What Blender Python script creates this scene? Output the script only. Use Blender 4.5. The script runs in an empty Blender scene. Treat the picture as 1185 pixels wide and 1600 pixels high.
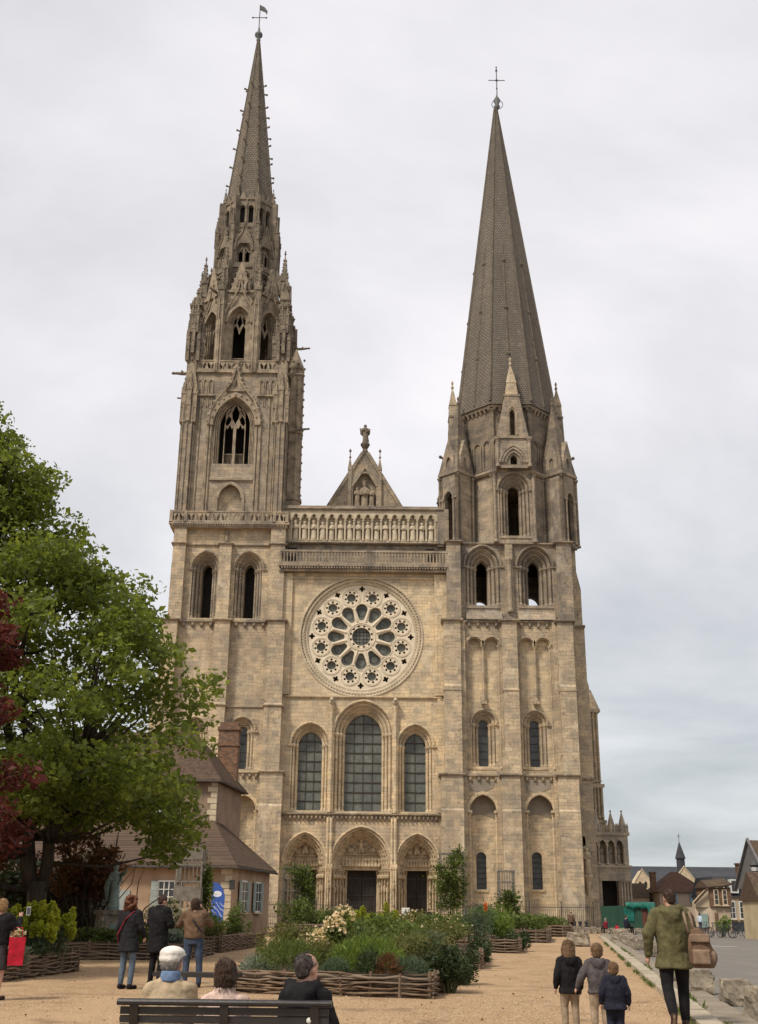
import bpy, bmesh, math, random
from math import sin, cos, pi, radians, sqrt, atan2, tan
from mathutils import Vector, Matrix
from mathutils.geometry import tessellate_polygon

scene = bpy.context.scene
COL = scene.collection
rnd = random.Random(7)

# ------------------------------------------------------------------ camera
cam_d = bpy.data.cameras.new('camera')
cam = bpy.data.objects.new('camera', cam_d)
COL.objects.link(cam)
TILT, ROLL = radians(19.7), radians(0.6)
up0 = Vector((0, -sin(TILT), cos(TILT)))
fwd = Vector((0, cos(TILT), sin(TILT)))
ex = Vector((1, 0, 0))
rt = ex * cos(ROLL) + up0 * sin(ROLL)
upv = -ex * sin(ROLL) + up0 * cos(ROLL)
cm = Matrix((rt, upv, -fwd)).transposed().to_4x4()
cm.translation = Vector((0, 0, 1.45))
cam.matrix_world = cm
cam_d.sensor_fit = 'VERTICAL'
cam_d.sensor_height = 36.0
cam_d.lens = 36.0 * 1749.0 / 1600.0
cam_d.clip_start = 0.2
cam_d.clip_end = 6000
scene.camera = cam
# the far view sharp, the bench a touch soft
# ------------------------------------------------------------------ sky and sun
SUN_EL, SUN_AZ = radians(52), radians(-44)      # sun behind the camera and to its left
sun_dir = Vector((sin(SUN_AZ) * cos(SUN_EL), -cos(SUN_AZ) * cos(SUN_EL), sin(SUN_EL)))
world = bpy.data.worlds.new('World')
scene.world = world
world.use_nodes = True
wn, wl = world.node_tree.nodes, world.node_tree.links
wn.clear()
w_out = wn.new('ShaderNodeOutputWorld')
w_bg = wn.new('ShaderNodeBackground')
w_sky = wn.new('ShaderNodeTexSky')
w_sky.sky_type = 'NISHITA'
w_sky.sun_disc = False
w_sky.sun_elevation = SUN_EL
w_sky.sun_rotation = atan2(sun_dir.x, sun_dir.y)
w_sky.air_density = 1.0
w_sky.dust_density = 2.0
w_tc = wn.new('ShaderNodeTexCoord')
w_sep = wn.new('ShaderNodeSeparateXYZ')
wl.new(w_tc.outputs['Generated'], w_sep.inputs[0])
def wmath(op, a, b=None, clamp=False):
    n = wn.new('ShaderNodeMath'); n.operation = op; n.use_clamp = clamp
    for i, x in enumerate((a, b)):
        if x is None: continue
        if isinstance(x, (int, float)): n.inputs[i].default_value = x
        else: wl.new(x, n.inputs[i])
    return n.outputs[0]
zz = wmath('ADD', wmath('MAXIMUM', w_sep.outputs[2], 0.0), 0.16)
w_comb = wn.new('ShaderNodeCombineXYZ')
wl.new(wmath('DIVIDE', w_sep.outputs[0], zz), w_comb.inputs[0])
wl.new(wmath('DIVIDE', w_sep.outputs[1], zz), w_comb.inputs[1])
w_n1 = wn.new('ShaderNodeTexNoise')
w_n1.inputs['Scale'].default_value = 0.85
w_n1.inputs['Detail'].default_value = 7
w_n1.inputs['Roughness'].default_value = 0.55
w_n1.inputs['Distortion'].default_value = 0.35
wl.new(w_comb.outputs[0], w_n1.inputs['Vector'])
w_ramp = wn.new('ShaderNodeValToRGB')
e = w_ramp.color_ramp.elements
e[0].position = 0.32; e[0].color = (0.58, 0.60, 0.62, 1)
e[1].position = 0.66; e[1].color = (1.0, 0.985, 0.99, 1)
wl.new(w_n1.outputs['Fac'], w_ramp.inputs[0])
# a stratus sheet is thicker, greyer and bluer low down, where one looks through more of it
w_low = wn.new('ShaderNodeMapRange')
w_low.inputs['From Min'].default_value = 0.0
w_low.inputs['From Max'].default_value = 0.42
w_low.inputs['To Min'].default_value = 0.0
w_low.inputs['To Max'].default_value = 1.0
wl.new(w_sep.outputs[2], w_low.inputs['Value'])
w_tint = wn.new('ShaderNodeMix'); w_tint.data_type = 'RGBA'
w_tint.inputs['A'].default_value = (0.64, 0.685, 0.695, 1)
w_tint.inputs['B'].default_value = (1.0, 0.972, 0.978, 1)
wl.new(w_low.outputs[0], w_tint.inputs['Factor'])
w_mul = wn.new('ShaderNodeMix'); w_mul.data_type = 'RGBA'; w_mul.blend_type = 'MULTIPLY'
w_mul.inputs['Factor'].default_value = 1.0
wl.new(w_ramp.outputs[0], w_mul.inputs['A'])
wl.new(w_tint.outputs['Result'], w_mul.inputs['B'])
w_sc = wn.new('ShaderNodeVectorMath'); w_sc.operation = 'SCALE'
CLOUD = 4.45
w_sc.inputs['Scale'].default_value = CLOUD
wl.new(w_mul.outputs['Result'], w_sc.inputs[0])
w_mix = wn.new('ShaderNodeMix'); w_mix.data_type = 'RGBA'
w_mix.inputs['Factor'].default_value = 0.93
wl.new(w_sky.outputs[0], w_mix.inputs['A'])
wl.new(w_sc.outputs[0], w_mix.inputs['B'])
wl.new(w_mix.outputs['Result'], w_bg.inputs[0])
w_bg.inputs[1].default_value = 0.1
wl.new(w_bg.outputs[0], w_out.inputs[0])

sun_l = bpy.data.lights.new('sun', 'SUN')
sun_l.energy = 1.5
sun_l.angle = radians(10)
sun_l.color = (1.0, 0.93, 0.82)
sun = bpy.data.objects.new('sun', sun_l)
COL.objects.link(sun)
sun.rotation_euler = (-sun_dir).to_track_quat('-Z', 'Y').to_euler()

vs = scene.view_settings
vs.view_transform = 'Standard'
vs.look = 'None'
vs.exposure = 1.3
vs.gamma = 1.0
vs.use_curve_mapping = False

# ------------------------------------------------------------------ materials
def lin(c):
    return tuple(((x / 255) / 12.92 if x / 255 <= 0.04045 else ((x / 255 + 0.055) / 1.055) ** 2.4) for x in c)

class NT:
    """small node-tree helper"""
    def __init__(s, name):
        s.m = bpy.data.materials.new(name); s.m.use_nodes = True
        s.n, s.l = s.m.node_tree.nodes, s.m.node_tree.links
        s.b = s.n['Principled BSDF']
    def put(s, sock, v):
        if isinstance(v, bpy.types.NodeSocket): s.l.new(v, sock)
        elif isinstance(v, (tuple, list)) and sock.type == 'RGBA' and len(v) == 3: sock.default_value = (*v, 1)
        else: sock.default_value = v
    def node(s, t, **k):
        n = s.n.new(t)
        for a, v in k.items(): setattr(n, a, v)
        return n
    def math(s, op, a, b=0.0, c=None, clamp=False):
        n = s.node('ShaderNodeMath', operation=op, use_clamp=clamp)
        s.put(n.inputs[0], a); s.put(n.inputs[1], b)
        if c is not None: s.put(n.inputs[2], c)
        return n.outputs[0]
    def mix(s, f, a, b, mode='MIX'):
        n = s.node('ShaderNodeMix', data_type='RGBA', blend_type=mode)
        s.put(n.inputs['Factor'], f); s.put(n.inputs['A'], a); s.put(n.inputs['B'], b)
        return n.outputs['Result']
    def noise(s, vec, scale, detail=4, rough=0.55, dist=0.0):
        n = s.node('ShaderNodeTexNoise')
        if vec is not None: s.l.new(vec, n.inputs['Vector'])
        n.inputs['Scale'].default_value = scale; n.inputs['Detail'].default_value = detail
        n.inputs['Roughness'].default_value = rough; n.inputs['Distortion'].default_value = dist
        return n.outputs['Fac']
    def vor(s, vec, scale, feature='F1', out='Distance', rand=1.0):
        n = s.node('ShaderNodeTexVoronoi', feature=feature)
        if vec is not None: s.l.new(vec, n.inputs['Vector'])
        n.inputs['Scale'].default_value = scale; n.inputs['Randomness'].default_value = rand
        return n.outputs[out]
    def rng(s, v, a, b, c=0.0, d=1.0):
        n = s.node('ShaderNodeMapRange')
        s.put(n.inputs['Value'], v)
        for k, x in zip(('From Min', 'From Max', 'To Min', 'To Max'), (a, b, c, d)): n.inputs[k].default_value = x
        return n.outputs[0]
    def pos(s): return s.node('ShaderNodeNewGeometry').outputs['Position']
    def objc(s): return s.node('ShaderNodeTexCoord').outputs['Object']
    def scale(s, vec, sc):
        n = s.node('ShaderNodeMapping'); s.l.new(vec, n.inputs['Vector']); n.inputs['Scale'].default_value = sc
        return n.outputs[0]
    def bump(s, h, strength=0.4, dist=0.02):
        n = s.node('ShaderNodeBump'); n.inputs['Strength'].default_value = strength; n.inputs['Distance'].default_value = dist
        s.l.new(h, n.inputs['Height']); s.l.new(n.outputs[0], s.b.inputs['Normal'])
    def fin(s, col=None, rough=None, spec=None, metal=None):
        if col is not None: s.put(s.b.inputs['Base Color'], col)
        if rough is not None: s.put(s.b.inputs['Roughness'], rough)
        if spec is not None: s.b.inputs['Specular IOR Level'].default_value = spec
        if metal is not None: s.b.inputs['Metallic'].default_value = metal
        return s.m

def wallvec(t):
    """(along the wall, height) in metres for walls facing any way"""
    g = t.node('ShaderNodeNewGeometry')
    sp = t.node('ShaderNodeSeparateXYZ'); t.l.new(g.outputs['Position'], sp.inputs[0])
    sn = t.node('ShaderNodeSeparateXYZ'); t.l.new(g.outputs['True Normal'], sn.inputs[0])
    k = t.math('GREATER_THAN', t.math('ABSOLUTE', sn.outputs[1]), 0.5)
    u = t.math('ADD', t.math('MULTIPLY', sp.outputs[0], k), t.math('MULTIPLY', sp.outputs[1], t.math('SUBTRACT', 1.0, k)))
    c = t.node('ShaderNodeCombineXYZ'); t.l.new(u, c.inputs[0]); t.l.new(sp.outputs[2], c.inputs[1])
    return c.outputs[0], g.outputs['Position']

def masonry(name, c1, c2, mort, stain, amt=0.5, bw=0.62, bh=0.33, joint=0.012, bump=0.5, streak=0.5, pale=None):
    t = NT(name)
    uv, p = wallvec(t)
    # courses wander a little and change height from patch to patch
    wob = t.node('ShaderNodeTexNoise'); t.l.new(p, wob.inputs['Vector']); wob.inputs['Scale'].default_value = 0.55; wob.inputs['Detail'].default_value = 3
    wv = t.node('ShaderNodeVectorMath', operation='SUBTRACT'); t.l.new(wob.outputs['Color'], wv.inputs[0]); wv.inputs[1].default_value = (.5, .5, .5)
    ws = t.node('ShaderNodeVectorMath', operation='MULTIPLY'); t.l.new(wv.outputs[0], ws.inputs[0]); ws.inputs[1].default_value = (.55, .16, 0)
    ad = t.node('ShaderNodeVectorMath', operation='ADD'); t.l.new(uv, ad.inputs[0]); t.l.new(ws.outputs[0], ad.inputs[1])
    uvw = ad.outputs[0]
    def lattice(w, h, off, ca, cb, cm, j):
        o = t.node('ShaderNodeVectorMath', operation='ADD'); t.l.new(uvw, o.inputs[0]); o.inputs[1].default_value = off
        b = t.node('ShaderNodeTexBrick'); t.l.new(o.outputs[0], b.inputs['Vector'])
        b.inputs['Scale'].default_value = 1.0; b.inputs['Brick Width'].default_value = w; b.inputs['Row Height'].default_value = h
        b.inputs['Mortar Size'].default_value = j; b.inputs['Mortar Smooth'].default_value = 0.4; b.inputs['Bias'].default_value = 0.0
        b.offset = .43; b.squash = 1.35; b.squash_frequency = 3
        b.inputs['Color1'].default_value = (*ca, 1); b.inputs['Color2'].default_value = (*cb, 1); b.inputs['Mortar'].default_value = (*cm, 1)
        return b
    sel = t.rng(t.noise(p, 0.13, 2, .5), .49, .51)
    A = lattice(bw, bh, (0, 0, 0), c1, c2, mort, joint)
    B = lattice(bw * 1.45, bh * 1.3, (.31, 7.2, 0), c1, c2, mort, joint)
    col = t.mix(sel, A.outputs['Color'], B.outputs['Color'])
    fac = t.math('ADD', t.math('MULTIPLY', A.outputs['Fac'], t.math('SUBTRACT', 1.0, sel)), t.math('MULTIPLY', B.outputs['Fac'], sel))
    # joints show strongly in places and are pointed flush in others
    base = t.mix(.5, c1, c2)
    flush = t.rng(t.noise(p, .7, 4, .6), .42, .6)
    col = t.mix(t.math('MULTIPLY', t.math('MULTIPLY', fac, flush), .85), col, base)
    # single blocks cut from greyer, pinker or paler beds
    D = lattice(bw * 1.1, bh * 2, (3.7, 1.1, 0), (0.72, 0.74, 0.78), (1.20, 1.14, 1.05), (1, 1, 1), 0.0)
    E_ = lattice(bw * 2.3, bh * 3, (9.1, 4.4, 0), (0.90, 0.90, 0.92), (1.08, 1.06, 1.03), (1, 1, 1), 0.0)
    col = t.mix(.85, col, D.outputs['Color'], 'MULTIPLY'); col = t.mix(.8, col, E_.outputs['Color'], 'MULTIPLY')
    big = t.noise(p, 0.16, 6, 0.62, 0.4)
    st = t.noise(t.scale(p, (0.9, 0.9, 0.07)), 1.0, 5, 0.6)
    med = t.noise(p, 1.1, 5, 0.65)
    f = t.math('ADD', t.rng(big, 0.42, 0.66, 0, amt), t.rng(st, 0.5, 0.72, 0, streak), clamp=True)
    f = t.math('MULTIPLY', f, t.rng(med, 0.3, 0.62, 0.45, 1.0))
    col = t.mix(f, col, stain)
    if pale: col = t.mix(t.rng(t.noise(p, 0.31, 5, 0.6, 0.8), 0.55, 0.68, 0, 0.6), col, pale)
    # narrow black run-off streaks
    run = t.rng(t.noise(t.scale(p, (1.7, 1.7, 0.045)), 1.0, 6, 0.65), 0.60, 0.70, 0, 0.55)
    run = t.math('MULTIPLY', run, t.rng(t.noise(p, 0.22, 4, .6), .45, .62))
    col = t.mix(run, col, tuple(x * 0.5 for x in stain))
    ch = t.rng(t.noise(p, 2.6, 4, 0.75), 0.605, 0.67, 0, 0.75)
    col = t.mix(ch, col, tuple(x * 0.45 for x in stain))
    grain = t.noise(p, 6.0, 4, 0.75)
    col = t.mix(0.55, col, t.mix(t.rng(grain, 0.3, 0.7), (0.6, 0.6, 0.6), (1.3, 1.3, 1.3)), 'MULTIPLY')
    h = t.math('ADD', t.math('SUBTRACT', 1.0, fac), t.math('MULTIPLY', t.math('ADD', grain, med), 0.7))
    t.bump(h, bump, 0.06)
    return t.fin(col, 0.92, 0.15)

def plain(name, c1, c2, scale=2.0, rough=0.85, bump=0.3, bscale=None, spec=0.25, metal=0.0, obj=True, dist=0.01):
    t = NT(name)
    v = t.objc() if obj else t.pos()
    f = t.rng(t.noise(v, scale, 5, 0.6), 0.32, 0.68)
    if bump: t.bump(t.noise(v, bscale or scale * 5, 4, 0.65), bump, dist)
    return t.fin(t.mix(f, c1, c2), rough, spec, metal)

M = {}
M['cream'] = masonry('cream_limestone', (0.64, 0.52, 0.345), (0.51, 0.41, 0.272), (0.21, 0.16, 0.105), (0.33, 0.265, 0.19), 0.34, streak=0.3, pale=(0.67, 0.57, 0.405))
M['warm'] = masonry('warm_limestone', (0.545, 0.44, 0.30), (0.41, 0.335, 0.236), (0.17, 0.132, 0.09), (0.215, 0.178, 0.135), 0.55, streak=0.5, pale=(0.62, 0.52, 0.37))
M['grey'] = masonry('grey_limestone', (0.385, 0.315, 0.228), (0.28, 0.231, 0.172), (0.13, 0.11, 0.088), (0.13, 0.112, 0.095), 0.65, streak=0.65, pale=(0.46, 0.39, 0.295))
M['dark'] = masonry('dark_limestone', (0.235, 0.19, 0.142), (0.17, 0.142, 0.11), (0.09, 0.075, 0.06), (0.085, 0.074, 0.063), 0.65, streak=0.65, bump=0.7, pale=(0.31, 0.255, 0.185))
M['carved'] = plain('carved_limestone', (0.31, 0.245, 0.16), (0.54, 0.43, 0.285), 1.6, 0.9, 0.6, 9, 0.15, obj=False, dist=0.04)
M['carved_pale'] = plain('pale_carved_limestone', (0.36, 0.30, 0.215), (0.54, 0.455, 0.33), 1.1, 0.9, 0.5, 9, 0.15, obj=False, dist=0.04)
M['carved_grey'] = plain('grey_carved_limestone', (0.165, 0.133, 0.098), (0.385, 0.31, 0.218), 1.2, 0.92, 0.7, 7, 0.12, obj=False, dist=0.05)
M['carved_dark'] = plain('dark_carved_limestone', (0.115, 0.096, 0.075), (0.265, 0.214, 0.155), 1.2, 0.92, 0.7, 7, 0.12, obj=False, dist=0.05)
M['void'] = plain('dark_interior_shade', (0.018, 0.016, 0.014), (0.03, 0.026, 0.022), 1.0, 0.9, 0.2, obj=False)  # near-black colour stands in for the shade inside openings
M['lead'] = plain('weathered_lead', (0.09, 0.095, 0.09), (0.15, 0.155, 0.145), 0.6, 0.6, 0.2, obj=False)
M['iron'] = plain('black_iron', (0.02, 0.02, 0.021), (0.045, 0.043, 0.04), 3, 0.55, 0.1, spec=0.4)
M['oldiron'] = plain('dark_window_iron', (0.04, 0.03, 0.024), (0.07, 0.055, 0.042), 3, 0.7, 0.1)

def scale_stone():
    t = NT('spire_scale_stone')
    uv, p = wallvec(t)
    br = t.node('ShaderNodeTexBrick'); t.l.new(uv, br.inputs['Vector'])
    br.inputs['Scale'].default_value = 1.0; br.inputs['Brick Width'].default_value = 0.30; br.inputs['Row Height'].default_value = 0.26
    br.inputs['Mortar Size'].default_value = 0.05; br.inputs['Mortar Smooth'].default_value = 0.8
    br.inputs['Color1'].default_value = (0.222, 0.187, 0.147, 1); br.inputs['Color2'].default_value = (0.165, 0.141, 0.113, 1); br.inputs['Mortar'].default_value = (0.105, 0.091, 0.076, 1)
    st = t.noise(t.scale(p, (0.6, 0.6, 0.08)), 1.0, 5, 0.6)
    lich = t.rng(t.noise(p, 1.1, 7, 0.75), 0.57, 0.70, 0, 0.6)
    col = t.mix(t.rng(st, 0.35, 0.7, 0, 0.6), br.outputs['Color'], (0.09, 0.077, 0.063))
    col = t.mix(lich, col, (0.27, 0.225, 0.16))
    h = t.math('ADD', t.math('SUBTRACT', 1.0, br.outputs['Fac']), t.math('MULTIPLY', t.noise(p, 4, 4), 0.8))
    t.bump(h, 0.8, 0.08)
    return t.fin(col, 0.95, 0.1)
M['scale'] = scale_stone()

def glass_mat():
    t = NT('leaded_window_glass')
    p = t.pos()
    cell = t.vor(p, 3.2, 'F1', 'Color')
    sp = t.node('ShaderNodeSeparateColor'); t.l.new(cell, sp.inputs[0])
    edge = t.vor(p, 3.2, 'DISTANCE_TO_EDGE')
    c = t.mix(sp.outputs[0], (0.088, 0.098, 0.088), (0.128, 0.138, 0.124))
    c = t.mix(t.rng(edge, 0.01, 0.04, .6, 0), c, (0.07, 0.075, 0.07))
    c = t.mix(t.rng(t.noise(p, 0.9, 4), 0.35, 0.7, 0, 0.5), c, (0.19, 0.19, 0.165))
    oi = t.node('ShaderNodeObjectInfo'); c = t.mix(.75, c, t.mix(oi.outputs['Random'], (.68, .7, .72), (1.25, 1.22, 1.12)), 'MULTIPLY')
    t.bump(sp.outputs[1], 0.12, 0.01)
    return t.fin(c, 0.5, 0.3)
M['glass'] = glass_mat()
def dark_glass():
    t = NT('dark_old_glass'); p = t.pos()
    c = t.mix(t.rng(t.noise(p, 1.4, 4), 0.3, 0.7), (0.03, 0.032, 0.03), (0.075, 0.078, 0.072))
    t.bump(t.noise(p, 5, 3), 0.2, 0.01)
    return t.fin(c, 0.35, 0.5)
M['dglass'] = dark_glass()

# ------------------------------------------------------------------ mesh helpers
class MB:
    def __init__(s, mat=None):
        s.v, s.f, s.M = [], [], mat
    def add(s, vs, fs):
        b = len(s.v)
        s.v += [tuple(s.M @ Vector(p)) for p in vs] if s.M is not None else [tuple(p) for p in vs]
        s.f += [tuple(i + b for i in f) for f in fs]
    def box(s, x0, x1, y0, y1, z0, z1, tx=0.0, ty=0.0):
        """tx, ty: how far the top is drawn in"""
        s.add([(x0, y0, z0), (x1, y0, z0), (x1, y1, z0), (x0, y1, z0), (x0 + tx, y0 + ty, z1), (x1 - tx, y0 + ty, z1), (x1 - tx, y1 - ty, z1), (x0 + tx, y1 - ty, z1)],
              [(3, 2, 1, 0), (4, 5, 6, 7), (0, 1, 5, 4), (1, 2, 6, 5), (2, 3, 7, 6), (3, 0, 4, 7)])
    def plate(s, outer, y0, y1, holes=()):
        """flat piece in the XZ plane, outline and holes as (x, z) lists, from y0 (front) to y1"""
        loops = [list(outer)] + [list(h) for h in holes]
        flat = [p for l in loops for p in l]
        tris = tessellate_polygon([[Vector((x, z, 0)) for x, z in l] for l in loops])
        n = len(flat)
        vs = [(x, y0, z) for x, z in flat] + [(x, y1, z) for x, z in flat]
        fs = [tuple(t) for t in tris] + [tuple(i + n for i in reversed(t)) for t in tris]
        b = 0
        for l in loops:
            k = len(l)
            for i in range(k):
                j = (i + 1) % k
                fs.append((b + i, b + j, b + j + n, b + i + n))
            b += k
        s.add(vs, fs)
    def prism_x(s, poly, x0, x1):
        """outline (y, z) drawn along x"""
        n = len(poly)
        tris = tessellate_polygon([[Vector((y, z, 0)) for y, z in poly]])
        vs = [(x0, y, z) for y, z in poly] + [(x1, y, z) for y, z in poly]
        fs = [tuple(t) for t in tris] + [tuple(i + n for i in reversed(t)) for t in tris]
        fs += [(i, (i + 1) % n, (i + 1) % n + n, i + n) for i in range(n)]
        s.add(vs, fs)
    def prism_z(s, poly, z0, z1):
        n = len(poly)
        tris = tessellate_polygon([[Vector((x, y, 0)) for x, y in poly]])
        vs = [(x, y, z0) for x, y in poly] + [(x, y, z1) for x, y in poly]
        fs = [tuple(t) for t in tris] + [tuple(i + n for i in reversed(t)) for t in tris]
        fs += [(i, (i + 1) % n, (i + 1) % n + n, i + n) for i in range(n)]
        s.add(vs, fs)
    def rings(s, rings, cap=True):
        n = len(rings[0]); vs = [p for r in rings for p in r]; fs = []
        for k in range(len(rings) - 1):
            for i in range(n):
                j = (i + 1) % n
                fs.append((k * n + i, k * n + j, (k + 1) * n + j, (k + 1) * n + i))
        if cap:
            fs.append(tuple(reversed(range(n)))); fs.append(tuple(range((len(rings) - 1) * n, len(rings) * n)))
        s.add(vs, fs)
    def lathe(s, prof, c=(0, 0, 0), n=10, sy=1.0, ph=0.0):
        """profile of (radius, z)"""
        s.rings([[(c[0] + r * cos(2 * pi * i / n + ph), c[1] + sy * r * sin(2 * pi * i / n + ph), c[2] + z) for i in range(n)] for r, z in prof])
    def tube(s, path, r, n=6, cap=True):
        path = [Vector(p) for p in path]
        rr = r if isinstance(r, (list, tuple)) else [r] * len(path)
        rings = []
        ref = Vector((0.13, 0.27, 1)).normalized()
        for i, p in enumerate(path):
            d = (path[min(i + 1, len(path) - 1)] - path[max(i - 1, 0)])
            d = d.normalized() if d.length > 1e-9 else Vector((0, 0, 1))
            a = d.cross(ref)
            if a.length < 0.15: a = d.cross(Vector((1, 0, 0)))
            a.normalize(); b = d.cross(a).normalized()
            rings.append([p + (a * cos(2 * pi * k / n) + b * sin(2 * pi * k / n)) * rr[i] for k in range(n)])
        s.rings(rings, cap)
    def ball(s, c, rx, ry=None, rz=None, n=8, m=6):
        ry = rx if ry is None else ry; rz = rx if rz is None else rz
        rings = []
        for k in range(m + 1):
            a = -pi / 2 + pi * k / m
            cr = max(cos(a), 0.02)
            rings.append([(c[0] + rx * cr * cos(2 * pi * i / n), c[1] + ry * cr * sin(2 * pi * i / n), c[2] + rz * sin(a)) for i in range(n)])
        s.rings(rings)
    def frustum(s, cx, cy, prof, n=8, ph=None):
        """n-gon with flats facing the axes; profile of (apothem, z)"""
        ph = pi / n if ph is None else ph
        k = 1 / cos(pi / n)
        s.rings([[(cx + a * k * cos(2 * pi * i / n + ph), cy + a * k * sin(2 * pi * i / n + ph), z) for i in range(n)] for a, z in prof])
    def mesh(s, name, mat, smooth=False, fix=True):
        me = bpy.data.meshes.new(name)
        me.from_pydata(s.v, [], s.f)
        if fix:
            bm = bmesh.new(); bm.from_mesh(me)
            bmesh.ops.recalc_face_normals(bm, faces=bm.faces)
            bm.to_mesh(me); bm.free()
        if mat: me.materials.append(mat if not isinstance(mat, str) else M[mat])
        if smooth: me.polygons.foreach_set('use_smooth', [True] * len(me.polygons))
        me.update()
        return me
    def build(s, name, mat, parent=None, smooth=False, fix=True):
        return put(name, s.mesh(name, mat, smooth, fix), parent)

def put(name, me, parent=None, loc=None, rz=0.0, sc=None, rot=None):
    o = bpy.data.objects.new(name, me)
    COL.objects.link(o)
    if loc is not None: o.location = loc
    if rot is not None: o.rotation_euler = rot
    elif rz: o.rotation_euler = (0, 0, rz)
    if sc is not None: o.scale = sc if isinstance(sc, (tuple, list)) else (sc, sc, sc)
    if parent is not None: o.parent = parent
    return o
def tag(o, label, cat, group=None, kind=None):
    if label: o['label'] = label
    if cat: o['category'] = cat
    if group: o['group'] = group
    if kind: o['kind'] = kind
    return o
def thing(name, label, cat, loc=(0, 0, 0), rz=0.0, group=None):
    o = bpy.data.objects.new(name, None); COL.objects.link(o)
    o.location = loc; o.rotation_euler = (0, 0, rz)
    o.empty_display_size = 0.2
    return tag(o, label, cat, group)
def struct(o): o['kind'] = 'structure'; return o

def arc(cx, zs, hw, rise, n=8):
    """points of an arch from the right springing over the crown to the left"""
    if rise <= hw * 1.02:
        return [(cx + hw * cos(pi * i / (2 * n)), zs + rise * sin(pi * i / (2 * n))) for i in range(2 * n + 1)]
    R = (hw * hw + rise * rise) / (2 * hw)
    a = math.asin(min(1, rise / R))
    right = [(cx + hw - R + R * cos(a * i / n), zs + R * sin(a * i / n)) for i in range(n + 1)]
    return right + [(2 * cx - x, z) for x, z in reversed(right[:-1])]
def arch(cx, z0, zs, hw, rise, n=8):
    return [(cx - hw, z0), (cx + hw, z0)] + arc(cx, zs, hw, rise, n)
def band(cx, z0, zs, hw, rise, w, n=8, rw=None):
    """a U-shaped strip of width w around an arched opening"""
    o = [(cx + hw + w, z0)] + arc(cx, zs, hw + w, rise + (rw or w), n) + [(cx - hw - w, z0)]
    i = [(cx + hw, z0)] + arc(cx, zs, hw, rise, n) + [(cx - hw, z0)]
    return o + i[::-1]
def rect(x0, x1, z0, z1): return [(x0, z0), (x1, z0), (x1, z1), (x0, z1)]
# ================================================================== the cathedral
M['rib'] = plain('spire_rib_stone', (0.085, 0.072, 0.058), (0.16, 0.132, 0.10), 1.0, .95, .5, 6, .1, obj=False)
M['cement'] = plain('grey_cement_patch', (0.20, 0.172, 0.135), (0.29, 0.245, 0.19), .8, .95, .4, 6, .1, obj=False)
CL = Vector((-1.4, 115.0, 0.0))
CATH = thing('cathedral', 'large pale limestone cathedral with two unequal spires and a rose window', 'cathedral', CL)
def CB(m=None): return MB(Matrix.Translation(-CL) @ m if m is not None else Matrix.Translation(-CL))
def cput(name, me, loc, rz=0.0, sc=None, parent=None, rot=None):
    p = CATH if parent is None else parent
    return put(name, me, p, Vector(loc) - CL, rz, sc, rot)
def cbuild(mb, name, mat, parent=None, smooth=False): return mb.build(name, mat, parent or CATH, smooth)

# ---- figures carved in stone (unit height, feet at 0, facing -y)
def figure_mb(mb, seed, slim=1.0, book=True, crown=False, base=True):
    r = random.Random(seed)
    n = 12
    prof = [(0.0, .15, .12), (.04, .17, .135), (.12, .155, .125), (.32, .135, .105), (.50, .135, .105), (.60, .125, .10), (.70, .155, .11), (.775, .165, .105), (.80, .12, .085), (.825, .058, .055), (.845, .06, .06), (.875, .077, .082), (.92, .08, .088), (.955, .072, .08), (.985, .045, .05)]
    if crown: prof = prof[:-1] + [(.965, .08, .085), (1.0, .085, .09)]
    ph = r.uniform(0, 6)
    rings = []
    for z, a, b in prof:
        fold = 0.10 if z < 0.6 else (0.04 if z < 0.8 else 0)
        sway = 0.012 * sin(z * 5 + ph)
        rings.append([((a * slim) * cos(t) * (1 + fold * sin(5 * t + ph)) + sway, b * slim * sin(t) * (1 + fold * sin(6 * t + ph)), z) for t in [2 * pi * i / n for i in range(n)]])
    mb.rings(rings)
    for s in (-1, 1):
        up = r.uniform(.52, .66)
        mb.tube([(s * .145 * slim, 0, .755), (s * .17 * slim, -.03, .62), (s * .05 * slim, -.125 * slim, up)], [.05 * slim, .047 * slim, .033 * slim], 6)
    if book: mb.box(-.05 * slim, .06 * slim, -.165 * slim, -.11 * slim, .56, .68)
    if base: mb.box(-.15 * slim, .15 * slim, -.13, .13, -.04, .0)
figs = []
for k in range(5):
    b = MB(); figure_mb(b, 20 + k, 1.0, k % 2 == 0, k < 3); figs.append(b.mesh('statue', 'carved_pale', True))
jambfigs = []
for k in range(4):
    b = MB(); figure_mb(b, 40 + k, .62, True, k % 2 == 0); jambfigs.append(b.mesh('column_statue', 'carved', True))
small = []
for k in range(3):
    b = MB(); figure_mb(b, 60 + k, 1.25, k == 1, False, False); small.append(b.mesh('carved_figure', 'carved', True))
statue_dark = MB(); figure_mb(statue_dark, 77, 1.05, False, True)

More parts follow.
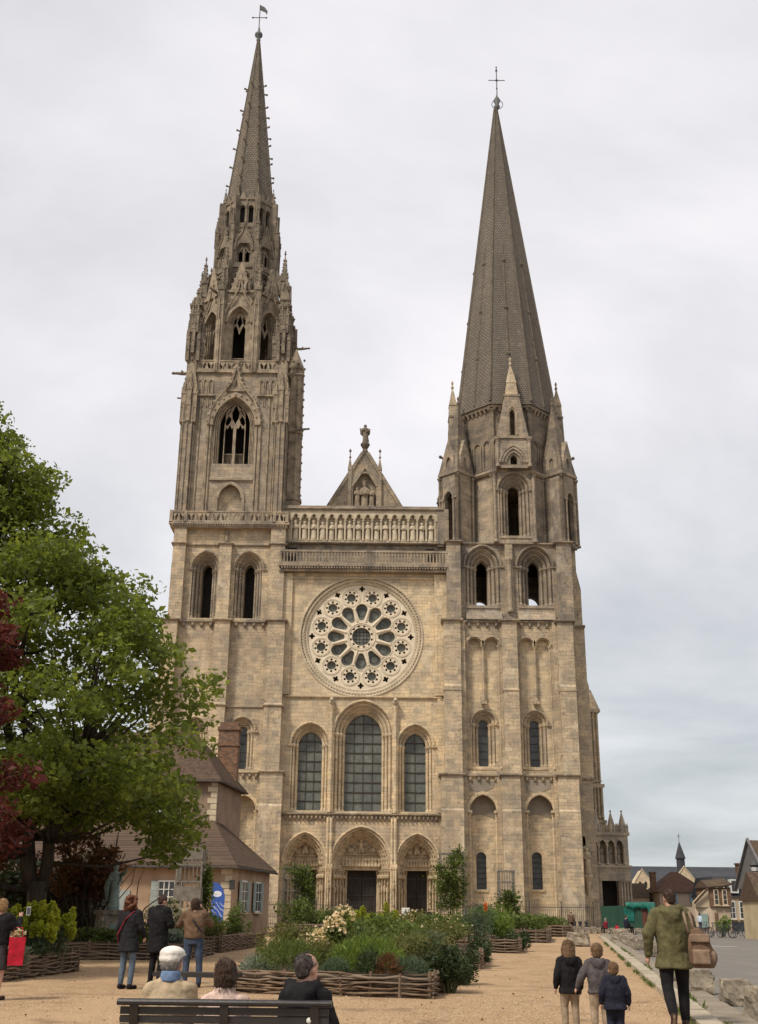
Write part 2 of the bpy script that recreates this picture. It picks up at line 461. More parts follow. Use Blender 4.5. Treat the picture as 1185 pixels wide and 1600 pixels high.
# ---- generic pieces
def colonnette(mb, x, y, z0, z1, r, cap=0.42):
    mb.lathe([(r * 1.7, z0), (r * 1.7, z0 + r), (r * 1.15, z0 + r * 2), (r, z0 + r * 2.6), (r, z1 - cap), (r * 1.25, z1 - cap + .04), (r * 1.15, z1 - cap + .1), (r * 1.9, z1 - .12), (r * 2.0, z1)], (x, y, 0), 8)
def roll(mb, cx, zs, hw, rise, y, r, n=8):
    mb.tube([(x, y, z) for x, z in arc(cx, zs, hw, rise, n)], r, 6)
def window(cx, z0, zs, hw, rise, y, steps, t=1.5, mat='warm', T=None, hood=True, fill=None, rows=0, cols=0, name='window', rk=1.0, fy=None):
    """stepped arched opening with nook shafts; returns the hole it needs in the wall in front"""
    mb = CB(T)
    H = hw + sum(a for a, b in steps)
    cur, yy = H, y
    t += .35
    for dw, dy in steps:
        dy *= 1.3
        inner = cur - dw; yy += dy
        ri = rise + (inner - hw) * rk
        mb.plate(band(cx, z0 - .03, zs, inner, ri, dw + .02, 9), yy, y + t)
        r = min(dw, dy) * .40
        for s in (-1, 1):
            colonnette(mb, cx + s * (inner + dw * .52), yy - r * .9, z0, zs, r)
            mb.box(cx + s * (inner + dw * .5) - dw * .52, cx + s * (inner + dw * .5) + dw * .52, yy - dy * .98, yy + .05, zs - .02, zs + .13)
        roll(mb, cx, zs + .1, inner + dw * .5, ri + dw * .5, yy - r * .6, r * 1.05, 9)
        cur = inner
    rH = rise + (H - hw) * rk
    if hood:
        mb.plate(band(cx, zs + .05, zs + .05, H + .04, rH + .04, .26, 9), y - .16, y + .03)
        roll(mb, cx, zs + .05, H + .16, rH + .16, y - .16, .09, 9)
        for s in (-1, 1): mb.box(cx + s * (H + .2) - .24, cx + s * (H + .2) + .24, y - .18, y + .03, zs - .12, zs + .07)
    mb.prism_x([(y - .08, z0 - .32), (y - .08, z0 - .16), (y + t, z0 + .0), (y + t, z0 - .32)], cx - H, cx + H)
    w = cbuild(mb, name, mat)
    if fill:
        fy = yy + .28 if fy is None else fy
        outline = arch(cx, z0, zs, hw + .03, rise + .03, 9)
        if not rows:
            g = CB(T); g.plate(outline, fy, fy + .05); cbuild(g, 'pane', fill, w)
            b = CB(T)
            nb = max(2, int((zs + rise - z0) / .75))
            for k in range(1, nb):
                z = z0 + (zs + rise - z0) * k / nb
                b.box(cx - hw, cx + hw, fy - .06, fy - .01, z, z + .05)
            cbuild(b, 'glazing_bar', 'oldiron', w).__setitem__('kind', 'stuff')
        else:
            zt = zs + rise
            R = (hw * hw + rise * rise) / (2 * hw)
            def top(x):
                d = abs(x - cx)
                if rise <= hw * 1.02: return zs + rise * sqrt(max(0, 1 - (d / hw) ** 2))
                return zs + sqrt(max(0, R * R - (d + R - hw) ** 2))
            dx, dz = 2 * hw / cols, (zt - z0) / rows
            for i in range(cols):
                for j in range(rows):
                    xa, xb = cx - hw + i * dx, cx - hw + (i + 1) * dx
                    za, zb = z0 + j * dz, z0 + (j + 1) * dz
                    xs = [xa + (xb - xa) * k / 4 for k in range(5)]
                    tops = [(x, min(zb, max(za, top(x)))) for x in xs]
                    if max(z for x, z in tops) - za < .08: continue
                    poly = [(xa, za), (xb, za)] + tops[::-1]
                    cl = []
                    for p in poly:
                        if not cl or (abs(p[0] - cl[-1][0]) + abs(p[1] - cl[-1][1])) > 1e-3: cl.append(p)
                    if abs(cl[0][0] - cl[-1][0]) + abs(cl[0][1] - cl[-1][1]) < 1e-3: cl.pop()
                    if len(cl) < 3: continue
                    tl = rnd.uniform(-.02, .02); tx = rnd.uniform(-.02, .02)
                    mx, mz = (xa + xb) / 2, (za + zb) / 2
                    g = CB(T); n = len(cl)
                    g.add([(x, fy + tl * (z - mz) + tx * (x - mx), z) for x, z in cl], [tuple(range(n))])
                    cbuild(g, 'pane', fill, w)
            b = CB(T)
            for j in range(1, rows): b.box(cx - hw, cx + hw, fy - .09, fy - .03, z0 + j * dz - .035, z0 + j * dz + .035)
            for i in range(1, cols):
                x = cx - hw + i * dx
                b.box(x - .03, x + .03, fy - .07, fy - .035, z0, top(x) - .02)
            cbuild(b, 'glazing_bar', 'oldiron', w).__setitem__('kind', 'stuff')
            # a plain backing keeps the church dark behind the leads
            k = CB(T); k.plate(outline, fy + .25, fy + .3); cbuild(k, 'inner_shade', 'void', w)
    return arch(cx, z0, zs, H, rH, 9)
def buttress(x0, x1, prof, mat='warm', back=116.2, name='buttress', T=None, side=0.0):
    """prof: list of (z_top, y_front) stages from the ground; each ends in a sloped weathering"""
    mb = CB(T); z = 0.0 if len(prof[0]) < 3 else prof[0][2]
    poly = [(back, z)]
    for k, pr in enumerate(prof):
        zt, yf = pr[0], pr[1]
        poly += [(yf, z if k == 0 else z)]
        poly += [(yf, zt)]
        nxt = prof[k + 1][1] if k + 1 < len(prof) else None
        if nxt is not None: z = zt + abs(nxt - yf) * 1.3
    poly += [(back, prof[-1][0])]
    mb.prism_x(poly, x0, x1)
    return cbuild(mb, name, mat)
def string(segs, z, h=.32, pr=.2, mat='grey', name='string_course', T=None):
    """segs: (x0, x1, y_front); a moulded course that breaks forward round buttresses"""
    mb = CB(T)
    for k, (x0, x1, y) in enumerate(segs):
        e = .002 * k
        mb.prism_x([(y - pr - e, z + h * .35), (y - pr - e, z + h * .7), ((y + .25) if y > 114.55 else 115.3, z + h + e), ((y + .25) if y > 114.55 else 115.3, z - e), (y - pr * .35 - e, z - e)], x0 - pr * (1 if y < 114.6 else .2), x1 + pr * (1 if y < 114.6 else .2))
    return cbuild(mb, name, mat)
def corbels(x0, x1, y, z, pitch=.72, s=.24, mat='grey'):
    mb = CB(); n = max(1, int((x1 - x0) / pitch)); p = (x1 - x0) / n
    for i in range(n):
        x = x0 + p * (i + .5)
        mb.prism_x([(y + .1, z), (y - .26, z), (y - .24, z - .18), (y - .05, z - .48), (y + .1, z - .52)], x - s / 2, x + s / 2)
        mb.ball((x, y - .2, z - .24), s * .42, .12, .15, 6, 4)
    cbuild(mb, 'corbel_table', mat)['kind'] = 'stuff'
def slab(x0, x1, y0, y1, z0, z1, mat, name='wall', T=None):
    mb = CB(T); mb.box(x0, x1, y0, y1, z0, z1); return cbuild(mb, name, mat)

# ------------------------------------------------------------------ south tower (right), square stages
def south_tower():
    # stage A: tall blind arches over the ground
    holes = [arch(10.65, .35, 11.05, 1.40, 1.65, 9), arch(16.3, .35, 11.1, 1.38, 1.62, 9)]
    mb = CB(); mb.plate(rect(7.4, 20.4, 0, 14.6), 114.6, 115.5, holes); cbuild(mb, 'wall', 'warm')
    backh = [arch(10.45, 3.7, 6.7, .5, .5, 6), arch(15.95, 3.75, 6.75, .5, .5, 6)]
    mb = CB(); mb.plate(rect(9.0, 18.0, .2, 13.2), 115.5, 116.4, backh); cbuild(mb, 'wall', 'cream')
    for x in (10.45, 15.95):
        z = 3.7 if x < 12 else 3.75
        mb = CB(); mb.plate(arch(x, z, z + 3, .56, .56, 6), 115.95, 116.0); w = cbuild(mb, 'window', 'dglass')
        b = CB(); [b.box(x - .5, x + .5, 115.88, 115.93, z + .5 * k, z + .5 * k + .05) for k in range(1, 7)]; cbuild(b, 'glazing_bar', 'oldiron', w).__setitem__('kind', 'stuff')
        b = CB(); b.box(x - .66, x + .66, 115.4, 115.9, z - .25, z); cbuild(b, 'sill', 'cream', w)
    for cx, zs, hw, ri in ((10.65, 11.05, 1.40, 1.65), (16.3, 11.1, 1.38, 1.62)):
        mb = CB()
        mb.plate(band(cx, zs, zs, hw + .02, ri + .02, .26, 9), 114.42, 114.62)
        roll(mb, cx, zs, hw + .02, ri + .02, 114.5, .11, 9)
        for s in (-1, 1):
            colonnette(mb, cx + s * (hw - .08), 114.78, .35, zs, .13, .5)
            mb.box(cx + s * hw - .28, cx + s * hw + .28, 114.38, 114.75, zs - .16, zs + .08)
        cbuild(mb, 'blind_arch', 'cream')
    slab(9.1, 12.4, 114.3, 115.6, 0, .36, 'warm', 'plinth'); slab(14.6, 17.9, 114.3, 115.6, 0, .365, 'warm', 'plinth')
    # stage B: twin blind arcade over a hooded window
    for (xa, xb, cx) in ((9.1, 12.9, 10.95), (14.55, 18.25, 16.2)):
        w2 = (xb - xa - .25) / 2; h2 = w2 / 2 - .06
        c1, c2 = xa + .12 + w2 / 2, xb - .12 - w2 / 2
        hole = [(xa + .12 + .06, 15.0), (xb - .12 - .06, 15.0)] + arc(c2, 27.9, h2, h2, 6) + arc(c1, 27.9, h2, h2, 6)
        mb = CB(); mb.plate(rect(xa - .5, xb + .5, 14.6, 30.4), 114.75, 115.3, [hole]); cbuild(mb, 'wall', 'warm')
        wh = window(cx, 15.5, 19.75, .5, .55, 115.3, [(.36, .28), (.34, .28)], 1.5, 'warm', None, True, 'dglass')
        mb = CB(); mb.plate(rect(xa - .3, xb + .3, 14.6, 30.2), 115.3, 116.3, [wh]); cbuild(mb, 'wall', 'cream')
        mb = CB()
        for cc in (c1, c2):
            mb.plate(band(cc, 27.9, 27.9, h2, h2, .22, 7), 114.58, 114.77); roll(mb, cc, 27.9, h2 - .05, h2 - .05, 114.85, .1, 7)
        colonnette(mb, xa + .26, 114.95, 15.2, 27.9, .12); colonnette(mb, xb - .26, 114.95, 15.2, 27.9, .12)
        colonnette(mb, (xa + xb) / 2, 114.95, 22.1, 27.9, .13)
        mb.box((xa + xb) / 2 - .3, (xa + xb) / 2 + .3, 114.7, 115.2, 21.75, 22.1)
        cbuild(mb, 'blind_arcade', 'warm')
    # stage C: belfry
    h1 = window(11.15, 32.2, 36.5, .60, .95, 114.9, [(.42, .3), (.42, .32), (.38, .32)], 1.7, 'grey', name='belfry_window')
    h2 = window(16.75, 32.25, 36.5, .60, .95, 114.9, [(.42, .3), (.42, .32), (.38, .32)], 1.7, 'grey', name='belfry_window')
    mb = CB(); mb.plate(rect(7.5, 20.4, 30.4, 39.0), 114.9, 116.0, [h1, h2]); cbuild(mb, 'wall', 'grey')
    for a, b in ((9.3, 13.1), (14.8, 18.7)):
        m2 = CB(); m2.prism_x([(114.35, 30.55), (114.35, 30.62), (115.0, 31.75), (115.0, 30.55)], a, b); cbuild(m2, 'weathered_sill', 'grey')
    mb = CB(); mb.box(13.55, 14.35, 114.5, 115.2, 30.7, 38.9); mb.lathe([(.34, 31.4), (.34, 31.6), (.24, 31.8), (.24, 36.6), (.42, 37.1), (.42, 37.3)], (13.95, 114.45, 0), 8); cbuild(mb, 'pilaster', 'grey')
    # flanks, back and floors
    mb = CB(Matrix.Identity(4)); mb.box(6.9, 8.2, 116.0, 126.3, 0, 30.4); mb.box(7.3, 8.4, 116.0, 126.2, 30.4, 39.0); cbuild(mb, 'flank_wall', 'warm')
    mb = CB(); mb.box(19.4, 20.9, 115.9, 126.3, 0, 30.4); cbuild(mb, 'flank_wall', 'warm')
    mb = CB(Matrix.Translation((0, 0, 0)))
    bh = [arch(11.75, 31.5, 34.6, .95, .95, 7), arch(17.55, 31.5, 35.0, 1.05, 1.05, 7)]
    mb.plate(rect(7.4, 20.7, 0.1, 39.0), 125.2, 126.2, bh); cbuild(mb, 'back_wall', 'grey')
    R = Matrix.Translation((20.75, 120.9, 0)) @ Matrix.Rotation(pi / 2, 4, 'Z')
    mb = CB(R); mb.plate(rect(-5.0, 5.0, 30.4, 39.0), 0, 1.0, [arch(-2.5, 32.2, 36.5, .7, .9, 6), arch(2.4, 32.2, 36.5, .7, .9, 6)]); cbuild(mb, 'flank_wall', 'grey')
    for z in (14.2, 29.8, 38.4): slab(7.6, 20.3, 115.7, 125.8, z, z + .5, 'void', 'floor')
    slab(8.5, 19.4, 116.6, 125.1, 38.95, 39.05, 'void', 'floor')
    # buttresses
    buttress(6.45, 8.65, [(11.0, 113.3), (14.4, 113.45)]); buttress(12.45, 14.3, [(11.0, 113.3), (14.4, 113.45)]); buttress(18.05, 20.1, [(11.0, 113.3), (14.4, 113.45)])
    buttress(6.85, 8.62, [(23.4, 113.75, 14.4), (30.3, 113.95)]); buttress(12.93, 14.5, [(23.0, 113.75, 14.4), (30.3, 113.95)]); buttress(18.7, 20.35, [(23.4, 113.75, 14.4), (30.3, 113.95)])
    buttress(7.25, 8.75, [(39.0, 114.1, 30.3)], 'grey'); buttress(19.0, 20.6, [(39.0, 114.1, 30.3)], 'grey')
    for x0, x1 in ((8.65, 9.05), (12.05, 12.45), (14.3, 14.75), (17.7, 18.05)): slab(x0 + .003, x1 - .003, 114.2, 114.7, 0.0, 14.35, 'warm', 'pilaster')
    for x0, x1 in ((8.62, 9.1), (18.25, 18.7)): slab(x0 + .003, x1 - .003, 114.35, 115.2, 14.6, 30.3, 'warm', 'pilaster')
    # buttresses on the south flank, seen end on
    for yb in (116.3, 123.6):
        mb = CB(); mb.box(20.0, 22.05, yb, yb + 1.9, 0, 11.4); mb.box(20.0, 22.0, yb + .01, yb + 1.85, 11.4, 14.5); mb.box(20.0, 22.15, yb + .05, yb + 1.8, 14.5, 24.0)
        mb.add([(20, yb + .05, 24), (22.15, yb + .05, 24), (22.15, yb + 1.8, 24), (20, yb + 1.8, 24), (20, yb + .05, 24.6), (22.0, yb + .05, 24.6), (22.0, yb + 1.8, 24.6), (20, yb + 1.8, 24.6)], [(0, 1, 5, 4), (1, 2, 6, 5), (2, 3, 7, 6), (4, 5, 6, 7)])
        mb.box(20.0, 22.0, yb + .06, yb + 1.79, 24.5, 30.3); mb.box(20.0, 21.85, yb + .1, yb + 1.75, 30.3, 34.5); mb.box(20.0, 21.45, yb + .12, yb + 1.73, 36.5, 39.0)
        mb.add([(20, yb + .1, 34.5), (21.85, yb + .1, 34.5), (21.85, yb + 1.75, 34.5), (20, yb + 1.75, 34.5), (20, yb + .12, 36.5), (21.45, yb + .12, 36.5), (21.45, yb + 1.73, 36.5), (20, yb + 1.73, 36.5)], [(0, 1, 5, 4), (1, 2, 6, 5), (2, 3, 7, 6), (4, 5, 6, 7)])
        cbuild(mb, 'buttress', 'warm')
    string([(6.45, 8.65, 113.45), (8.65, 12.45, 114.6), (12.45, 14.3, 113.45), (14.3, 18.05, 114.6), (18.05, 20.1, 113.45), (20.1, 22.1, 116.3)], 14.35, .36, .22)
    string([(6.85, 8.62, 113.95), (8.62, 12.93, 114.75), (12.93, 14.5, 113.95), (14.5, 18.7, 114.75), (18.7, 20.35, 113.95), (20.35, 22.0, 116.3)], 30.2, .4, .26)
    string([(7.25, 8.75, 114.1), (8.75, 19.0, 114.9), (19.0, 20.6, 114.1), (20.6, 21.6, 116.2)], 38.9, .36, .26)
    for sg in ((6.85, 8.62, 113.75), (18.7, 20.35, 113.75), (12.93, 14.5, 113.75)): string([sg], 22.9, .22, .06, 'warm')
    for a, b in ((9.0, 12.4), (14.7, 17.9)): corbels(a, b, 114.6, 14.36)
    for a, b in ((9.1, 12.9), (14.6, 18.2)): corbels(a, b, 114.75, 30.2, .8)
    for cx, hw, zs, ri in ((10.65, 1.38, 11.05, 1.62), (16.3, 1.36, 11.1, 1.6)):
        mb = CB(); mb.plate([(cx - hw, zs - .5), (cx - hw * .2, zs - .2), (cx + hw, zs - .65)] + arc(cx, zs, hw, ri, 8), 115.46, 115.52); cbuild(mb, 'cement_patch', 'cement')
        mb = CB(); mb.plate([(cx - 1.3, 13.1), (cx - .5, 12.95), (cx + .4, 13.0), (cx + 1.1, 13.3), (cx + 1.25, 14.0), (cx - 1.3, 14.0)], 114.57, 114.63); cbuild(mb, 'cement_patch', 'cement')
    # the angel carrying a sundial on the corner
    mb = CB(Matrix.Translation((20.9, 115.5, 5.2)) @ Matrix.Scale(2.6, 4)); figure_mb(mb, 91, .8, False); cbuild(mb, 'corner_statue', 'carved', None, True)
    mb = CB(); mb.lathe([(.12, 3.2), (.3, 4.6), (.5, 5.0), (.5, 5.2)], (20.9, 115.5, 0), 8); cbuild(mb, 'statue_bracket', 'carved')
    mb = CB(); mb.plate([(20.2 + .9 * cos(t), 8.2 + .8 * sin(t)) for t in [i * pi / 8 for i in range(9)]] + [(20.0, 7.6), (20.4, 7.6)], 115.9, 116.15); cbuild(mb, 'statue_canopy', 'carved')
south_tower()

# ------------------------------------------------------------------ south tower, octagon and stone spire
def oct_faces(cx, cy, ap):
    for k in range(8):
        a = k * pi / 4
        yield k, Matrix.Translation((cx, cy, 0)) @ Matrix.Rotation(a, 4, 'Z') @ Matrix.Translation((0, -ap, 0))
SX, SY = 14.75, 120.5
def south_spire():
    ap = 5.15; sd = ap * 2 * tan(pi / 8)
    for k, T in oct_faces(SX, SY, ap):
        if k % 2 == 0:      # open faces stand forward as bays
            T0 = T; T = T @ Matrix.Translation((0, -.85, 0)); sd0 = sd; sd = 4.5
            h = window(0, 39.9, 45.2, .6, .75, 0, [(.36, .25), (.36, .27), (.32, .25)], 1.1, 'grey', T, True, name='octagon_window')
            mb = CB(T); mb.plate(rect(-sd / 2, sd / 2, 39.0, 47.6), 0, 1.7, [h])
            for s in (-1, 1): colonnette(mb, s * (sd / 2 - .12), -.1, 39.1, 47.3, .17)
            cbuild(mb, 'octagon_wall', 'grey')
            T = T0 @ Matrix.Translation((0, -1.2, 0)); sd = sd0
            # gabled dormer over each of them: arched stage, tall gable, little spirelet
            h = arch(0, 47.9, 48.5, .38, .55, 6)
            mb = CB(T); mb.plate([(-1.9, 47.5), (1.9, 47.5), (1.9, 51.0), (-1.9, 51.0)], -.35, 1.9, [h])
            for q, (hw, ri) in enumerate(((1.45, 2.0), (1.15, 1.65), (.85, 1.25))):
                mb.plate(band(0, 48.1, 48.1, hw, ri, .2, 9), -.5 + q * .04, -.3); roll(mb, 0, 48.1, hw, ri, -.45, .09, 9)
            for s in (-1, 1):
                colonnette(mb, s * 1.75, -.42, 47.6, 51.0, .16)
            mb.box(-2.05, 2.05, -.5, 1.2, 51.0, 51.22)
            cbuild(mb, 'dormer', 'grey')
            h = arch(0, 51.4, 54.0, .3, .6, 6)
            mb = CB(T); mb.plate([(-1.75, 51.22), (1.75, 51.22), (.82, 56.2), (-.82, 56.2)], -.3, .75, [h])
            mb.plate(band(0, 51.5, 54.1, .42, .75, .14, 6), -.38, -.29)
            mb.box(-.92, .92, -.36, .8, 56.2, 56.4)
            cbuild(mb, 'dormer_gable', 'grey')
            mb = CB(T); mb.rings([[(-.72, -.3, 56.4), (.72, -.3, 56.4), (.72, .7, 56.4), (-.72, .7, 56.4)], [(-.52, -.25, 57.9), (.52, -.25, 57.9), (.52, .62, 57.9), (-.52, .62, 57.9)], [(-.6, -.3, 57.9), (.6, -.3, 57.9), (.6, .68, 57.9), (-.6, .68, 57.9)], [(-.05, .12, 60.3), (.05, .12, 60.3), (.05, .24, 60.3), (-.05, .24, 60.3)]])
            mb.lathe([(.06, 60.1), (.2, 60.4), (.08, 60.7), (.16, 61.0), (.03, 61.3)], (0, .18, 0), 6)
            cbuild(mb, 'dormer_pinnacle', 'warm')
        else:
            mb = CB(T); mb.box(-sd / 2, sd / 2, 0, .8, 39.0, 47.6)
            for s in (-1, 1): colonnette(mb, s * (sd / 2 - .12), -.1, 39.1, 47.3, .17)
            cbuild(mb, 'octagon_wall', 'grey')
        T = Matrix.Translation((SX, SY, 0)) @ Matrix.Rotation(k * pi / 4, 4, 'Z') @ Matrix.Translation((0, -ap, 0))
        # drum under the spire with a blind arcade
        a2 = 5.25
        mb = CB(T); mb.box(-sd / 2, sd / 2, .05, .7, 47.6, 55.6)
        for s in (-1, 0, 1):
            cx = s * 1.35
            mb.plate(band(cx, 48.2, 51.0, .42, .5, .14, 5), -.1, .07)
            mb.box(cx - .6, cx + .6, -.1, .07, 48.0, 48.2)
        for s in (-1, 1): colonnette(mb, s * (sd / 2 - .1), -.02, 47.7, 55.2, .2)
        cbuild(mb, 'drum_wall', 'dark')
        mb = CB(T); n = 7
        for i in range(n):
            x = -sd / 2 + sd * (i + .5) / n
            mb.prism_x([(.1, 55.4), (-.3, 55.4), (-.05, 54.95), (.1, 54.9)], x - .14, x + .14)
        mb.box(-sd / 2 - .08, sd / 2 + .08, -.3, .5, 55.4, 55.7)
        cbuild(mb, 'cornice', 'grey')
    mb = CB(); mb.frustum(SX, SY, [(5.4, 47.3), (5.55, 47.5), (5.55, 47.7), (5.4, 47.85)])
    cbuild(mb, 'string_course', 'grey')
    mb = CB(); mb.frustum(SX, SY, [(5.66, 55.72), (5.6, 56.2), (.16, 101.2)]); cbuild(mb, 'spire', 'scale')
    mb = CB(); k8 = 1 / cos(pi / 8)
    for i in range(8):
        a = i * pi / 4 + pi / 8; b = i * pi / 4
        mb.tube([(SX + 5.6 * k8 * cos(a), SY + 5.6 * k8 * sin(a), 56.1), (SX + .16 * k8 * cos(a), SY + .16 * k8 * sin(a), 101.2)], [.17, .08], 6)
        mb.tube([(SX + 5.6 * cos(b), SY + 5.6 * sin(b), 56.1), (SX + 2.9 * cos(b), SY + 2.9 * sin(b), 78.4)], [.15, .1], 6)
        for q, z in enumerate((62.5, 69.0, 76.0)):
            rr = 5.6 - (z - 56.2) * 5.44 / 45.0
            mb.ball((SX + rr * cos(b), SY + rr * sin(b), z), .28, .28, .3, 6, 4)
    cbuild(mb, 'spire_rib', 'rib')['kind'] = 'stuff'
    mb = CB(); mb.lathe([(.2, 100.9), (.42, 101.3), (.25, 101.7), (.48, 102.3), (.12, 103.0), (.06, 103.3)], (SX + .2, SY, 0), 10); fin = cbuild(mb, 'finial', 'lead', None, True)
    mb = CB(); x = SX + .25
    mb.tube([(x, SY, 102.8), (x, SY, 107.6)], .07, 6); mb.tube([(x - 1.1, SY, 105.6), (x + 1.1, SY, 105.6)], .055, 6)
    mb.ball((x, SY, 107.2), .16, .1, .2, 6, 4); mb.ball((x, SY, 107.75), .1, .1, .16, 6, 4); mb.ball((x, SY, 105.6), .2, .1, .2, 6, 4); mb.ball((x, SY, 104.3), .12, .1, .16, 6, 4)
    mb.tube([(x + .72 * cos(t), SY, 101.7 + .72 * sin(t)) for t in [i * pi / 12 for i in range(-11, 14)]], .045, 5)
    cbuild(mb, 'cross', 'iron')
    # corner turrets set diagonally, with steep pyramids and small dormers
    for (tx, ty, sgn) in ((8.6, 116.6, -1), (20.1, 116.7, 1), (8.9, 124.2, -1), (20.3, 124.2, 1)):
        q = 1.3
        base = Matrix.Translation((tx, ty, 0)) @ Matrix.Rotation(pi / 4, 4, 'Z')
        for f in range(4):
            T = base @ Matrix.Rotation(f * pi / 2, 4, 'Z') @ Matrix.Translation((0, -q, 0))
            outer = (f in (3, 0)) if sgn < 0 else (f in (0, 1))
            opened = (f == 3) if sgn < 0 else (f == 0)
            mb = CB(T)
            if f in (0, 3):
                mb.plate(rect(-q, q, 39.2, 47.4), 0, .45, [arch(0, 39.6, 44.5, .55, .8, 7)] if opened or True and f == (3 if sgn < 0 else 0) else [])
                if opened:
                    mb.plate(band(0, 44.5, 44.5, .6, .85, .25, 7), -.14, .02); mb.plate(band(0, 39.6, 44.5, .55, .8, .2, 7), -.06, .02)
                    for s in (-1, 1):
                        colonnette(mb, s * .78, -.1, 39.5, 44.5, .12); mb.box(s * .9 - .35, s * .9 + .35, -.16, .05, 44.4, 44.62)
            else: mb.box(-q, q, 0, .45, 39.2, 47.4)
            for s in (-1, 1): colonnette(mb, s * q, 0, 39.3, 47.2, .15)
            cbuild(mb, 'turret_wall', 'grey')
            if f in (0, 3):
                mb = CB(T)
                mb.plate([(-.8, 47.7), (.8, 47.7), (.75, 49.6), (0, 51.6), (-.75, 49.6)], -.02, 1.6, [arch(0, 48.0, 49.0, .3, .5, 5)]); cbuild(mb, 'turret_dormer', 'grey')
        mb = CB(Matrix.Translation((tx, ty, 0)) @ Matrix.Rotation(pi / 4, 4, 'Z')); mb.box(-q - .15, q + .15, -q - .15, q + .15, 47.35, 47.7); cbuild(mb, 'turret_cornice', 'grey')
        sx, sy = (SX - tx) * .06, (SY - ty) * .10
        mb = CB()
        k = (q + .1) * sqrt(2)
        mb.rings([[(tx - k, ty, 47.7), (tx, ty - k, 47.7), (tx + k, ty, 47.7), (tx, ty + k, 47.7)], [(tx + sx - .08, ty + sy, 56.6), (tx + sx, ty + sy - .08, 56.6), (tx + sx + .08, ty + sy, 56.6), (tx + sx, ty + sy + .08, 56.6)]])
        cbuild(mb, 'turret_pyramid', 'dark')
        mb = CB(); mb.lathe([(.1, 56.3), (.22, 56.7), (.08, 57.0), (.16, 57.3), (.02, 57.6)], (tx + sx, ty + sy, 0), 6); cbuild(mb, 'turret_finial', 'dark')
    for sgn, zt in ((-1, 60.0), (1, 60.2)):      # beasts on the side dormers
        mb = CB(); x = SX + sgn * 6.7
        mb.tube([(x - sgn * .3, SY - .4, 50.9), (x + sgn * .5, SY - .4, 51.0), (x + sgn * .9, SY - .4, 51.25)], [.22, .2, .12], 6); mb.ball((x + sgn * 1.0, SY - .4, 51.3), .2)
        cbuild(mb, 'gargoyle', 'dark')
south_spire()
